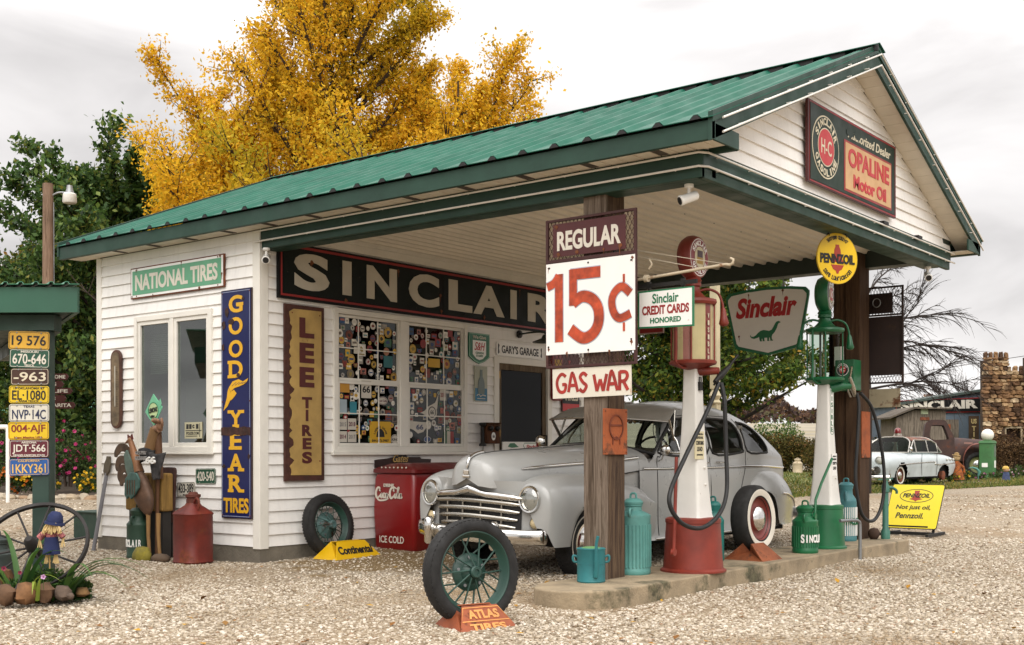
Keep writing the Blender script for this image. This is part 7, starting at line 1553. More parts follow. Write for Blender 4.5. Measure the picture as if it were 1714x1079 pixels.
# wagon wheel leaning back on the bed
wc = LF(8.64).p(lat(55, 8.64), .395); wu = (Vec((0,0,1))*.76+FW*.65).normalized(); wn = RT.cross(wu).normalized(); iron = mat('wheel_iron', '#231f1d', .7, var=.25)
t = thing('wagon_wheel', 'dark iron wagon wheel leaning against the green post', 'wheel', tuple(wc)); Rw = .405
mb = MB(); mb.lathe([(Rw-.022, -.014), (Rw, -.02), (Rw, .02), (Rw-.022, .014)], wc, wn, 56, caps=False, closed=True); mb.build('rim', iron, t, smooth=40)
mb = MB(); mb.lathe([(.02, -.09), (.04, -.08), (.05, .0), (.042, .08), (.025, .11)], wc, wn, 20); mb.build('hub', iron, t, smooth=40)
for i in range(10): q = R(36*i+14); rd = RT*math.cos(q)+wu*math.sin(q); mb = MB(); mb.tube([wc+rd*.05, wc+rd*(Rw-.015)], .008, 8); mb.build('spoke', iron, t, smooth=60)
# scarecrow doll on a stick
D3 = 8.33; SFm = LF(D3); sx = lambda u: lat(u, D3); sz = lambda v: hz(v, D3); q3 = lambda u, v, d=0: SFm.p(sx(u), sz(v), d)
t = thing('scarecrow_doll', 'little scarecrow doll with a navy hat and skirt on a stick', 'scarecrow', tuple(at(86, D3, 0))); nv = mat('doll_navy', '#16214a', .85, var=.2, bump=.2); straw = mat('straw', '#c9ae78', .85, var=.15); plaid = mat('plaid', '#9a5a5a', .85, var=.6, vscale=45)
mb = MB(); mb.tube([q3(83, 950), q3(85.5, 905, .035), q3(86, 880)], .006, 6); mb.build('stick', mat('doll_stick', '#a98a5a', .8), t)
mb = MB(); mb.lathe([(.055, .0), (.058, .02), (.05, .06), (.03, .085), (.001, .09)], q3(91, 875), (.1, .1, 1), 16); mb.lathe([(.072, -.005), (.07, .01), (.05, .012)], q3(91, 875), (.15, .1, 1), 18); mb.build('hat', nv, t, smooth=50)
mb = MB(); rr = random.Random(8)
for i in range(46): u0 = rr.uniform(79, 102); a = q3(u0*.6+91*.4, 873, .03+.02*rr.random()); mb.tube([a, a+RT*((u0-91)*.0022)+Vec((0,0,-.03)), a+RT*((u0-91)*.0035)+Vec((0,0,-.05-.035*rr.random()))-FW*.01], .004, 5)
mb.build('hair', straw, t)
mb = MB(); mb.ball(tuple(q3(90, 882)), .04, .035, .04, 12); mb.build('head', mat('burlap', '#a98f66', .9), t, smooth=60)
mb = MB(); mb.grid(lambda u, v: q3(86+9*math.cos(u*2*PI)*(1-.2*v), 898-12*v, .03*math.sin(u*2*PI)), 18, 5, cu=True); mb.tube([q3(80, 889), q3(72, 893), q3(66, 899)], [.022, .024, .026], 8); mb.tube([q3(94, 889), q3(101, 893), q3(106, 898)], [.022, .022, .022], 8); mb.build('shirt', plaid, t, smooth=60)
mb = MB(); mb.grid(lambda u, v: q3(86+(10.5+4*v)*math.cos(u*2*PI), 897+29*v, (.04+.02*v)*math.sin(u*2*PI)), 22, 6, cu=True); mb.build('skirt', nv, t, smooth=60)
mb = MB()
for i in range(40):
    u0 = rr.choice((66, 106, 77, 80, 92, 95)); v0 = 900 if u0 in (66, 106) else 926; a = q3(u0+rr.uniform(-1.5, 1.5), v0); mb.tube([a, a+RT*rr.uniform(-.018, .018)+Vec((0,0,-.05-.02*rr.random()))], .0035, 5)
mb.build('straw_tufts', straw, t)
t, _ = milk_can('milk_can', tuple(at(-4, 9.3, 0)[:2]), .13, .42, mat('can_grey', '#3f4744', .5, var=.15, metal=.3), 'dark grey milk can behind the wagon wheel at the left edge', ribs=False, ground=-.0)
rock_m = [mat('rock_%s' % c[1:], c, .9, var=.3, vscale=7, bump=.5, bscale=14) for c in ('#7a5636', '#5f4530', '#85653f', '#5f4f43', '#51463b')]
for k, (u, v, w_, h_, d, mi, lab) in enumerate(((9, 990, 38, 26, 8.22, 1, 'dark orange rock at the left edge of the flower bed'), (43, 987, 40, 26, 8.25, 0, 'largest tawny rock edging the flower bed'), (76, 986, 30, 24, 8.3, 1, 'squarish brown rock with a dark face edging the bed'), (104, 987, 28, 18, 8.3, 3, 'greyish brown rock near the right end of the bed'), (137, 985, 24, 11, 8.45, 2, 'small flat tan rock at the right end of the bed'), (10, 964, 24, 24, 8.6, 0, 'rusty orange rock standing behind the edging rocks'), (127, 974, 40, 18, 8.6, 4, 'low dark rock behind the small tan one'), (118, 992, 12, 8, 8.22, 3, 'pebble sized grey rock before the greyish brown one'))):
    p = LF(d).p(lat(u, d), 0); z = hz(v, d); t = thing('rock', lab, 'rock', (p.x, p.y, 0), group='rocks round the flower bed'); mb = MB(); mb.ball((p.x, p.y, max(.02, z-.02)), w_/1956*d/2*1.1, w_/1956*d/2, h_/1956*d/2*1.5, 10, .2, 30+k); mb.build('rock', rock_m[mi], t, smooth=48)
# bed soil and plants
mb = MB(); c0 = LF(0); soil = mat('bed_soil', '#3b2c1f', .95, var=.3, bump=.5); mb.grid(lambda u, v: c0.o+RT*(lat(62, 9)+.62*v*math.cos(u*2*PI))+FW*(8.78+.36*v*math.sin(u*2*PI))+Vec((0,0,.065*(1-v*v)-.02)), 26, 8, cu=True); structure('bed_soil', mb, soil, smooth=60)
def leaf_mesh(name, pts, size, m, parent=None, droop=0, aspect=.5, nrm_up=0., seed=1):
    """thousands of small folded leaves, one mesh; pts (n,3)"""
    r = np.random.default_rng(seed); n = len(pts); d = r.normal(size=(n, 3)); d[:, 2] -= droop; d[:, 2] *= (.15 if nrm_up > 5 else 1); d /= np.linalg.norm(d, axis=1)[:, None]+1e-9
    k = r.normal(size=(n, 3)); k[:, 2] += nrm_up; s = np.cross(d, k); s /= np.linalg.norm(s, axis=1)[:, None]+1e-9; nn = np.cross(s, d)
    L_ = (size*r.uniform(.45, 1.4, n))[:, None]; Wd = L_*aspect
    v = np.stack([pts-d*L_/2, pts+s*Wd/2+nn*L_*.08, pts+d*L_/2, pts-s*Wd/2+nn*L_*.08], 1).reshape(-1, 3)
    me = bpy.data.meshes.new(name); me.vertices.add(4*n); me.vertices.foreach_set('co', v.reshape(-1)); me.loops.add(4*n); me.loops.foreach_set('vertex_index', np.arange(4*n)); me.polygons.add(n); me.polygons.foreach_set('loop_start', np.arange(0, 4*n, 4)); me.polygons.foreach_set('loop_total', np.full(n, 4)); me.update(calc_edges=True)
    me.materials.append(m); o = bpy.data.objects.new(name, me); C.objects.link(o)
    if parent is not None:
        o.parent = parent; o.matrix_parent_inverse = root_matrix(parent).inverted()
    return o
blade_m = island_mat('iris_leaf', [(0, '#1f3d1c'), (.5, '#35592a'), (.85, '#55752f'), (1, '#7d8f3f')], .5, transl=.25, spec=.4)
def blade(mb, base, dr, ln, wd, bend, up=1.):
    P = []; d = Vec(dr).normalized(); s = d.cross(Vec((0,0,1))).normalized()
    for i in range(9): q = i/8; P.append(Vec(base)+d*(ln*(q*.35+bend*q*q*.65))+Vec((0,0,ln*up*(q-bend*.75*q*q*q))))
    vs = []
    for i, p in enumerate(P): q = i/8; w_ = wd*(1-q**2.2)*.5+.0008; vs += [p-s*w_, p+Vec((0,0,-w_*.35)), p+s*w_]
    mb.add(vs, [(3*i+j, 3*i+j+1, 3*i+j+4, 3*i+j+3) for i in range(8) for j in (0, 1)])
rr = random.Random(17)
for k, (u, d, n, lab) in enumerate(((28, 8.42, 11, 'clump of long iris leaves by the wagon wheel hub'), (108, 8.38, 9, 'clump of long drooping iris leaves beside the scarecrow doll'))):
    b = at(u, d, .04); t = thing('iris_plant', lab, 'plant', tuple(b)); mb = MB()
    for i in range(n):
        if k == 0: dr = RT*rr.uniform(-1, .5)+FW*rr.uniform(-.3, .4); ln = rr.uniform(.45, .75); be = rr.uniform(.3, .9)
        else: dr = RT*rr.uniform(.2, 1)+FW*rr.uniform(-.5, .3); ln = rr.uniform(.4, .66); be = rr.uniform(.75, 1.1)
        blade(mb, b+RT*rr.uniform(-.05, .05), dr, ln, .045, be)
    mb.build('leaves', blade_m, t, fix=False, smooth=60)
t = thing('iris_leaf_sprout', 'pair of pale bent iris leaves before the wagon wheel', 'plant', tuple(at(60, 8.25, .04))); mb = MB(); blade(mb, at(62, 8.25, .05), RT*.2-FW*.3, .20, .028, .2); blade(mb, at(58, 8.25, .10), RT*.3-FW*.9, .24, .026, 1.2); blade(mb, at(50, 8.3, .12), RT*.9-FW*.2, .25, .022, 1.0); mb.build('leaves', island_mat('pale_iris', [(0, '#7d8f2f'), (1, '#93a548')], .5, transl=.3), t, fix=False)
pts = []
for i in range(5200): a = rr.random()*2*PI; q = rr.random()**.5; pts.append((lat(72, 8.42)+.32*q*math.cos(a), 8.50+.10*q*math.sin(a), .03+.25*rr.random()*(1-q*.55)))
P3 = np.array([tuple(c0.o+RT*a+FW*b+Vec((0,0,z))) for a, b, z in pts]); t = thing('bed_plants', 'low green foliage filling the rock edged bed', 'ground cover', tuple(at(72, 8.7, 0))); t['kind'] = 'stuff'; leaf_mesh('foliage', P3, .045, island_mat('bed_leaf', [(0, '#1d3516'), (.5, '#35541f'), (1, '#56702b')], .6, transl=.25), t, aspect=.28, seed=3)
def flower(loc, r, m, mc, label, parent=None):
    t = thing('flower', label, 'flower', tuple(loc)); mb = MB(); p = Vec(loc); n = (CAM-p).normalized(); u = Vec((0,0,1)).cross(n).normalized(); v = n.cross(u)
    for i in range(5):
        q = 2*PI*i/5; d = u*math.cos(q)+v*math.sin(q); s = n.cross(d); mb.add([p, p+d*r*.6+s*r*.45+n*.004, p+d*r+n*.008, p+d*r*.6-s*r*.45+n*.004], [(0,1,2,3)])
    mb.build('petals', m, t, fix=False); mb = MB(); mb.ball(tuple(p+n*.004), r*.25, n=8); mb.build('centre', mc, t); mb = MB(); mb.tube([p, p+Vec((0,0,-.09))-n*.02], .002, 5); mb.build('stem', blade_m, t)
flower(LF(8.2).p(lat(72, 8.2), hz(964, 8.2)), .02, mat('petal_pink', '#b58fb0', .6, var=.3, vscale=30), mat('petal_magenta', '#8a1f6a', .6), 'single pink and white flower in the rock edged bed')
flower(LF(8.24).p(lat(33, 8.24), hz(957, 8.24)), .016, mat('petal_crimson', '#7a1436', .6), ink, 'small crimson flower left of the pink one')
flower(LF(8.3).p(lat(6, 8.3), hz(950, 8.3)), .02, mat('petal_crimson', '#7a1436', .6), ink, 'larger crimson flower at the left edge of the bed')

# ================================================================ BACKGROUND
def Z(v, d): return 1.1+(754.6-v)/1956.57*d
# --- grass strip on the right, straw-coloured field, far wood
lawn_m = mat('lawn', '#55602a', .95, var=.35, vscale=1.2, bump=.5, bscale=30, rust=('#7a6a3a', .38, .5))
def strip(name, us_near, us_far, m, dz=.006):
    mb = MB(); n = len(us_near); k = 14; P = []
    for (u0, d0), (u1, d1) in zip(us_near, us_far):
        for j in range(k+1):
            p = at(u0, d0).lerp(at(u1, d1), j/k); P.append((p.x, p.y, ground_z(p.x, p.y)+dz))
    mb.add(P, [(i*(k+1)+j, i*(k+1)+j+1, (i+1)*(k+1)+j+1, (i+1)*(k+1)+j) for i in range(n-1) for j in range(k)]); return structure(name, mb, m, smooth=60)
near = [(u, 1956.57*1.1/(v-754.6)) for u, v in ((1180, 842), (1250, 838), (1320, 833), (1400, 829), (1480, 825), (1560, 821), (1640, 817), (1720, 813), (1900, 806))]
far = [(u*1.0+0, 66) for u, _ in near]
strip('lawn', near, far, lawn_m)
lawn_pts = []
r7 = np.random.default_rng(77)
for i in range(26000):
    q = r7.random(); k = q*(len(near)-1); a = int(k); fr_ = k-a; u = near[a][0]*(1-fr_)+near[min(a+1, len(near)-1)][0]*fr_; d0 = near[a][1]*(1-fr_)+near[min(a+1, len(near)-1)][1]*fr_
    d = d0+(r7.random()**1.8)*(60-d0)+r7.normal()*.25; p = at(u, d); lawn_pts.append((p.x, p.y, ground_z(p.x, p.y)+.03))
grass_m = island_mat('grass_blade', [(0, '#3a4a1e'), (.45, '#5c6b2c'), (.75, '#7d7a3c'), (.92, '#9a8a50'), (1, '#8a5a2c')], .8, transl=.2)
o = leaf_mesh('grass', np.array(lawn_pts), .13, grass_m, None, droop=-1.6, aspect=.18, seed=5); tag(o, 'short autumn grass beside the gravel drive', 'grass', kind='stuff')
fld = mat('straw_field', '#8f8674', .95, var=.18, vscale=.05, rust=('#8a7d55', .3, .03))
fd = [d for d in ds if 70 <= d <= 420]; fls = [l for l in ls if abs(l) <= 300]; P = []
for d in fd:
    for l in fls: p = CAM+FW*d+RT*l; P.append((p.x, p.y, ground_z(p.x, p.y)+.006))
mb = MB(); k = len(fls); mb.add(P, [(i*k+j, i*k+j+1, (i+1)*k+j+1, (i+1)*k+j) for i in range(len(fd)-1) for j in range(k-1)]); structure('field', mb, fld, smooth=60)
wood_pts = []; 
for i in range(30000):
    u = r7.uniform(-300, 2000); d = r7.uniform(340, 400); p = at(u, d); h = 3.8+2.2*math.sin(u*.021)+1.6*math.sin(u*.073+1)+r7.random()*1.5; wood_pts.append((p.x, p.y, ground_z(p.x, p.y)+h*r7.random()**.7))
o = leaf_mesh('far_wood', np.array(wood_pts), 1.5, island_mat('autumn_wood', [(0, '#372c2a'), (.35, '#4a3c38'), (.6, '#594439'), (.8, '#6b5038'), (.93, '#54502f'), (1, '#6f6662')], .95, transl=.1, spec=.1), None, aspect=.9, seed=6); tag(o, 'far autumn wood along the field', 'woodland', kind='stuff')

# --- foliage builders
def bush(name, label, cat, u, d, wd, h, dp, m, n, size, group=None, z0=0, seed=0, aspect=.5, gaps=.0, top=1.0, stems=True):
    b = at(u, d, z0); t = thing(name, label, cat, tuple(b), group=group); r = np.random.default_rng(seed+100)
    nb = max(6, int(wd*9)); cl = np.stack([((np.arange(nb)+r.random(nb))/nb-.5)*wd, r.uniform(-.5, .5, nb)*dp, r.uniform(.25, .8, nb)*h*top], 1); rad = r.uniform(.22, .42, nb)*h
    k = r.integers(0, nb, n); v = r.normal(size=(n, 3)); v /= np.linalg.norm(v, axis=1)[:, None]; q = cl[k]+v*(rad[k]*r.random(n)**.4)[:, None]; q[:, 2] = np.clip(q[:, 2], .03, h*1.15)
    P = np.array(b)[None]+q[:, :1]*np.array(RT)[None]+q[:, 1:2]*np.array(FW)[None]+q[:, 2:3]*np.array([[0, 0, 1]])
    leaf_mesh('foliage', P, size, m, t, aspect=aspect, seed=seed)
    if stems:
        mb = MB()
        for i in range(min(14, nb)): c_ = cl[i]; e_ = b+RT*float(c_[0])+FW*float(c_[1])+Vec((0,0,float(c_[2]))); mb.tube([b+RT*float(c_[0])*.5+FW*float(c_[1])*.4+Vec((0,0,-.05)), b.lerp(e_, .55)+RT*float(c_[0])*.1, e_], [.03, .02, .008], 6)
        mb.build('stem', mat('bush_stem', '#3f3126', .9), t)
    return t, cl, rad
def tree(name, label, u, d, trunk_h, spread, height, m, nleaf, size, bark, lean=0, seed=1, elev=(35, 75), limbs=26, tr=.2, gap=.22, env=None, curve=.35, twig_out=.0, off=(0, 0), group=None, low=0., aspect=.55):
    rr = random.Random(seed); b = at(u, d, -.1); t = thing(name, label, 'tree', tuple(b), group=group); mb = MB(); L_ = []; tw = MB()
    top = b+Vec((off[0], off[1], height*.93)); N_ = 10; spine = []
    for i in range(N_+1):
        q = i/N_; p = b.lerp(top, q)+Vec((rr.uniform(-1, 1), rr.uniform(-1, 1), 0))*(.06*height*.12 if 0 < i else 0); spine.append(p)
    mb.tube(spine, [tr*(1.25-1.15*(i/N_)**.8) for i in range(N_+1)], 9)
    env = env or (lambda q: math.sin(PI*min(1, .12+.88*q)**.85)**.75)
    tips = []
    for k in range(limbs):
        q = (k+.5*rr.random())/limbs; z = trunk_h+(height*.90-trunk_h)*q**.9; s = (z/height*N_); i0 = min(N_-1, int(s)); p0 = spine[i0].lerp(spine[i0+1], s-i0)
        az = k*2.399+rr.uniform(-.4, .4); el = R(rr.uniform(*elev)*(.75+.4*q)); ln = spread*env(q)*rr.uniform(.78, 1.1)/max(.35, math.cos(el)); ln = min(ln, spread*1.7)
        P = [p0]; d = Vec((math.cos(az)*math.cos(el), math.sin(az)*math.cos(el), math.sin(el))); seg = 7
        for j in range(seg):
            d = (d+Vec((rr.uniform(-.16, .16), rr.uniform(-.16, .16), curve*.28*rr.uniform(.2, 1)))).normalized(); P.append(P[-1]+d*ln/seg)
        r0 = tr*.42*(1-.6*q); mb.tube(P, [r0*(1-.85*j/seg)+.006 for j in range(seg+1)], 6)
        for j in range(1, seg+1):
            for c_ in range(3 if j < seg else 4):
                dd = (P[j]-P[j-1]).normalized(); side = Vec((rr.uniform(-1, 1), rr.uniform(-1, 1), rr.uniform(-.25, .7))).normalized(); sd = (dd*.75+side*.9).normalized(); l2 = ln*.30*rr.uniform(.5, 1.1)*(1-.35*j/seg)
                A = P[j]; B1 = A+sd*l2*.5; sd2 = (sd+Vec((0, 0, curve*.5))).normalized(); B2 = B1+sd2*l2*.5; tw.tube([A, B1, B2], [.016*tr/.2, .010*tr/.2, .004], 4); tips.append((A, B1, B2, l2))
    nt_ = len(tips); r = np.random.default_rng(seed); k = r.integers(0, nt_, nleaf); w_ = r.random(nt_); keepm = w_ > gap; k = k[keepm[k]]
    A = np.array([tuple(x[0]) for x in tips]); B1 = np.array([tuple(x[1]) for x in tips]); B2 = np.array([tuple(x[2]) for x in tips]); l2 = np.array([x[3] for x in tips])
    s = r.random(len(k))**.75*1.04+twig_out; p = np.where((s < .5)[:, None], A[k]+(B1-A)[k]*(s*2)[:, None], B1[k]+(B2-B1)[k]*((s-.5)*2)[:, None]); p += r.normal(size=p.shape)*(l2[k]*.13+.05)[:, None]
    if low: p = p[p[:, 2] > low]
    mb.build('trunk', bark, t, smooth=60, fix=False); tw.build('twigs', bark, t, fix=False); leaf_mesh('crown', p, size, m, t, droop=.4, aspect=aspect, seed=seed)
    return t
bark = mat('bark', '#3d3128', .95, var=.35, vscale=6, bump=.4); bark_d = mat('bark_dark', '#2a221d', .95, var=.3, vscale=6)
yel = island_mat('yellow_leaf', [(0, '#8f7d1a'), (.14, '#c59c1e'), (.4, '#e2b222'), (.72, '#efc83a'), (.92, '#d9a02a'), (1, '#a99f2c')], .7, transl=.45, spec=.2, extra=('#7d8420', .16, .52))
grn = island_mat('green_leaf', [(0, '#203316'), (.35, '#385524'), (.75, '#557034'), (.95, '#74823a'), (1, '#8f863c')], .6, transl=.35, spec=.3)
ygr = island_mat('turning_leaf', [(0, '#2c3c15'), (.4, '#4d5a1e'), (.75, '#75742a'), (.95, '#9a8430'), (1, '#a8752a')], .65, transl=.35, spec=.25)
gyt = island_mat('olive_leaf', [(0, '#26381a'), (.4, '#40581f'), (.75, '#5f7429'), (.95, '#86812c'), (1, '#a0782a')], .65, transl=.35, spec=.25)
tree('yellow_tree', 'big golden yellow autumn tree rising behind the station roof', 570, 27, 2.0, 5.4, 13.4, yel, 165000, .095, bark, seed=4, elev=(8, 46), limbs=60, tr=.26, gap=.24, env=lambda q: (1.0-.60*q**1.5)*(.84+.16*math.sin(q*9)), curve=.42)
tree('yellow_tree', 'smaller golden tree joining the big yellow one on the right', 765, 28.5, 2.0, 4.3, 11.0, yel, 100000, .095, bark, seed=9, elev=(14, 48), limbs=44, tr=.2, gap=.13, env=lambda q: 1-.62*q**1.3, curve=.45)
tree('yellow_tree', 'low golden tree at the left of the big yellow one', 392, 27.5, 1.8, 3.7, 9.7, yel, 95000, .095, bark, seed=14, elev=(12, 48), limbs=44, tr=.18, gap=.2, env=lambda q: 1-.6*q**1.3, curve=.42, low=5.7)
tree('green_tree', 'tall dark green tree behind the left corner of the office', 215, 34, 1.4, 4.0, 10.6, grn, 100000, .17, bark_d, seed=21, elev=(0, 34), limbs=64, tr=.22, gap=.08, env=lambda q: (1.05-1.5*(q-.38)**2)*(.88+.12*math.sin(q*11)), curve=.2)
tree('green_tree', 'lower dark green tree reaching down to the flower beds', 130, 38, 1.0, 3.6, 7.4, grn, 60000, .17, bark_d, seed=27, elev=(0, 34), limbs=46, tr=.18, gap=.1, env=lambda q: 1.05-1.3*(q-.35)**2, curve=.2)
tree('olive_tree', 'thin yellow green tree at the left edge', 25, 42, 1.1, 4.4, 8.8, ygr, 52000, .17, bark, seed=33, elev=(2, 38), limbs=44, tr=.17, gap=.22, env=lambda q: 1.05-1.2*(q-.35)**2, curve=.25)
tree('olive_tree', 'yellow green tree behind the grey sedan', 1150, 31, 1.7, 3.0, 6.6, gyt, 52000, .14, bark_d, seed=41, elev=(2, 46), limbs=36, tr=.2, gap=.12, env=lambda q: 1-.35*q, curve=.15)
tree('olive_tree', 'taller olive tree whose crown fills the gap behind the hanging shield sign', 1205, 36, 1.9, 3.6, 7.8, gyt, 46000, .14, bark_d, seed=47, elev=(5, 50), limbs=28, tr=.17, gap=.15, env=lambda q: 1-.45*q, curve=.15, low=3.0)
def bare_tree(label, u, d, h, spread, seed, az0, az1, droop=.0, n=16, tr=.16, lv=3, z0=.3):
    rr = random.Random(seed); b = at(u, d, -.1); t = thing('bare_tree', label, 'tree', tuple(b)); tk = MB(); mb = MB(); tk.tube([b, b+Vec((.05, 0, h*.4)), b+Vec((-.05, .1, h*.8)), b+Vec((0, 0, h))], [tr, tr*.8, tr*.4, .02], 8)
    def grow(p, d, ln, r, lvl):
        P = [p]; seg = 6
        for j in range(seg):
            d = (d+Vec((rr.uniform(-.1, .1), rr.uniform(-.1, .1), rr.uniform(-.1, .1)-droop*(j/seg)))).normalized(); P.append(P[-1]+d*ln/seg)
        mb.tube(P, [r*(1-.8*j/seg)+.0015 for j in range(seg+1)], 5 if lvl > 1 else 4)
        if lvl:
            for j in range(1, seg+1):
                for q in range(2): sd = (d*.9+Vec((rr.uniform(-1, 1), rr.uniform(-1, 1), rr.uniform(-.6, .8)))*.5).normalized(); grow(P[j], sd, ln*.5*rr.uniform(.6, 1.1), r*.40, lvl-1)
    for k in range(n):
        a = az0+(az1-az0)*(k+rr.random()*.6)/n; q = z0+(1-z0)*k/n; el = R(rr.uniform(5, 55)); dr = RT*math.cos(a)*math.cos(el)+FW*math.sin(a)*math.cos(el)+Vec((0, 0, math.sin(el))); grow(b+Vec((0, 0, h*q)), dr, spread*rr.uniform(.6, 1.1)*(1-.4*q), tr*.35, lv-1)
    tk.build('trunk', bark_d, t, smooth=60); mb.build('branches', bark_d, t, fix=False)
bare_tree('large bare tree with drooping twigs behind the dark price board', 1452, 30, 5.6, 3.0, 3, -.9, .9, .15, 8, .10, 3, .42)
bare_tree('small bare tree left of the blue grey barn gable', 1580, 66, 4.6, 2.6, 5, -PI, PI, -.1, 16, .10, 3)
bare_tree('small bare tree beside the stone tower', 1626, 68, 4.4, 2.4, 6, -PI, PI, -.1, 15, .10, 3)
# --- hedges
hedge_m = island_mat('hedge_leaf', [(0, '#2a2a16'), (.4, '#46431f'), (.7, '#5f562a'), (.9, '#6b4a2c'), (1, '#7a6a35')], .8, transl=.25, spec=.15)
brush_m = island_mat('brush_leaf', [(0, '#2e2318'), (.5, '#4a3826'), (1, '#6b5236')], .9, transl=.15, spec=.1)
bush('hedge', 'long rough olive hedge beyond the grass', 'hedge', 1375, 60, 9.0, 1.9, 2.0, hedge_m, 42000, .13, seed=2)
bush('bush', 'round dark green bush rising above the hedge', 'bush', 1298, 66, 2.2, 2.7, 1.6, grn, 6000, .14, seed=3)
bush('bush', 'brown twiggy bush before the stone tower', 'bush', 1700, 49, 2.6, 1.75, 1.5, brush_m, 9000, .13, seed=4, aspect=.25)
bush('hedge', 'leafy hedge behind the far post and pale car', 'hedge', 1405, 48, 2.6, 1.25, 1.2, hedge_m, 6000, .12, seed=6)
bush('hedge', 'dark clipped hedge behind the rose bushes', 'hedge', 60, 46, 9.0, 1.9, 1.6, island_mat('dark_hedge_leaf', [(0, '#1d2412'), (.6, '#333c1c'), (1, '#51542a')], .8, transl=.2), 16000, .13, seed=8)
# --- roses, yellow and orange flowers at the left
rose_leaf = island_mat('rose_leaf', [(0, '#22351a'), (.6, '#3e5527'), (1, '#5f7034')], .6, transl=.3)
def flower_dots(t, cl, rad, b, m, n, size, seed, top=True):
    r = random.Random(seed); mb = MB()
    for i in range(n):
        k = r.randrange(len(cl)); v = Vec((r.gauss(0, 1), -abs(r.gauss(0, 1))-.3, r.gauss(.4, .7))).normalized(); p = b+RT*float(cl[k][0])+FW*float(cl[k][1])+Vec((0,0,float(cl[k][2])))+(RT*v.x+FW*v.y+Vec((0,0,1))*v.z)*float(rad[k])*1.02
        for q in range(3): nrm = Vec((r.gauss(0, 1), r.gauss(0, 1), r.gauss(.3, 1))).normalized(); a = nrm.orthogonal().normalized()*size; c_ = nrm.cross(a); mb.add([p+a*math.cos(x)+c_*math.sin(x)+nrm*.2*size for x in [i2*PI/3 for i2 in range(6)]], [(0,1,2,3,4,5)])
    mb.build('blossoms', m, t, fix=False)
for u, d, w_, h, n, nf, lab, s in ((122, 30, 1.5, 1.5, 5200, 60, 'pink rose bush seen right of the licence plates', 11), (160, 32, 1.0, 1.35, 3000, 26, 'pink rose bush beside the office corner', 12), (12, 31, 1.0, 1.3, 2600, 18, 'pink rose bush at the far left edge', 13)):
    t, cl, rad = bush('rose_bush', lab, 'bush', u, d, w_, h, .9, rose_leaf, n, .075, 'rose bushes in the left bed', .25, s); flower_dots(t, cl, rad, at(u, d, .25), mat('rose_pink', '#b8306e', .6, var=.25, vscale=30), nf, .05, s)
for u, d, w_, h, col, nm, lab, s in ((155, 27, .5, .55, '#cfa80e', 'yellow', 'yellow flowers at the foot of the office corner', 14), (62, 28, .9, .5, '#cfa80e', 'yellow', 'yellow flowers behind the green post', 15), (8, 28, .8, .75, '#b8641a', 'orange', 'orange flowers at the left edge', 16), (36, 28, .5, .5, '#b8641a', 'orange', 'orange flowers left of the green post', 17)):
    t, cl, rad = bush('flower_clump', lab, 'flowers', u, d, w_, h, .4, rose_leaf, 1500, .06, 'flower clumps in the left bed', .1, s, stems=False); flower_dots(t, cl, rad, at(u, d, .1), mat('bloom_'+nm, col, .6, var=.15), 60, .035, s)
rr = random.Random(40); bs = [mat('border_stone_a', '#9c8c74', .9, var=.25, bump=.4), mat('border_stone_b', '#8a7258', .9, var=.25, bump=.4), mat('border_stone_c', '#a89c88', .9, var=.25, bump=.4)]
for i in range(15):
    u = -10+i*12.6+rr.uniform(-3, 3); d = 26.2+rr.uniform(-.2, .3); b = at(u, d); t = thing('border_stone', 'pale stone in the row edging the left flower bed', 'stone', tuple(b), group='stones edging the left flower bed'); mb = MB(); mb.ball((b.x, b.y, .05), rr.uniform(.12, .24), rr.uniform(.1, .16), rr.uniform(.07, .14), 10, .15, i); mb.build('stone', rr.choice(bs), t, smooth=30)
mb = MB(); P = [at(u, d) for u, d in ((-120, 26.4), (175, 26.4), (172, 60), (-120, 60))]; mb.add([(p.x, p.y, .02+(.22 if i > 1 else 0)) for i, p in enumerate(P)], [(0,1,2,3)]); structure('bed_earth', mb, mat('bed_earth', '#4a3c2c', .95, var=.35, vscale=3))
# --- green roofed house far left, utility pole with lamp
hs = thing('green_roofed_house', 'low white house with a pale green roof behind the flower beds', 'house', tuple(at(100, 60, 0)))
def lbox(mb, u0, u1, d, dp, z0, z1): fbox(mb, lat(u0, d), lat(u1, d), d, d+dp, z0, z1)
mb = MB(); lbox(mb, -60, 200, 58, 6, 0, Z(690, 58)); mb.build('wall', mat('house_wall', '#a8a498', .7), hs)
mb = MB(); f = LF(0); n = 60; 
for i in range(n):
    x0 = lat(-70, 57)+(lat(215, 57)-lat(-70, 57))*i/n; x1 = lat(-70, 57)+(lat(215, 57)-lat(-70, 57))*(i+1)/n
    q = [f.o+RT*x+FW*dd+Vec((0,0,z)) for x, dd, z in ((x0, 57, Z(688, 57)), (x1-.05, 57, Z(688, 57)), (x1-.05, 61, Z(645, 61)), (x0, 61, Z(645, 61)), (x1, 57, Z(688, 57)-.05), (x1, 61, Z(645, 61)-.05))]; mb.add(q, [(0,1,2,3), (1,4,5,2)])
mb.build('roof', mat('house_roof', '#4d8a6c', .5, var=.1), hs, fix=False)
mb = MB(); mb.tube([f.o+RT*lat(u, 56)+FW*56+Vec((0,0,Z(646+26*((u+20)/60)**2, 56))) for u in (-40, -20, 0, 20, 30)], .12, 8); mb.build('porch_arch', enamel, hs)
t = thing('pipe_rail', 'white pipe rail at the left edge', 'railing', tuple(at(5, 24, 0))); mb = MB(); a, b_ = at(-40, 24, Z(713, 24)), at(13, 24, Z(713, 24)); mb.tube([a, b_], .045); mb.tube([b_, at(13, 24, 0)], .04); mb.build('rail', enamel, t)
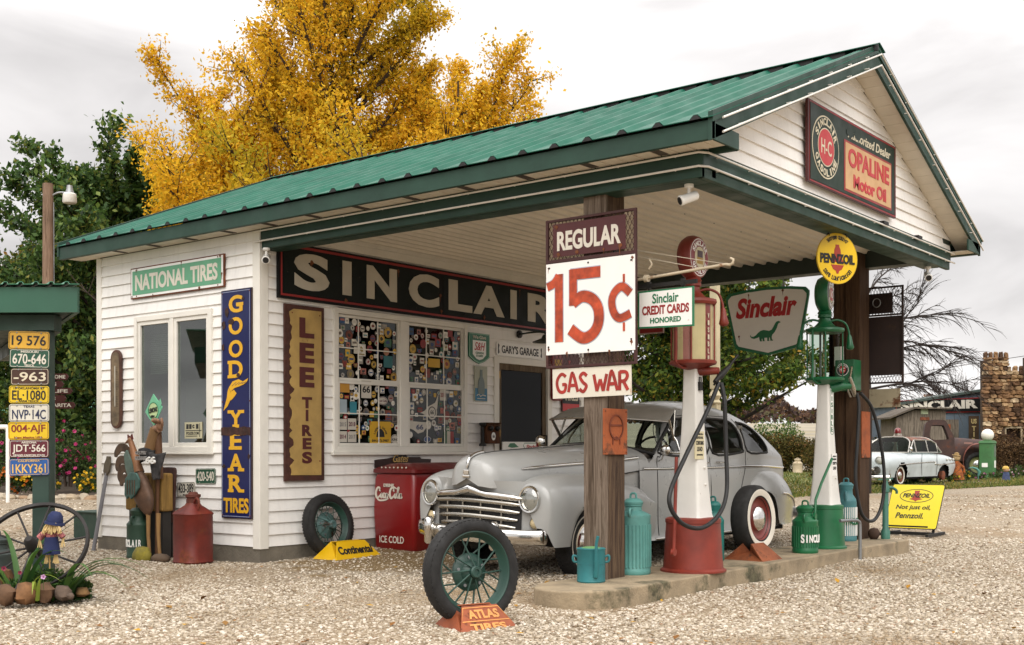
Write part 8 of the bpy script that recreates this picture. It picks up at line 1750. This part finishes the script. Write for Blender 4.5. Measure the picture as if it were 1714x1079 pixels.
t = thing('utility_pole', 'brown wooden utility pole with a white yard lamp', 'utility pole', tuple(at(81, 27, 0))); b = at(81, 27, -.2); mb = MB(); mb.tube([b, Vec((b.x, b.y, Z(306, 27)))], [.15, .115], 12); mb.build('pole', wood('pole_wood', '#6b5646', '#8b7462', (8, 8, .5)), t, smooth=60)
tp = Vec((b.x, b.y, Z(330, 27))); mb = MB(); mb.tube(smooth_path([tp, tp+RT*.22+Vec((0,0,.12)), tp+RT*.42+Vec((0,0,.12))]), .022); mb.build('arm', galv, t, smooth=60)
lp = tp+RT*.50+Vec((0,0,.13)); mb = MB(); mb.lathe([(.06, .16), (.07, .08), (.09, .02), (.10, -.02)], lp, n=18); hd = mb.build('lamp_head', galv, t, smooth=40)
mb = MB(); mb.lathe([(.12, -.02), (.15, -.05), (.16, -.22), (.14, -.25), (.02, -.26)], lp, n=20); mb.build('lamp_shade', mat('lamp_opal', '#d3d0c8', .4), hd, smooth=40)
mb = MB(); mb.tube([tp+RT*.13+Vec((0,0,-.1)), Vec((b.x, b.y, .2))+RT*.15], .012); mb.build('conduit', galv, t)
t = thing('power_line', 'thin power line crossing the sky behind the signs', 'power line', tuple(at(1400, 70, 8))); mb = MB(); f0 = LF(0)
P = [f0.o+RT*lat(u, 70)+FW*70+Vec((0,0,Z(v, 70))) for u, v in ((1050, 634), (1200, 639), (1350, 640), (1450, 636), (1560, 620), (1660, 605), (1760, 590))]; mb.tube(smooth_path(P), .018, 5); mb.build('wire', steel_dark, t)

# --- generic old car and truck built as lofts in their own axes
class Axes:
    def __init__(s, o, fwd, k=1, ky=1): s.k = k; s.ky = ky; s.o = Vec(o); s.y = Vec(fwd).normalized(); s.x = s.y.cross(Vec((0,0,1))).normalized(); s.z = Vec((0,0,1))
    def p(s, x, y, z): return s.o+(s.x*x+s.y*(y*s.ky)+s.z*z)*s.k
PK = Axes(at(1437, 36, .0), (FW*.72+RT*.695))      # y runs from nose to tail, x to the car's right seen from behind
pale = mat('pale_blue_paint', '#b4bcbd', .4, var=.12, vscale=1.5, rust=('#6a4a36', .2, 2.4)); rustroof = mat('rust_roof', '#6b3f2a', .75, var=.3, vscale=3, rust=('#3c3a3c', .35, 1.4))
pk = thing('rusty_coupe', 'pale blue rusting 1950s coupe with a brown roof and red beacon', 'car', tuple(PK.o))
PT = [(0, .74), (.12, .90), (.5, .985), (1.3, 1.02), (1.9, 1.04), (3.4, 1.03), (4.2, 1.0), (4.9, .93), (5.15, .80), (5.25, .62)]; PW = [(0, .62), (.08, .82), (.3, .93), (1.5, .97), (3.8, .98), (4.8, .93), (5.15, .84), (5.25, .72)]; PB = [(0, .36), (.3, .27), (4.6, .27), (5.25, .42)]
def pk_body(u, v):
    y = 5.25*u; w_, t_, b_ = sinterp(y, PW), sinterp(y, PT), interp(y, PB); q = v*PI
    if v < .18 or v > .82:
        k = v/.18 if v < .18 else (1-v)/.18; s = 1 if v < .18 else -1; return PK.p(s*w_*(.93+.07*k), y, b_+(t_*.62-b_)*k)
    k = (v-.18)/.64*PI; return PK.p(w_*math.copysign(abs(math.cos(k))**.55, math.cos(k)), y, t_*.62+t_*.38*math.sin(k)**.6)
def pk_keep(c):
    l = c-PK.o; y = l.dot(PK.y); z = l.z; x = abs(l.dot(PK.x))
    return not (x > .7 and ((y-.98)**2+(z-.32)**2 < .40**2 or ((y-4.0)**2/1.5+(z-.30)**2 < .13)))
mb = MB(); mb.grid(pk_body, 100, 60, keep=pk_keep); cap = [pk_body(0, v/59) for v in range(60)]; mb.add(cap+[PK.p(0, -.03, .6)], [(i, i+1, 60) for i in range(59)]); cap = [pk_body(1, v/59) for v in range(60)]; mb.add(cap+[PK.p(0, 5.28, .6)], [(i, i+1, 60) for i in range(59)]); mb.build('body', pale, pk, smooth=50)
def gh(u, v, k=1.):   # greenhouse: u front to back, v round
    q = v*PI; yb0, yb1, yt0, yt1 = 1.75, 4.25, 2.35, 3.75; h = math.sin(q)**.55; x = math.copysign(abs(math.cos(q))**.5, math.cos(q)); z = 1.0+.53*h*k; y0 = yb0+(yt0-yb0)*h; y1 = yb1+(yt1-yb1)*h
    return PK.p(x*(.80-.17*h), y0+(y1-y0)*u, z)
mb = MB(); mb.grid(lambda u, v: gh(u, .20+.60*v)+Vec((0,0,.012)), 24, 24); mb.build('roof', rustroof, pk, smooth=60, solid=.03)
for nm, seq in (('windshield', [(0, .05+.9*i/12) for i in range(13)]), ('rear_window', [(1, .1+.8*i/12) for i in range(13)])):
    y0 = 1.78 if nm == 'windshield' else 4.22; mb = MB(); top = [gh(u, max(.16, min(.84, v))) for u, v in seq]; bot = [PK.p((1-2*i/12)*.76, y0-(.16 if y0 < 3 else -.16)*(1-(1-2*i/12)**2), 1.03) for i in range(13)]; n = len(top); mb.add(top+bot, [(i, i+1, n+i+1, n+i) for i in range(n-1)]); mb.build(nm, glass('coupe_glass', '#8a9a92', .0, ior=1.25), pk, smooth=60)
    mb = MB(); mb.tube(top+bot[::-1], .022, 6, True); mb.build('window_frame', dull_chrome, pk)
for s in (1, -1):
    for a, b_ in ((1.98, 2.28), (2.32, 3.12), (3.16, 3.85)):
        mb = MB(); ya, yb = a, b_; T = lambda y: 1.0+.43*min(1, max(0, (y-1.78)/.5))*min(1, max(0, (4.2-y)/.45)); pts = [(ya, 1.04), (ya, T(ya)), ((ya+yb)/2, T((ya+yb)/2)), (yb, T(yb)), (yb, 1.04)]; mb.add([PK.p(s*(.795-.10*(z-1.0)/.43), y, z) for y, z in pts], [(0,1,2,3,4)]); mb.build('side_window', glass('coupe_glass', '#8a9a92', .0, ior=1.25), pk)
        mb = MB(); mb.tube([PK.p(s*(.80-.10*(z-1.0)/.43), y, z) for y, z in pts], .018, 6, True); mb.build('window_frame', dull_chrome, pk)
for s in (1, -1):
    c_ = PK.p(s*.66, .08, .80); mb = MB(); mb.lathe([(.08, -.06), (.125, 0), (.13, .05), (.11, .07)], c_, -PK.y, 22, caps=False); hl = mb.build('headlight', dull_chrome, pk, smooth=50); mb = MB(); mb.lathe([(.11, .05), (.06, .085), (.001, .095)], c_, -PK.y, 20, caps=False); mb.build('lens', mat('lamp_lens_grey', '#b9bab2', .2), hl, smooth=50)
    c_ = PK.p(s*.62, .0, .50); mb = MB(); mb.lathe([(.05, -.05), (.12, .02), (.12, .06), (.08, .07), (.06, .03), (.001, .03)], c_, -PK.y, 20, caps=False); mb.build('grille_pod', mat('pod_chrome', '#7d7b78', .3, metal=.9), pk, smooth=50)
    mb = MB(); mb.tube([PK.p(s*(sinterp(y, PW)+.012), y, z) for y, z in ((.75, .66), (1.2, .68), (2.0, .71), (3.0, .735), (3.25, .73), (3.2, .66), (3.6, .64), (4.2, .66), (5.0, .69))], .014, 6); mb.build('side_trim', dull_chrome, pk)
    for k in range(3): y = 4.15+.28*k; mb = MB(); p = PK.p(s*(sinterp(y, PW)+.005), y, .80); mb.ball(tuple(p), .05, .05, .035, 8); mb.build('side_port', dull_chrome, pk, smooth=60)
    mb = MB(); mb.ball(tuple(PK.p(s*.84, 5.12, .80)), .07, .09, .11, 10); mb.build('tail_light', mat('tail_rust', '#6a3a2a', .5), pk, smooth=60)
    mb = MB(); mb.tube([PK.p(s*(.985), y, z) for y, z in ((2.28, 1.0), (2.25, .6), (2.27, .3))], .008, 5); mb.tube([PK.p(s*(.99), y, z) for y, z in ((3.35, 1.0), (3.38, .6), (3.3, .3))], .008, 5); mb.build('door_seam', gasket, pk)
    mb = MB(); mb.ball(tuple(PK.p(s*.86, 1.75, 1.14)), .07, .07, .08, 10); mb.tube([PK.p(s*.86, 1.75, 1.1), PK.p(s*.82, 1.8, 1.0)], .012); mb.build('wing_mirror', dull_chrome, pk, smooth=60)
mb = MB(); mb.tube([PK.p(-.55+1.1*i/10, -.06-.03*math.sin(i/10*PI), .50+.10*math.sin(i/10*PI)) for i in range(11)], .045, 8); mb.tube([PK.p(-.5+1.0*i/10, -.05, .42) for i in range(11)], .03, 8); mb.build('grille', dull_chrome, pk, smooth=60)
mb = MB(); mb.grid(lambda u, v: PK.p((u*2-1)*.95, -.12+.28*abs(u*2-1)**2.5+.05*math.cos(v*2*PI), .27+.09*math.sin(v*2*PI)), 25, 10, cv=True); mb.build('front_bumper', chrome, pk, smooth=60)
mb = MB(); mb.add([PK.p(x, y, z) for z in (.2, .7) for x, y in ((-.8, .4), (.8, .4), (.8, 4.8), (-.8, 4.8))], [(0,1,2,3),(4,5,6,7),(0,1,5,4),(1,2,6,5),(2,3,7,6),(3,0,4,7)]); mb.build('underbody', mat('underseal', '#0e0d0c', .95), pk)
for s in (1, -1): wheel(pk, tuple(PK.p(s*.80, .98, .33)), 1, .33, 1, 'dish', width=.18, rim_m=rust_m, ax=PK.x*s, tread=False)
for s in (1, -1): mb = MB(); c_ = PK.p(s*.86, 4.0, .28); mb.lathe([(.14, -.04), (.15, .06), (.05, .08)], c_, PK.x*s, 16); mb.build('brake_drum', rust_m, pk, smooth=50)
mb = MB(); mb.lathe([(.14, 0), (.15, .04), (.12, .06), (.12, .10), (.13, .11)], PK.p(-.05, 2.75, 1.545), n=20); bc = mb.build('beacon_base', dull_chrome, pk, smooth=40); mb = MB(); mb.lathe([(.105, .11), (.11, .18), (.09, .25), (.05, .285), (.001, .29)], PK.p(-.05, 2.75, 1.545), n=20); mb.build('beacon', mat('beacon_red', '#6e1414', .2, coat=.4), bc, smooth=50)
# truck, nose to the right
TK = Axes(at(1547, 48, 0), (RT*.95-FW*.30), 1.08, .72); tr_m = mat('truck_rust', '#3d2620', .7, var=.3, vscale=3, rust=('#5a3322', .3, 3)); tf_m = mat('truck_fender', '#6e3c30', .65, var=.2, rust=('#3a231b', .25, 4))
tk = thing('rusty_truck', 'rusty brown old truck parked behind the pale coupe', 'truck', tuple(TK.o))
CABP = [(-.05, .55), (-.08, 1.3), (.02, 1.95), (.14, 2.10), (.35, 2.16), (.85, 2.15), (1.05, 2.08), (1.28, 1.72), (1.42, 1.46), (1.46, .55)]; WINP = [(.30, 1.45), (.30, 1.88), (.40, 1.95), (.85, 1.95), (.95, 1.90), (1.16, 1.48), (1.10, 1.43)]
for s in (1, -1):
    fr_ = Fr(TK.p(s*.78, 0, 0), TK.y, (0,0,1)); mb = MB()
    # door side as a ring between outline and window opening
    no = len(CABP); pts = [(p.x, p.y) for p in smooth_path([(a, b_, 0) for a, b_ in CABP], 4)]+[]; cxw, czw = .72, 1.65
    def ang(p): return math.atan2(p[1]-czw, p[0]-cxw)
    wp = [(p.x, p.y) for p in smooth_path([(a, b_, 0) for a, b_ in WINP], 5, True)]
    m_ = 64; outer = []; inner = []
    def cast(poly, a, closed=True):
        dx, dy = math.cos(a), math.sin(a); best = None
        for i in range(len(poly)):
            (x1, y1), (x2, y2) = poly[i], poly[(i+1) % len(poly)]; den = dx*(y2-y1)-dy*(x2-x1)
            if abs(den) < 1e-9: continue
            t_ = ((x1-cxw)*(y2-y1)-(y1-czw)*(x2-x1))/den; k = ((x1-cxw)*dy-(y1-czw)*dx)/den
            if t_ > 0 and -1e-6 <= k <= 1+1e-6 and (best is None or t_ > best): best = t_
        return (cxw+dx*(best or .1), czw+dy*(best or .1))
    for i in range(m_): a = 2*PI*i/m_; outer.append(cast(pts, a)); inner.append(cast(wp, a))
    for d0 in (0,): mb.add([TK.p(s*.80, x, z) for x, z in outer]+[TK.p(s*.805, x, z) for x, z in inner], [(i, (i+1) % m_, m_+(i+1) % m_, m_+i) for i in range(m_)])
    mb.build('door', tr_m, tk, smooth=30)
mb = MB(); pp_ = [(p.x, p.y) for p in smooth_path([(a, b_, 0) for a, b_ in CABP], 4)]; n = len(pp_); mb.add([TK.p(.80, x, z) for x, z in pp_]+[TK.p(-.80, x, z) for x, z in pp_], [(i, i+1, n+i+1, n+i) for i in range(n-1) if not (pp_[i][0] > 1.03 and 1.48 < pp_[i][1] < 2.06) ]); mb.build('cab', tr_m, tk, smooth=50)
mb = MB(); mb.add([TK.p(x, y, z) for x, y, z in ((.7, 1.09, 2.02), (-.7, 1.09, 2.02), (-.7, 1.40, 1.48), (.7, 1.40, 1.48))], [(0,1,2,3)]); mb.build('windshield', glass('coupe_glass', '#8a9a92', .0, ior=1.25), tk)
mb = MB(); mb.add([TK.p(x, y, z) for z in (.5, 1.2) for x, y in ((-.7, 0), (.7, 0), (.7, .5), (-.7, .5))], [(0,1,2,3),(4,5,6,7),(0,1,5,4),(1,2,6,5),(2,3,7,6),(3,0,4,7)]); mb.build('seat', mat('truck_seat', '#4a5a30', .9, var=.5, vscale=6), tk)
def th(u, v):
    y = 1.40+1.62*u; w_ = .72-.22*u; t_ = 1.50-.10*u; q = v*PI; return TK.p(w_*math.copysign(abs(math.cos(q))**.5, math.cos(q)), y+.06*math.sin(q), .62+(t_-.62)*math.sin(q)**.45)
mb = MB(); mb.grid(th, 16, 30); cp = [th(1, v/29) for v in range(30)]; mb.add(cp+[TK.p(0, 3.07, 1.0)], [(i, i+1, 30) for i in range(29)]); mb.build('hood', tr_m, tk, smooth=50)
for s in (1, -1):
    def tfen(u, v): a = R(205-215*u); r_ = .62+.05*math.sin(u*PI); w_ = .16*(v*2-1); return TK.p(s*(.80+w_), 2.55+r_*1.12*math.cos(a), .62+r_*math.sin(a)-.05*(v*2-1)**2)
    mb = MB(); mb.grid(tfen, 26, 9); mb.build('fender', tf_m, tk, smooth=60, solid=.02); c_ = TK.p(s*.80, 2.55, .48); wheel(tk, tuple(c_), 1, .50, 0, 'dish', width=.22, rim_m=mat('wheel_olive', '#8f9162', .6, var=.2), ax=TK.x*s, tread=False)
    c_ = TK.p(s*.80, -1.3, .50); wheel(tk, tuple(c_), 1, .50, 0, 'dish', width=.22, rim_m=rust_m, ax=TK.x*s, tread=False)
    mb = MB(); mb.ball(tuple(TK.p(s*.58, 3.05, 1.18)), .13, n=12); mb.build('headlight', dull_chrome, tk, smooth=60)
mb = MB(); mb.add([TK.p(x, y, z) for z in (.62, .80) for x, y in ((-.85, -2.6), (.85, -2.6), (.85, -.1), (-.85, -.1))], [(0,1,2,3),(4,5,6,7),(0,1,5,4),(1,2,6,5),(2,3,7,6),(3,0,4,7)]); mb.add([TK.p(x, y, z) for z in (.45, .62) for x, y in ((-.35, -2.4), (.35, -2.4), (.35, 3.0), (-.35, 3.0))], [(0,1,2,3),(4,5,6,7),(0,1,5,4),(1,2,6,5),(2,3,7,6),(3,0,4,7)]); mb.build('chassis', tr_m, tk)
mb = MB(); mb.add([TK.p(.80, y, z) for y, z in ((1.9, 1.26), (2.3, 1.25), (2.3, 1.31), (1.9, 1.32))], [(0,1,2,3)]); mb.build('hood_badge', mat('badge_pink', '#8f6a60', .5), tk, solid=.02)
# wooden shack, barn, stone tower
grey_wood = wood('shack_wood', '#5f564c', '#857a6c', (5, 5, .4)); D5 = 52; S5 = LF(D5)
shk = thing('wooden_shack', 'weathered grey wooden shack with a slanting roof', 'shack', tuple(at(1540, D5, 0)))
mb = MB(); mb.prism([(lat(1500, D5), -.2), (lat(1583, D5), -.2), (lat(1583, D5), Z(688, D5)), (lat(1530, D5), Z(687, D5)), (lat(1500, D5), Z(700, D5))], S5, -2.2, 0); mb.build('wall', grey_wood, shk)
mb = MB()
for i in range(17): x = lat(1501+i*5, D5); mb.prism(rect(x-.012, x+.012, 0, Z(690 if i > 5 else 701-2*i, D5)), S5, .001, .012)
mb.build('batten', grey_wood, shk)
mb = MB(); mb.prism([(lat(1486, D5), Z(702, D5)), (lat(1529, D5), Z(685, D5)), (lat(1590, D5), Z(686, D5)), (lat(1590, D5), Z(683.5, D5)), (lat(1528, D5), Z(682, D5)), (lat(1486, D5), Z(699, D5))], S5, -2.4, .25); mb.build('roof', wood('shack_roof', '#4d463e', '#6b6256', (3, 3, 3)), shk)
panel(shk, mat('shack_notice', '#9aa383', .6, var=.4, vscale=8), S5, rect(lat(1541, D5), lat(1553, D5), Z(694, D5), Z(683, D5)), .013, .04, 'notice'); panel(shk, rust_m, S5, rect(lat(1540, D5), lat(1555, D5), Z(704, D5), Z(699, D5)), .013, .04, 'notice')
D6 = 57; S6 = LF(D6); barn = thing('blue_barn', 'blue grey barn with a sloping gable behind the shack', 'barn', tuple(at(1600, D6, 0))); bb = mat('barn_blue', '#56636e', .7, var=.08, streak=.15)
mb = MB(); mb.prism([(lat(1495, D6), -.2), (lat(1648, D6), -.2), (lat(1648, D6), Z(655, D6)), (lat(1495, D6), Z(680, D6))], S6, -6, 0); mb.build('wall', bb, barn); mb = MB(); mb.prism([(lat(1490, D6), Z(681, D6)), (lat(1656, D6), Z(654, D6)), (lat(1656, D6), Z(650, D6)), (lat(1490, D6), Z(677, D6))], S6, -6.1, .2); mb.build('roof', mat('barn_roof', '#39453f', .6), barn)
mb = MB(); mb.prism(rect(lat(1572, D6), lat(1604, D6), 0, Z(703, D6)), S6, .002, .06); dr_ = mb.build('door', grey_wood, barn)
t = thing('rust_plaque', 'small orange rusty plate on the barn door', 'plaque', tuple(S6.p(lat(1583, D6), Z(715, D6)))); panel(t, rust_bright, S6, rect(lat(1576, D6), lat(1590, D6), Z(720, D6), Z(711, D6)), .065, .09)
t = thing('enamel_sign', 'long black SINCLAIR sign with red edge on the blue barn', 'sign', tuple(S6.p(lat(1570, D6), Z(690, D6)))); SP = [(lat(1499, D6), Z(693, D6)), (lat(1643, D6), Z(690.5, D6)), (lat(1643, D6), Z(666, D6)), (lat(1499, D6), Z(671.5, D6))]; panel(t, sign_red, S6, SP, .02, .08, 'edge'); c_ = ((SP[0][0]+SP[1][0])/2, (SP[0][1]+SP[2][1])/2); panel(t, sign_black, S6, [(c_[0]+(x-c_[0])*.985, c_[1]+(y-c_[1])*.88) for x, y in SP], .081, .10); text(t, letter_white, 'SINCLAIR', S6, c_[0], c_[1]+.02, 3.75, .43, bold=.05, d0=.101, d1=.12, rot=.03)
t = thing('tin_sign', 'tall dark US TIRES sign with gold letters on the barn', 'sign', tuple(S6.p(lat(1630, D6), Z(745, D6)))); panel(t, mat('tires_brown', '#4a3826', .6, var=.2), S6, rect(lat(1621, D6), lat(1638, D6), Z(752, D6), Z(697, D6)), .02, .05)
mb = MB()
for s_, v in (('US', 706), ('T', 718), ('I', 728), ('R', 738), ('E', 746)): put_text(mb, s_, S6, lat(1629.5, D6), Z(v, D6), .26 if s_ == 'US' else (.06 if s_ == 'I' else .2), .24, bold=.04, d0=.051, d1=.07)
mb.build('lettering', mat('gold_old', '#c2ad78', .5), t, fix=False)
D7 = 54; S7 = LF(D7); tw_ = thing('stone_tower', 'rough brown fieldstone tower with a notched top', 'tower', tuple(at(1680, D7, 0))); mortar = mat('mortar', '#4a3a2c', .95, var=.2); stone_wall = island_mat('field_stone', [(0, '#3f2e22'), (.3, '#6b4f38'), (.6, '#8a6a4a'), (.85, '#a58a68'), (1, '#b5a184')], .9, bump=.4, extra=('#4a3626', 2.2, .5))
X0, X1, X2 = lat(1648, D7), lat(1682, D7), lat(1850, D7); HT_ = Z(600, D7); HW_ = Z(622, D7); wx0, wx1, wz0, wz1 = lat(1682, D7), lat(1712, D7), Z(742, D7), Z(715, D7)
mb = MB(); mb.prism([(X0, -.2), (X1, -.2), (X1, HT_-.1), (X0, HT_-.1)], S7, -.5, 0)
for a, b_, c1, c2 in ((X1, wx0+.001, -.2, HW_-.1), (wx1, X2, -.2, HW_-.1), (wx0, wx1, -.2, wz0), (wx0, wx1, wz1, HW_-.1)):
    if b_-a > .01: mb.prism(rect(a, b_, c1, c2), S7, -1.5, -.06)
mb.build('core', mortar, tw_); rr = random.Random(12); mb = MB()
def stone(mb, x, z, w_, h_, d):
    c = S7.p(x, z, d); n = 8; vs = []
    for k, (rx, dz) in enumerate(((1, -.02), (1.0, .06), (.72, .13))):
        for i in range(n): a = 2*PI*i/n+PI/8; q = 1+rr.uniform(-.16, .12); vs.append(c+RT*(w_/2*rx*q*math.copysign(abs(math.cos(a))**.6, math.cos(a)))+Vec((0,0,h_/2*rx*q*math.copysign(abs(math.sin(a))**.6, math.sin(a))))-FW*(dz*rr.uniform(.7, 1.3)))
    mb.add(vs, [(k*n+i, k*n+(i+1) % n, (k+1)*n+(i+1) % n, (k+1)*n+i) for k in range(2) for i in range(n)]+[tuple(2*n+i for i in range(n))])
for x0, x1, ztop, d in ((X0-.05, X1+.05, HT_, 0), (X1+.05, X2-3.0, HW_, -.06)):
    z = 0
    while z < ztop:
        h_ = rr.uniform(.13, .24); x = x0-rr.random()*.15
        while x < x1:
            w_ = rr.uniform(.2, .46); xc, zc_ = x+w_/2, z+h_/2
            if not (wx0-.05 < xc < wx1+.05 and wz0 < zc_ < wz1+.05): stone(mb, min(max(xc, x0+.08), x1-.05), zc_, w_*1.02, h_*1.05, d+rr.uniform(-.04, .03))
            x += w_
        z += h_*.95
for x in [X0+.08+i*.235 for i in range(5)]: stone(mb, x, HT_+.12, .2, .34, -.1)
for x in [X1+.25+i*.30 for i in range(6)]: stone(mb, x, HW_+.10, .24, .30, -.2)
mb.build('stones', stone_wall, tw_, fix=False)
mb = MB()
for a, b_, c1, c2 in ((wx0, wx0+.08, wz0, wz1), (wx1-.08, wx1, wz0, wz1), (wx0, wx1, wz1-.08, wz1)): mb.prism(rect(a, b_, c1, c2), S7, -.1, -.02)
wn_ = mb.build('window', mat('frame_cream', '#9a8a70', .7, var=.2), tw_); mb = MB(); mb.prism(rect(wx0+.08, wx1-.08, wz0, wz1-.08), S7, -.5, -.4); mb.build('opening', mat('opening_brown', '#3a2419', .9, var=.3), wn_)
t = thing('stone_pier', 'second stone tower cut by the right edge of the view', 'tower', tuple(at(1730, D7-.6, 0))); S8 = LF(D7-.6); mb = MB(); mb.prism(rect(lat(1712, D7), lat(1760, D7), Z(640, D7), Z(600, D7)), S8, -.6, 0); mb.build('core', mortar, t); mb = MB(); S7_ = S7; 
z = Z(640, D7)
while z < Z(598, D7):
    x = lat(1712, D7)
    while x < lat(1755, D7): w_ = rr.uniform(.22, .4); S7 = S8; stone(mb, x+w_/2, z+.09, w_, .2, 0); x += w_
    z += .18
mb.build('stones', stone_wall, t, fix=False); S7 = S7_
# old green pump with a white globe, jug, doll, flowers
og = mat('old_pump_green', '#3d6b3e', .55, var=.15, vscale=3, rust=('#4a5a38', .2, 4)); D8 = 46; b = at(1653, D8, 0); t = thing('old_gas_pump', 'boxy green old gas pump with a white globe by the stone tower', 'gas pump', tuple(b))
AX8 = Axes(b, (FW*.8+RT*.6)); mb = MB()
def pbox(mb, ax, x0, x1, y0, y1, z0, z1): mb.add([ax.p(x, y, z) for z in (z0, z1) for x, y in ((x0, y0), (x1, y0), (x1, y1), (x0, y1))], [(0,1,2,3),(4,5,6,7),(0,1,5,4),(1,2,6,5),(2,3,7,6),(3,0,4,7)])
loft(mb, [[AX8.p(x, y, z) for x, y in rrect(-hw, hw, -hd, hd, .05, 4)] for z, hw, hd in ((-.05, .30, .24), (.10, .30, .24), (.12, .275, .215), (1.36, .275, .215), (1.38, .30, .24), (1.46, .28, .22), (1.49, .2, .16))]); mb.build('cabinet', og, t, smooth=40)
mb = MB(); mb.ball(tuple(AX8.p(0, 0, 1.70)), .24, n=22); mb.build('globe', mat('globe_white', '#dcd8cf', .4, var=.02), t, smooth=70)
mb = MB(); pbox(mb, AX8, -.16, .06, -.224, -.2165, .44, .60); mb.build('notice', enamel, t); mb = MB(); pbox(mb, AX8, .2765, .282, -.10, .12, .42, .70); mb.build('notice', enamel, t); mb = MB(); pbox(mb, AX8, .2765, .284, -.12, .12, .85, 1.28); mb.build('dial', mat('dial_dark', '#5a6a5a', .4), t)
t = milk_can('milk_can', tuple(at(1335, 57, 0)[:2]), .24, .72, mat('can_cream', '#b5a488', .6, var=.15, rust=('#6b5642', .15, 5)), 'cream milk can in front of the long hedge', ribs=False, ground=-.0)
b = at(1543, 40.5, 0); t = thing('stone_jar', 'small beige jar before the pale coupe', 'jar', tuple(b)); mb = MB(); mb.lathe([(.14, 0), (.155, .03), (.15, .28), (.12, .31), (.04, .315)], b, n=18); mb.build('body', mat('jar_beige', '#a58d6e', .7, var=.1), t, smooth=40); mb = MB(); mb.lathe([(.05, .315), (.06, .36), (.03, .40), (.05, .44), (.001, .46)], b, n=12); mb.build('knob', dark_in, t, smooth=50)
b = at(1604, 39, 0); t = thing('scarecrow_doll', 'orange dressed scarecrow leaning at the tail of the pale coupe', 'scarecrow', tuple(b)); mb = MB(); mb.grid(lambda u, v: b+Vec((0,0,.12+.62*v))+RT*((.22-.14*v)*math.cos(u*2*PI)-.05*v)+FW*(.14*math.sin(u*2*PI)*(1-.5*v)), 16, 8, cu=True); mb.tube([b+Vec((0,0,.68))-RT*.08, b+Vec((0,0,.5))-RT*.26, b+Vec((0,0,.34))-RT*.30], .045, 8); mb.tube([b+Vec((0,0,.68)), b+Vec((0,0,.52))+RT*.18, b+Vec((0,0,.3))+RT*.2], .045, 8); mb.build('dress', mat('dress_orange', '#8a4a1c', .85, var=.6, vscale=14), t, smooth=60); mb = MB(); mb.ball(tuple(b+Vec((0,0,.86))-RT*.05), .12, n=12); mb.build('head', mat('burlap', '#a98f66', .9), t, smooth=60); mb = MB(); mb.lathe([(.15, 0), (.14, .02), (.08, .03), (.07, .10), (.001, .12)], tuple(b+Vec((0,0,.92))-RT*.06), (.15, .1, 1), n=16); mb.build('hat', mat('hat_tan', '#8f7448', .85), t, smooth=50)
b = at(1684, 42, 0); t = thing('garden_gnome', 'small garden figure with yellow hair right of the green old pump', 'garden figure', tuple(b)); mb = MB(); mb.grid(lambda u, v: b+Vec((0,0,.0+.32*v))+RT*((.16-.07*v)*math.cos(u*2*PI))+FW*(.12*math.sin(u*2*PI)), 14, 6, cu=True); mb.build('coat', mat('coat_blue', '#3f4a6b', .8, var=.3, vscale=9), t, smooth=60); mb = MB(); mb.ball(tuple(b+Vec((0,0,.40))), .10, n=12); mb.build('head', mat('gnome_skin', '#b08a6a', .7), t, smooth=60); mb = MB(); mb.ball(tuple(b+Vec((0,0,.44))+FW*.02), .12, .12, .10, 12, .12, 3); mb.build('hair', mat('hair_straw', '#c2a050', .8), t, smooth=30)
b = at(1632, 43, 0); t = thing('heron_figure', 'small teal bird figure left of the green old pump', 'garden figure', tuple(b)); mb = MB(); mb.tube([b+RT*.12+Vec((0,0,.16)), b+RT*.16+Vec((0,0,.30)), b+RT*.06+Vec((0,0,.42)), b-RT*.10+Vec((0,0,.47)), b-RT*.24+Vec((0,0,.44))], [.03, .06, .045, .03, .008], 8); mb.tube([b+RT*.12, b+RT*.12+Vec((0,0,.18))], .015); mb.build('body', mat('bird_teal', '#4d8478', .6), t, smooth=60)
for i, (u, d, w_, h, lab, col) in enumerate(((1518, 37.5, .9, .42, 'green clump with yellow flowers before the coupe front wheel', '#c2a820'), (1578, 39, 1.3, .40, 'green clump with yellow flowers below the coupe tail', '#c2a820'), (1600, 41, .9, .42, 'yellow flowers by the orange scarecrow', '#c9a414'), (1660, 43.5, 1.8, .32, 'low plants around the green old pump', '#a8708a'), (1700, 46, 1.6, .5, 'flowering plants before the stone tower', '#b8a0a8'), (1545, 38.5, .7, .3, 'green clump beside the beige jar', '#c2a820'))):
    t, cl, rad = bush('flower_clump', lab, 'flowers', u, d, w_, h, .5, rose_leaf, 1300, .07, 'flower clumps in the right bed', 0, 60+i, stems=False); flower_dots(t, cl, rad, at(u, d, 0), mat('bloom_c'+col[1:], col, .6, var=.2), 14 if i else 8, .04, 70+i)
strip('flower_bed', [(1500, 36.0), (1560, 37.5), (1620, 40), (1690, 41.5)], [(1500, 39), (1560, 41), (1620, 44), (1690, 46)], mat('flower_bed', '#5a4631', .95, var=.4, vscale=4), .014)

# fallen leaves on the gravel, thin along the kerb and under the canopy edge
fl = []
for i in range(520):
    d = 6.2+r7.random()**1.6*22; l = r7.uniform(-1, 1)*(d*.46); p = LF(d).p(l, 0)
    if (p.x < .1 and -2.9 < p.x and p.y > -.1) or in_island(p.x, p.y): continue
    fl.append((p.x, p.y, ground_z(p.x, p.y)+.016))
o = leaf_mesh('fallen_leaves', np.array(fl), .05, island_mat('fallen_leaf', [(0, '#5a3a1e'), (.4, '#8a5c22'), (.7, '#b58a2a'), (1, '#6b4a2c')], .8), None, aspect=.7, nrm_up=9, seed=12)
tag(o, 'fallen brown and yellow leaves scattered over the gravel', 'leaves', kind='stuff')
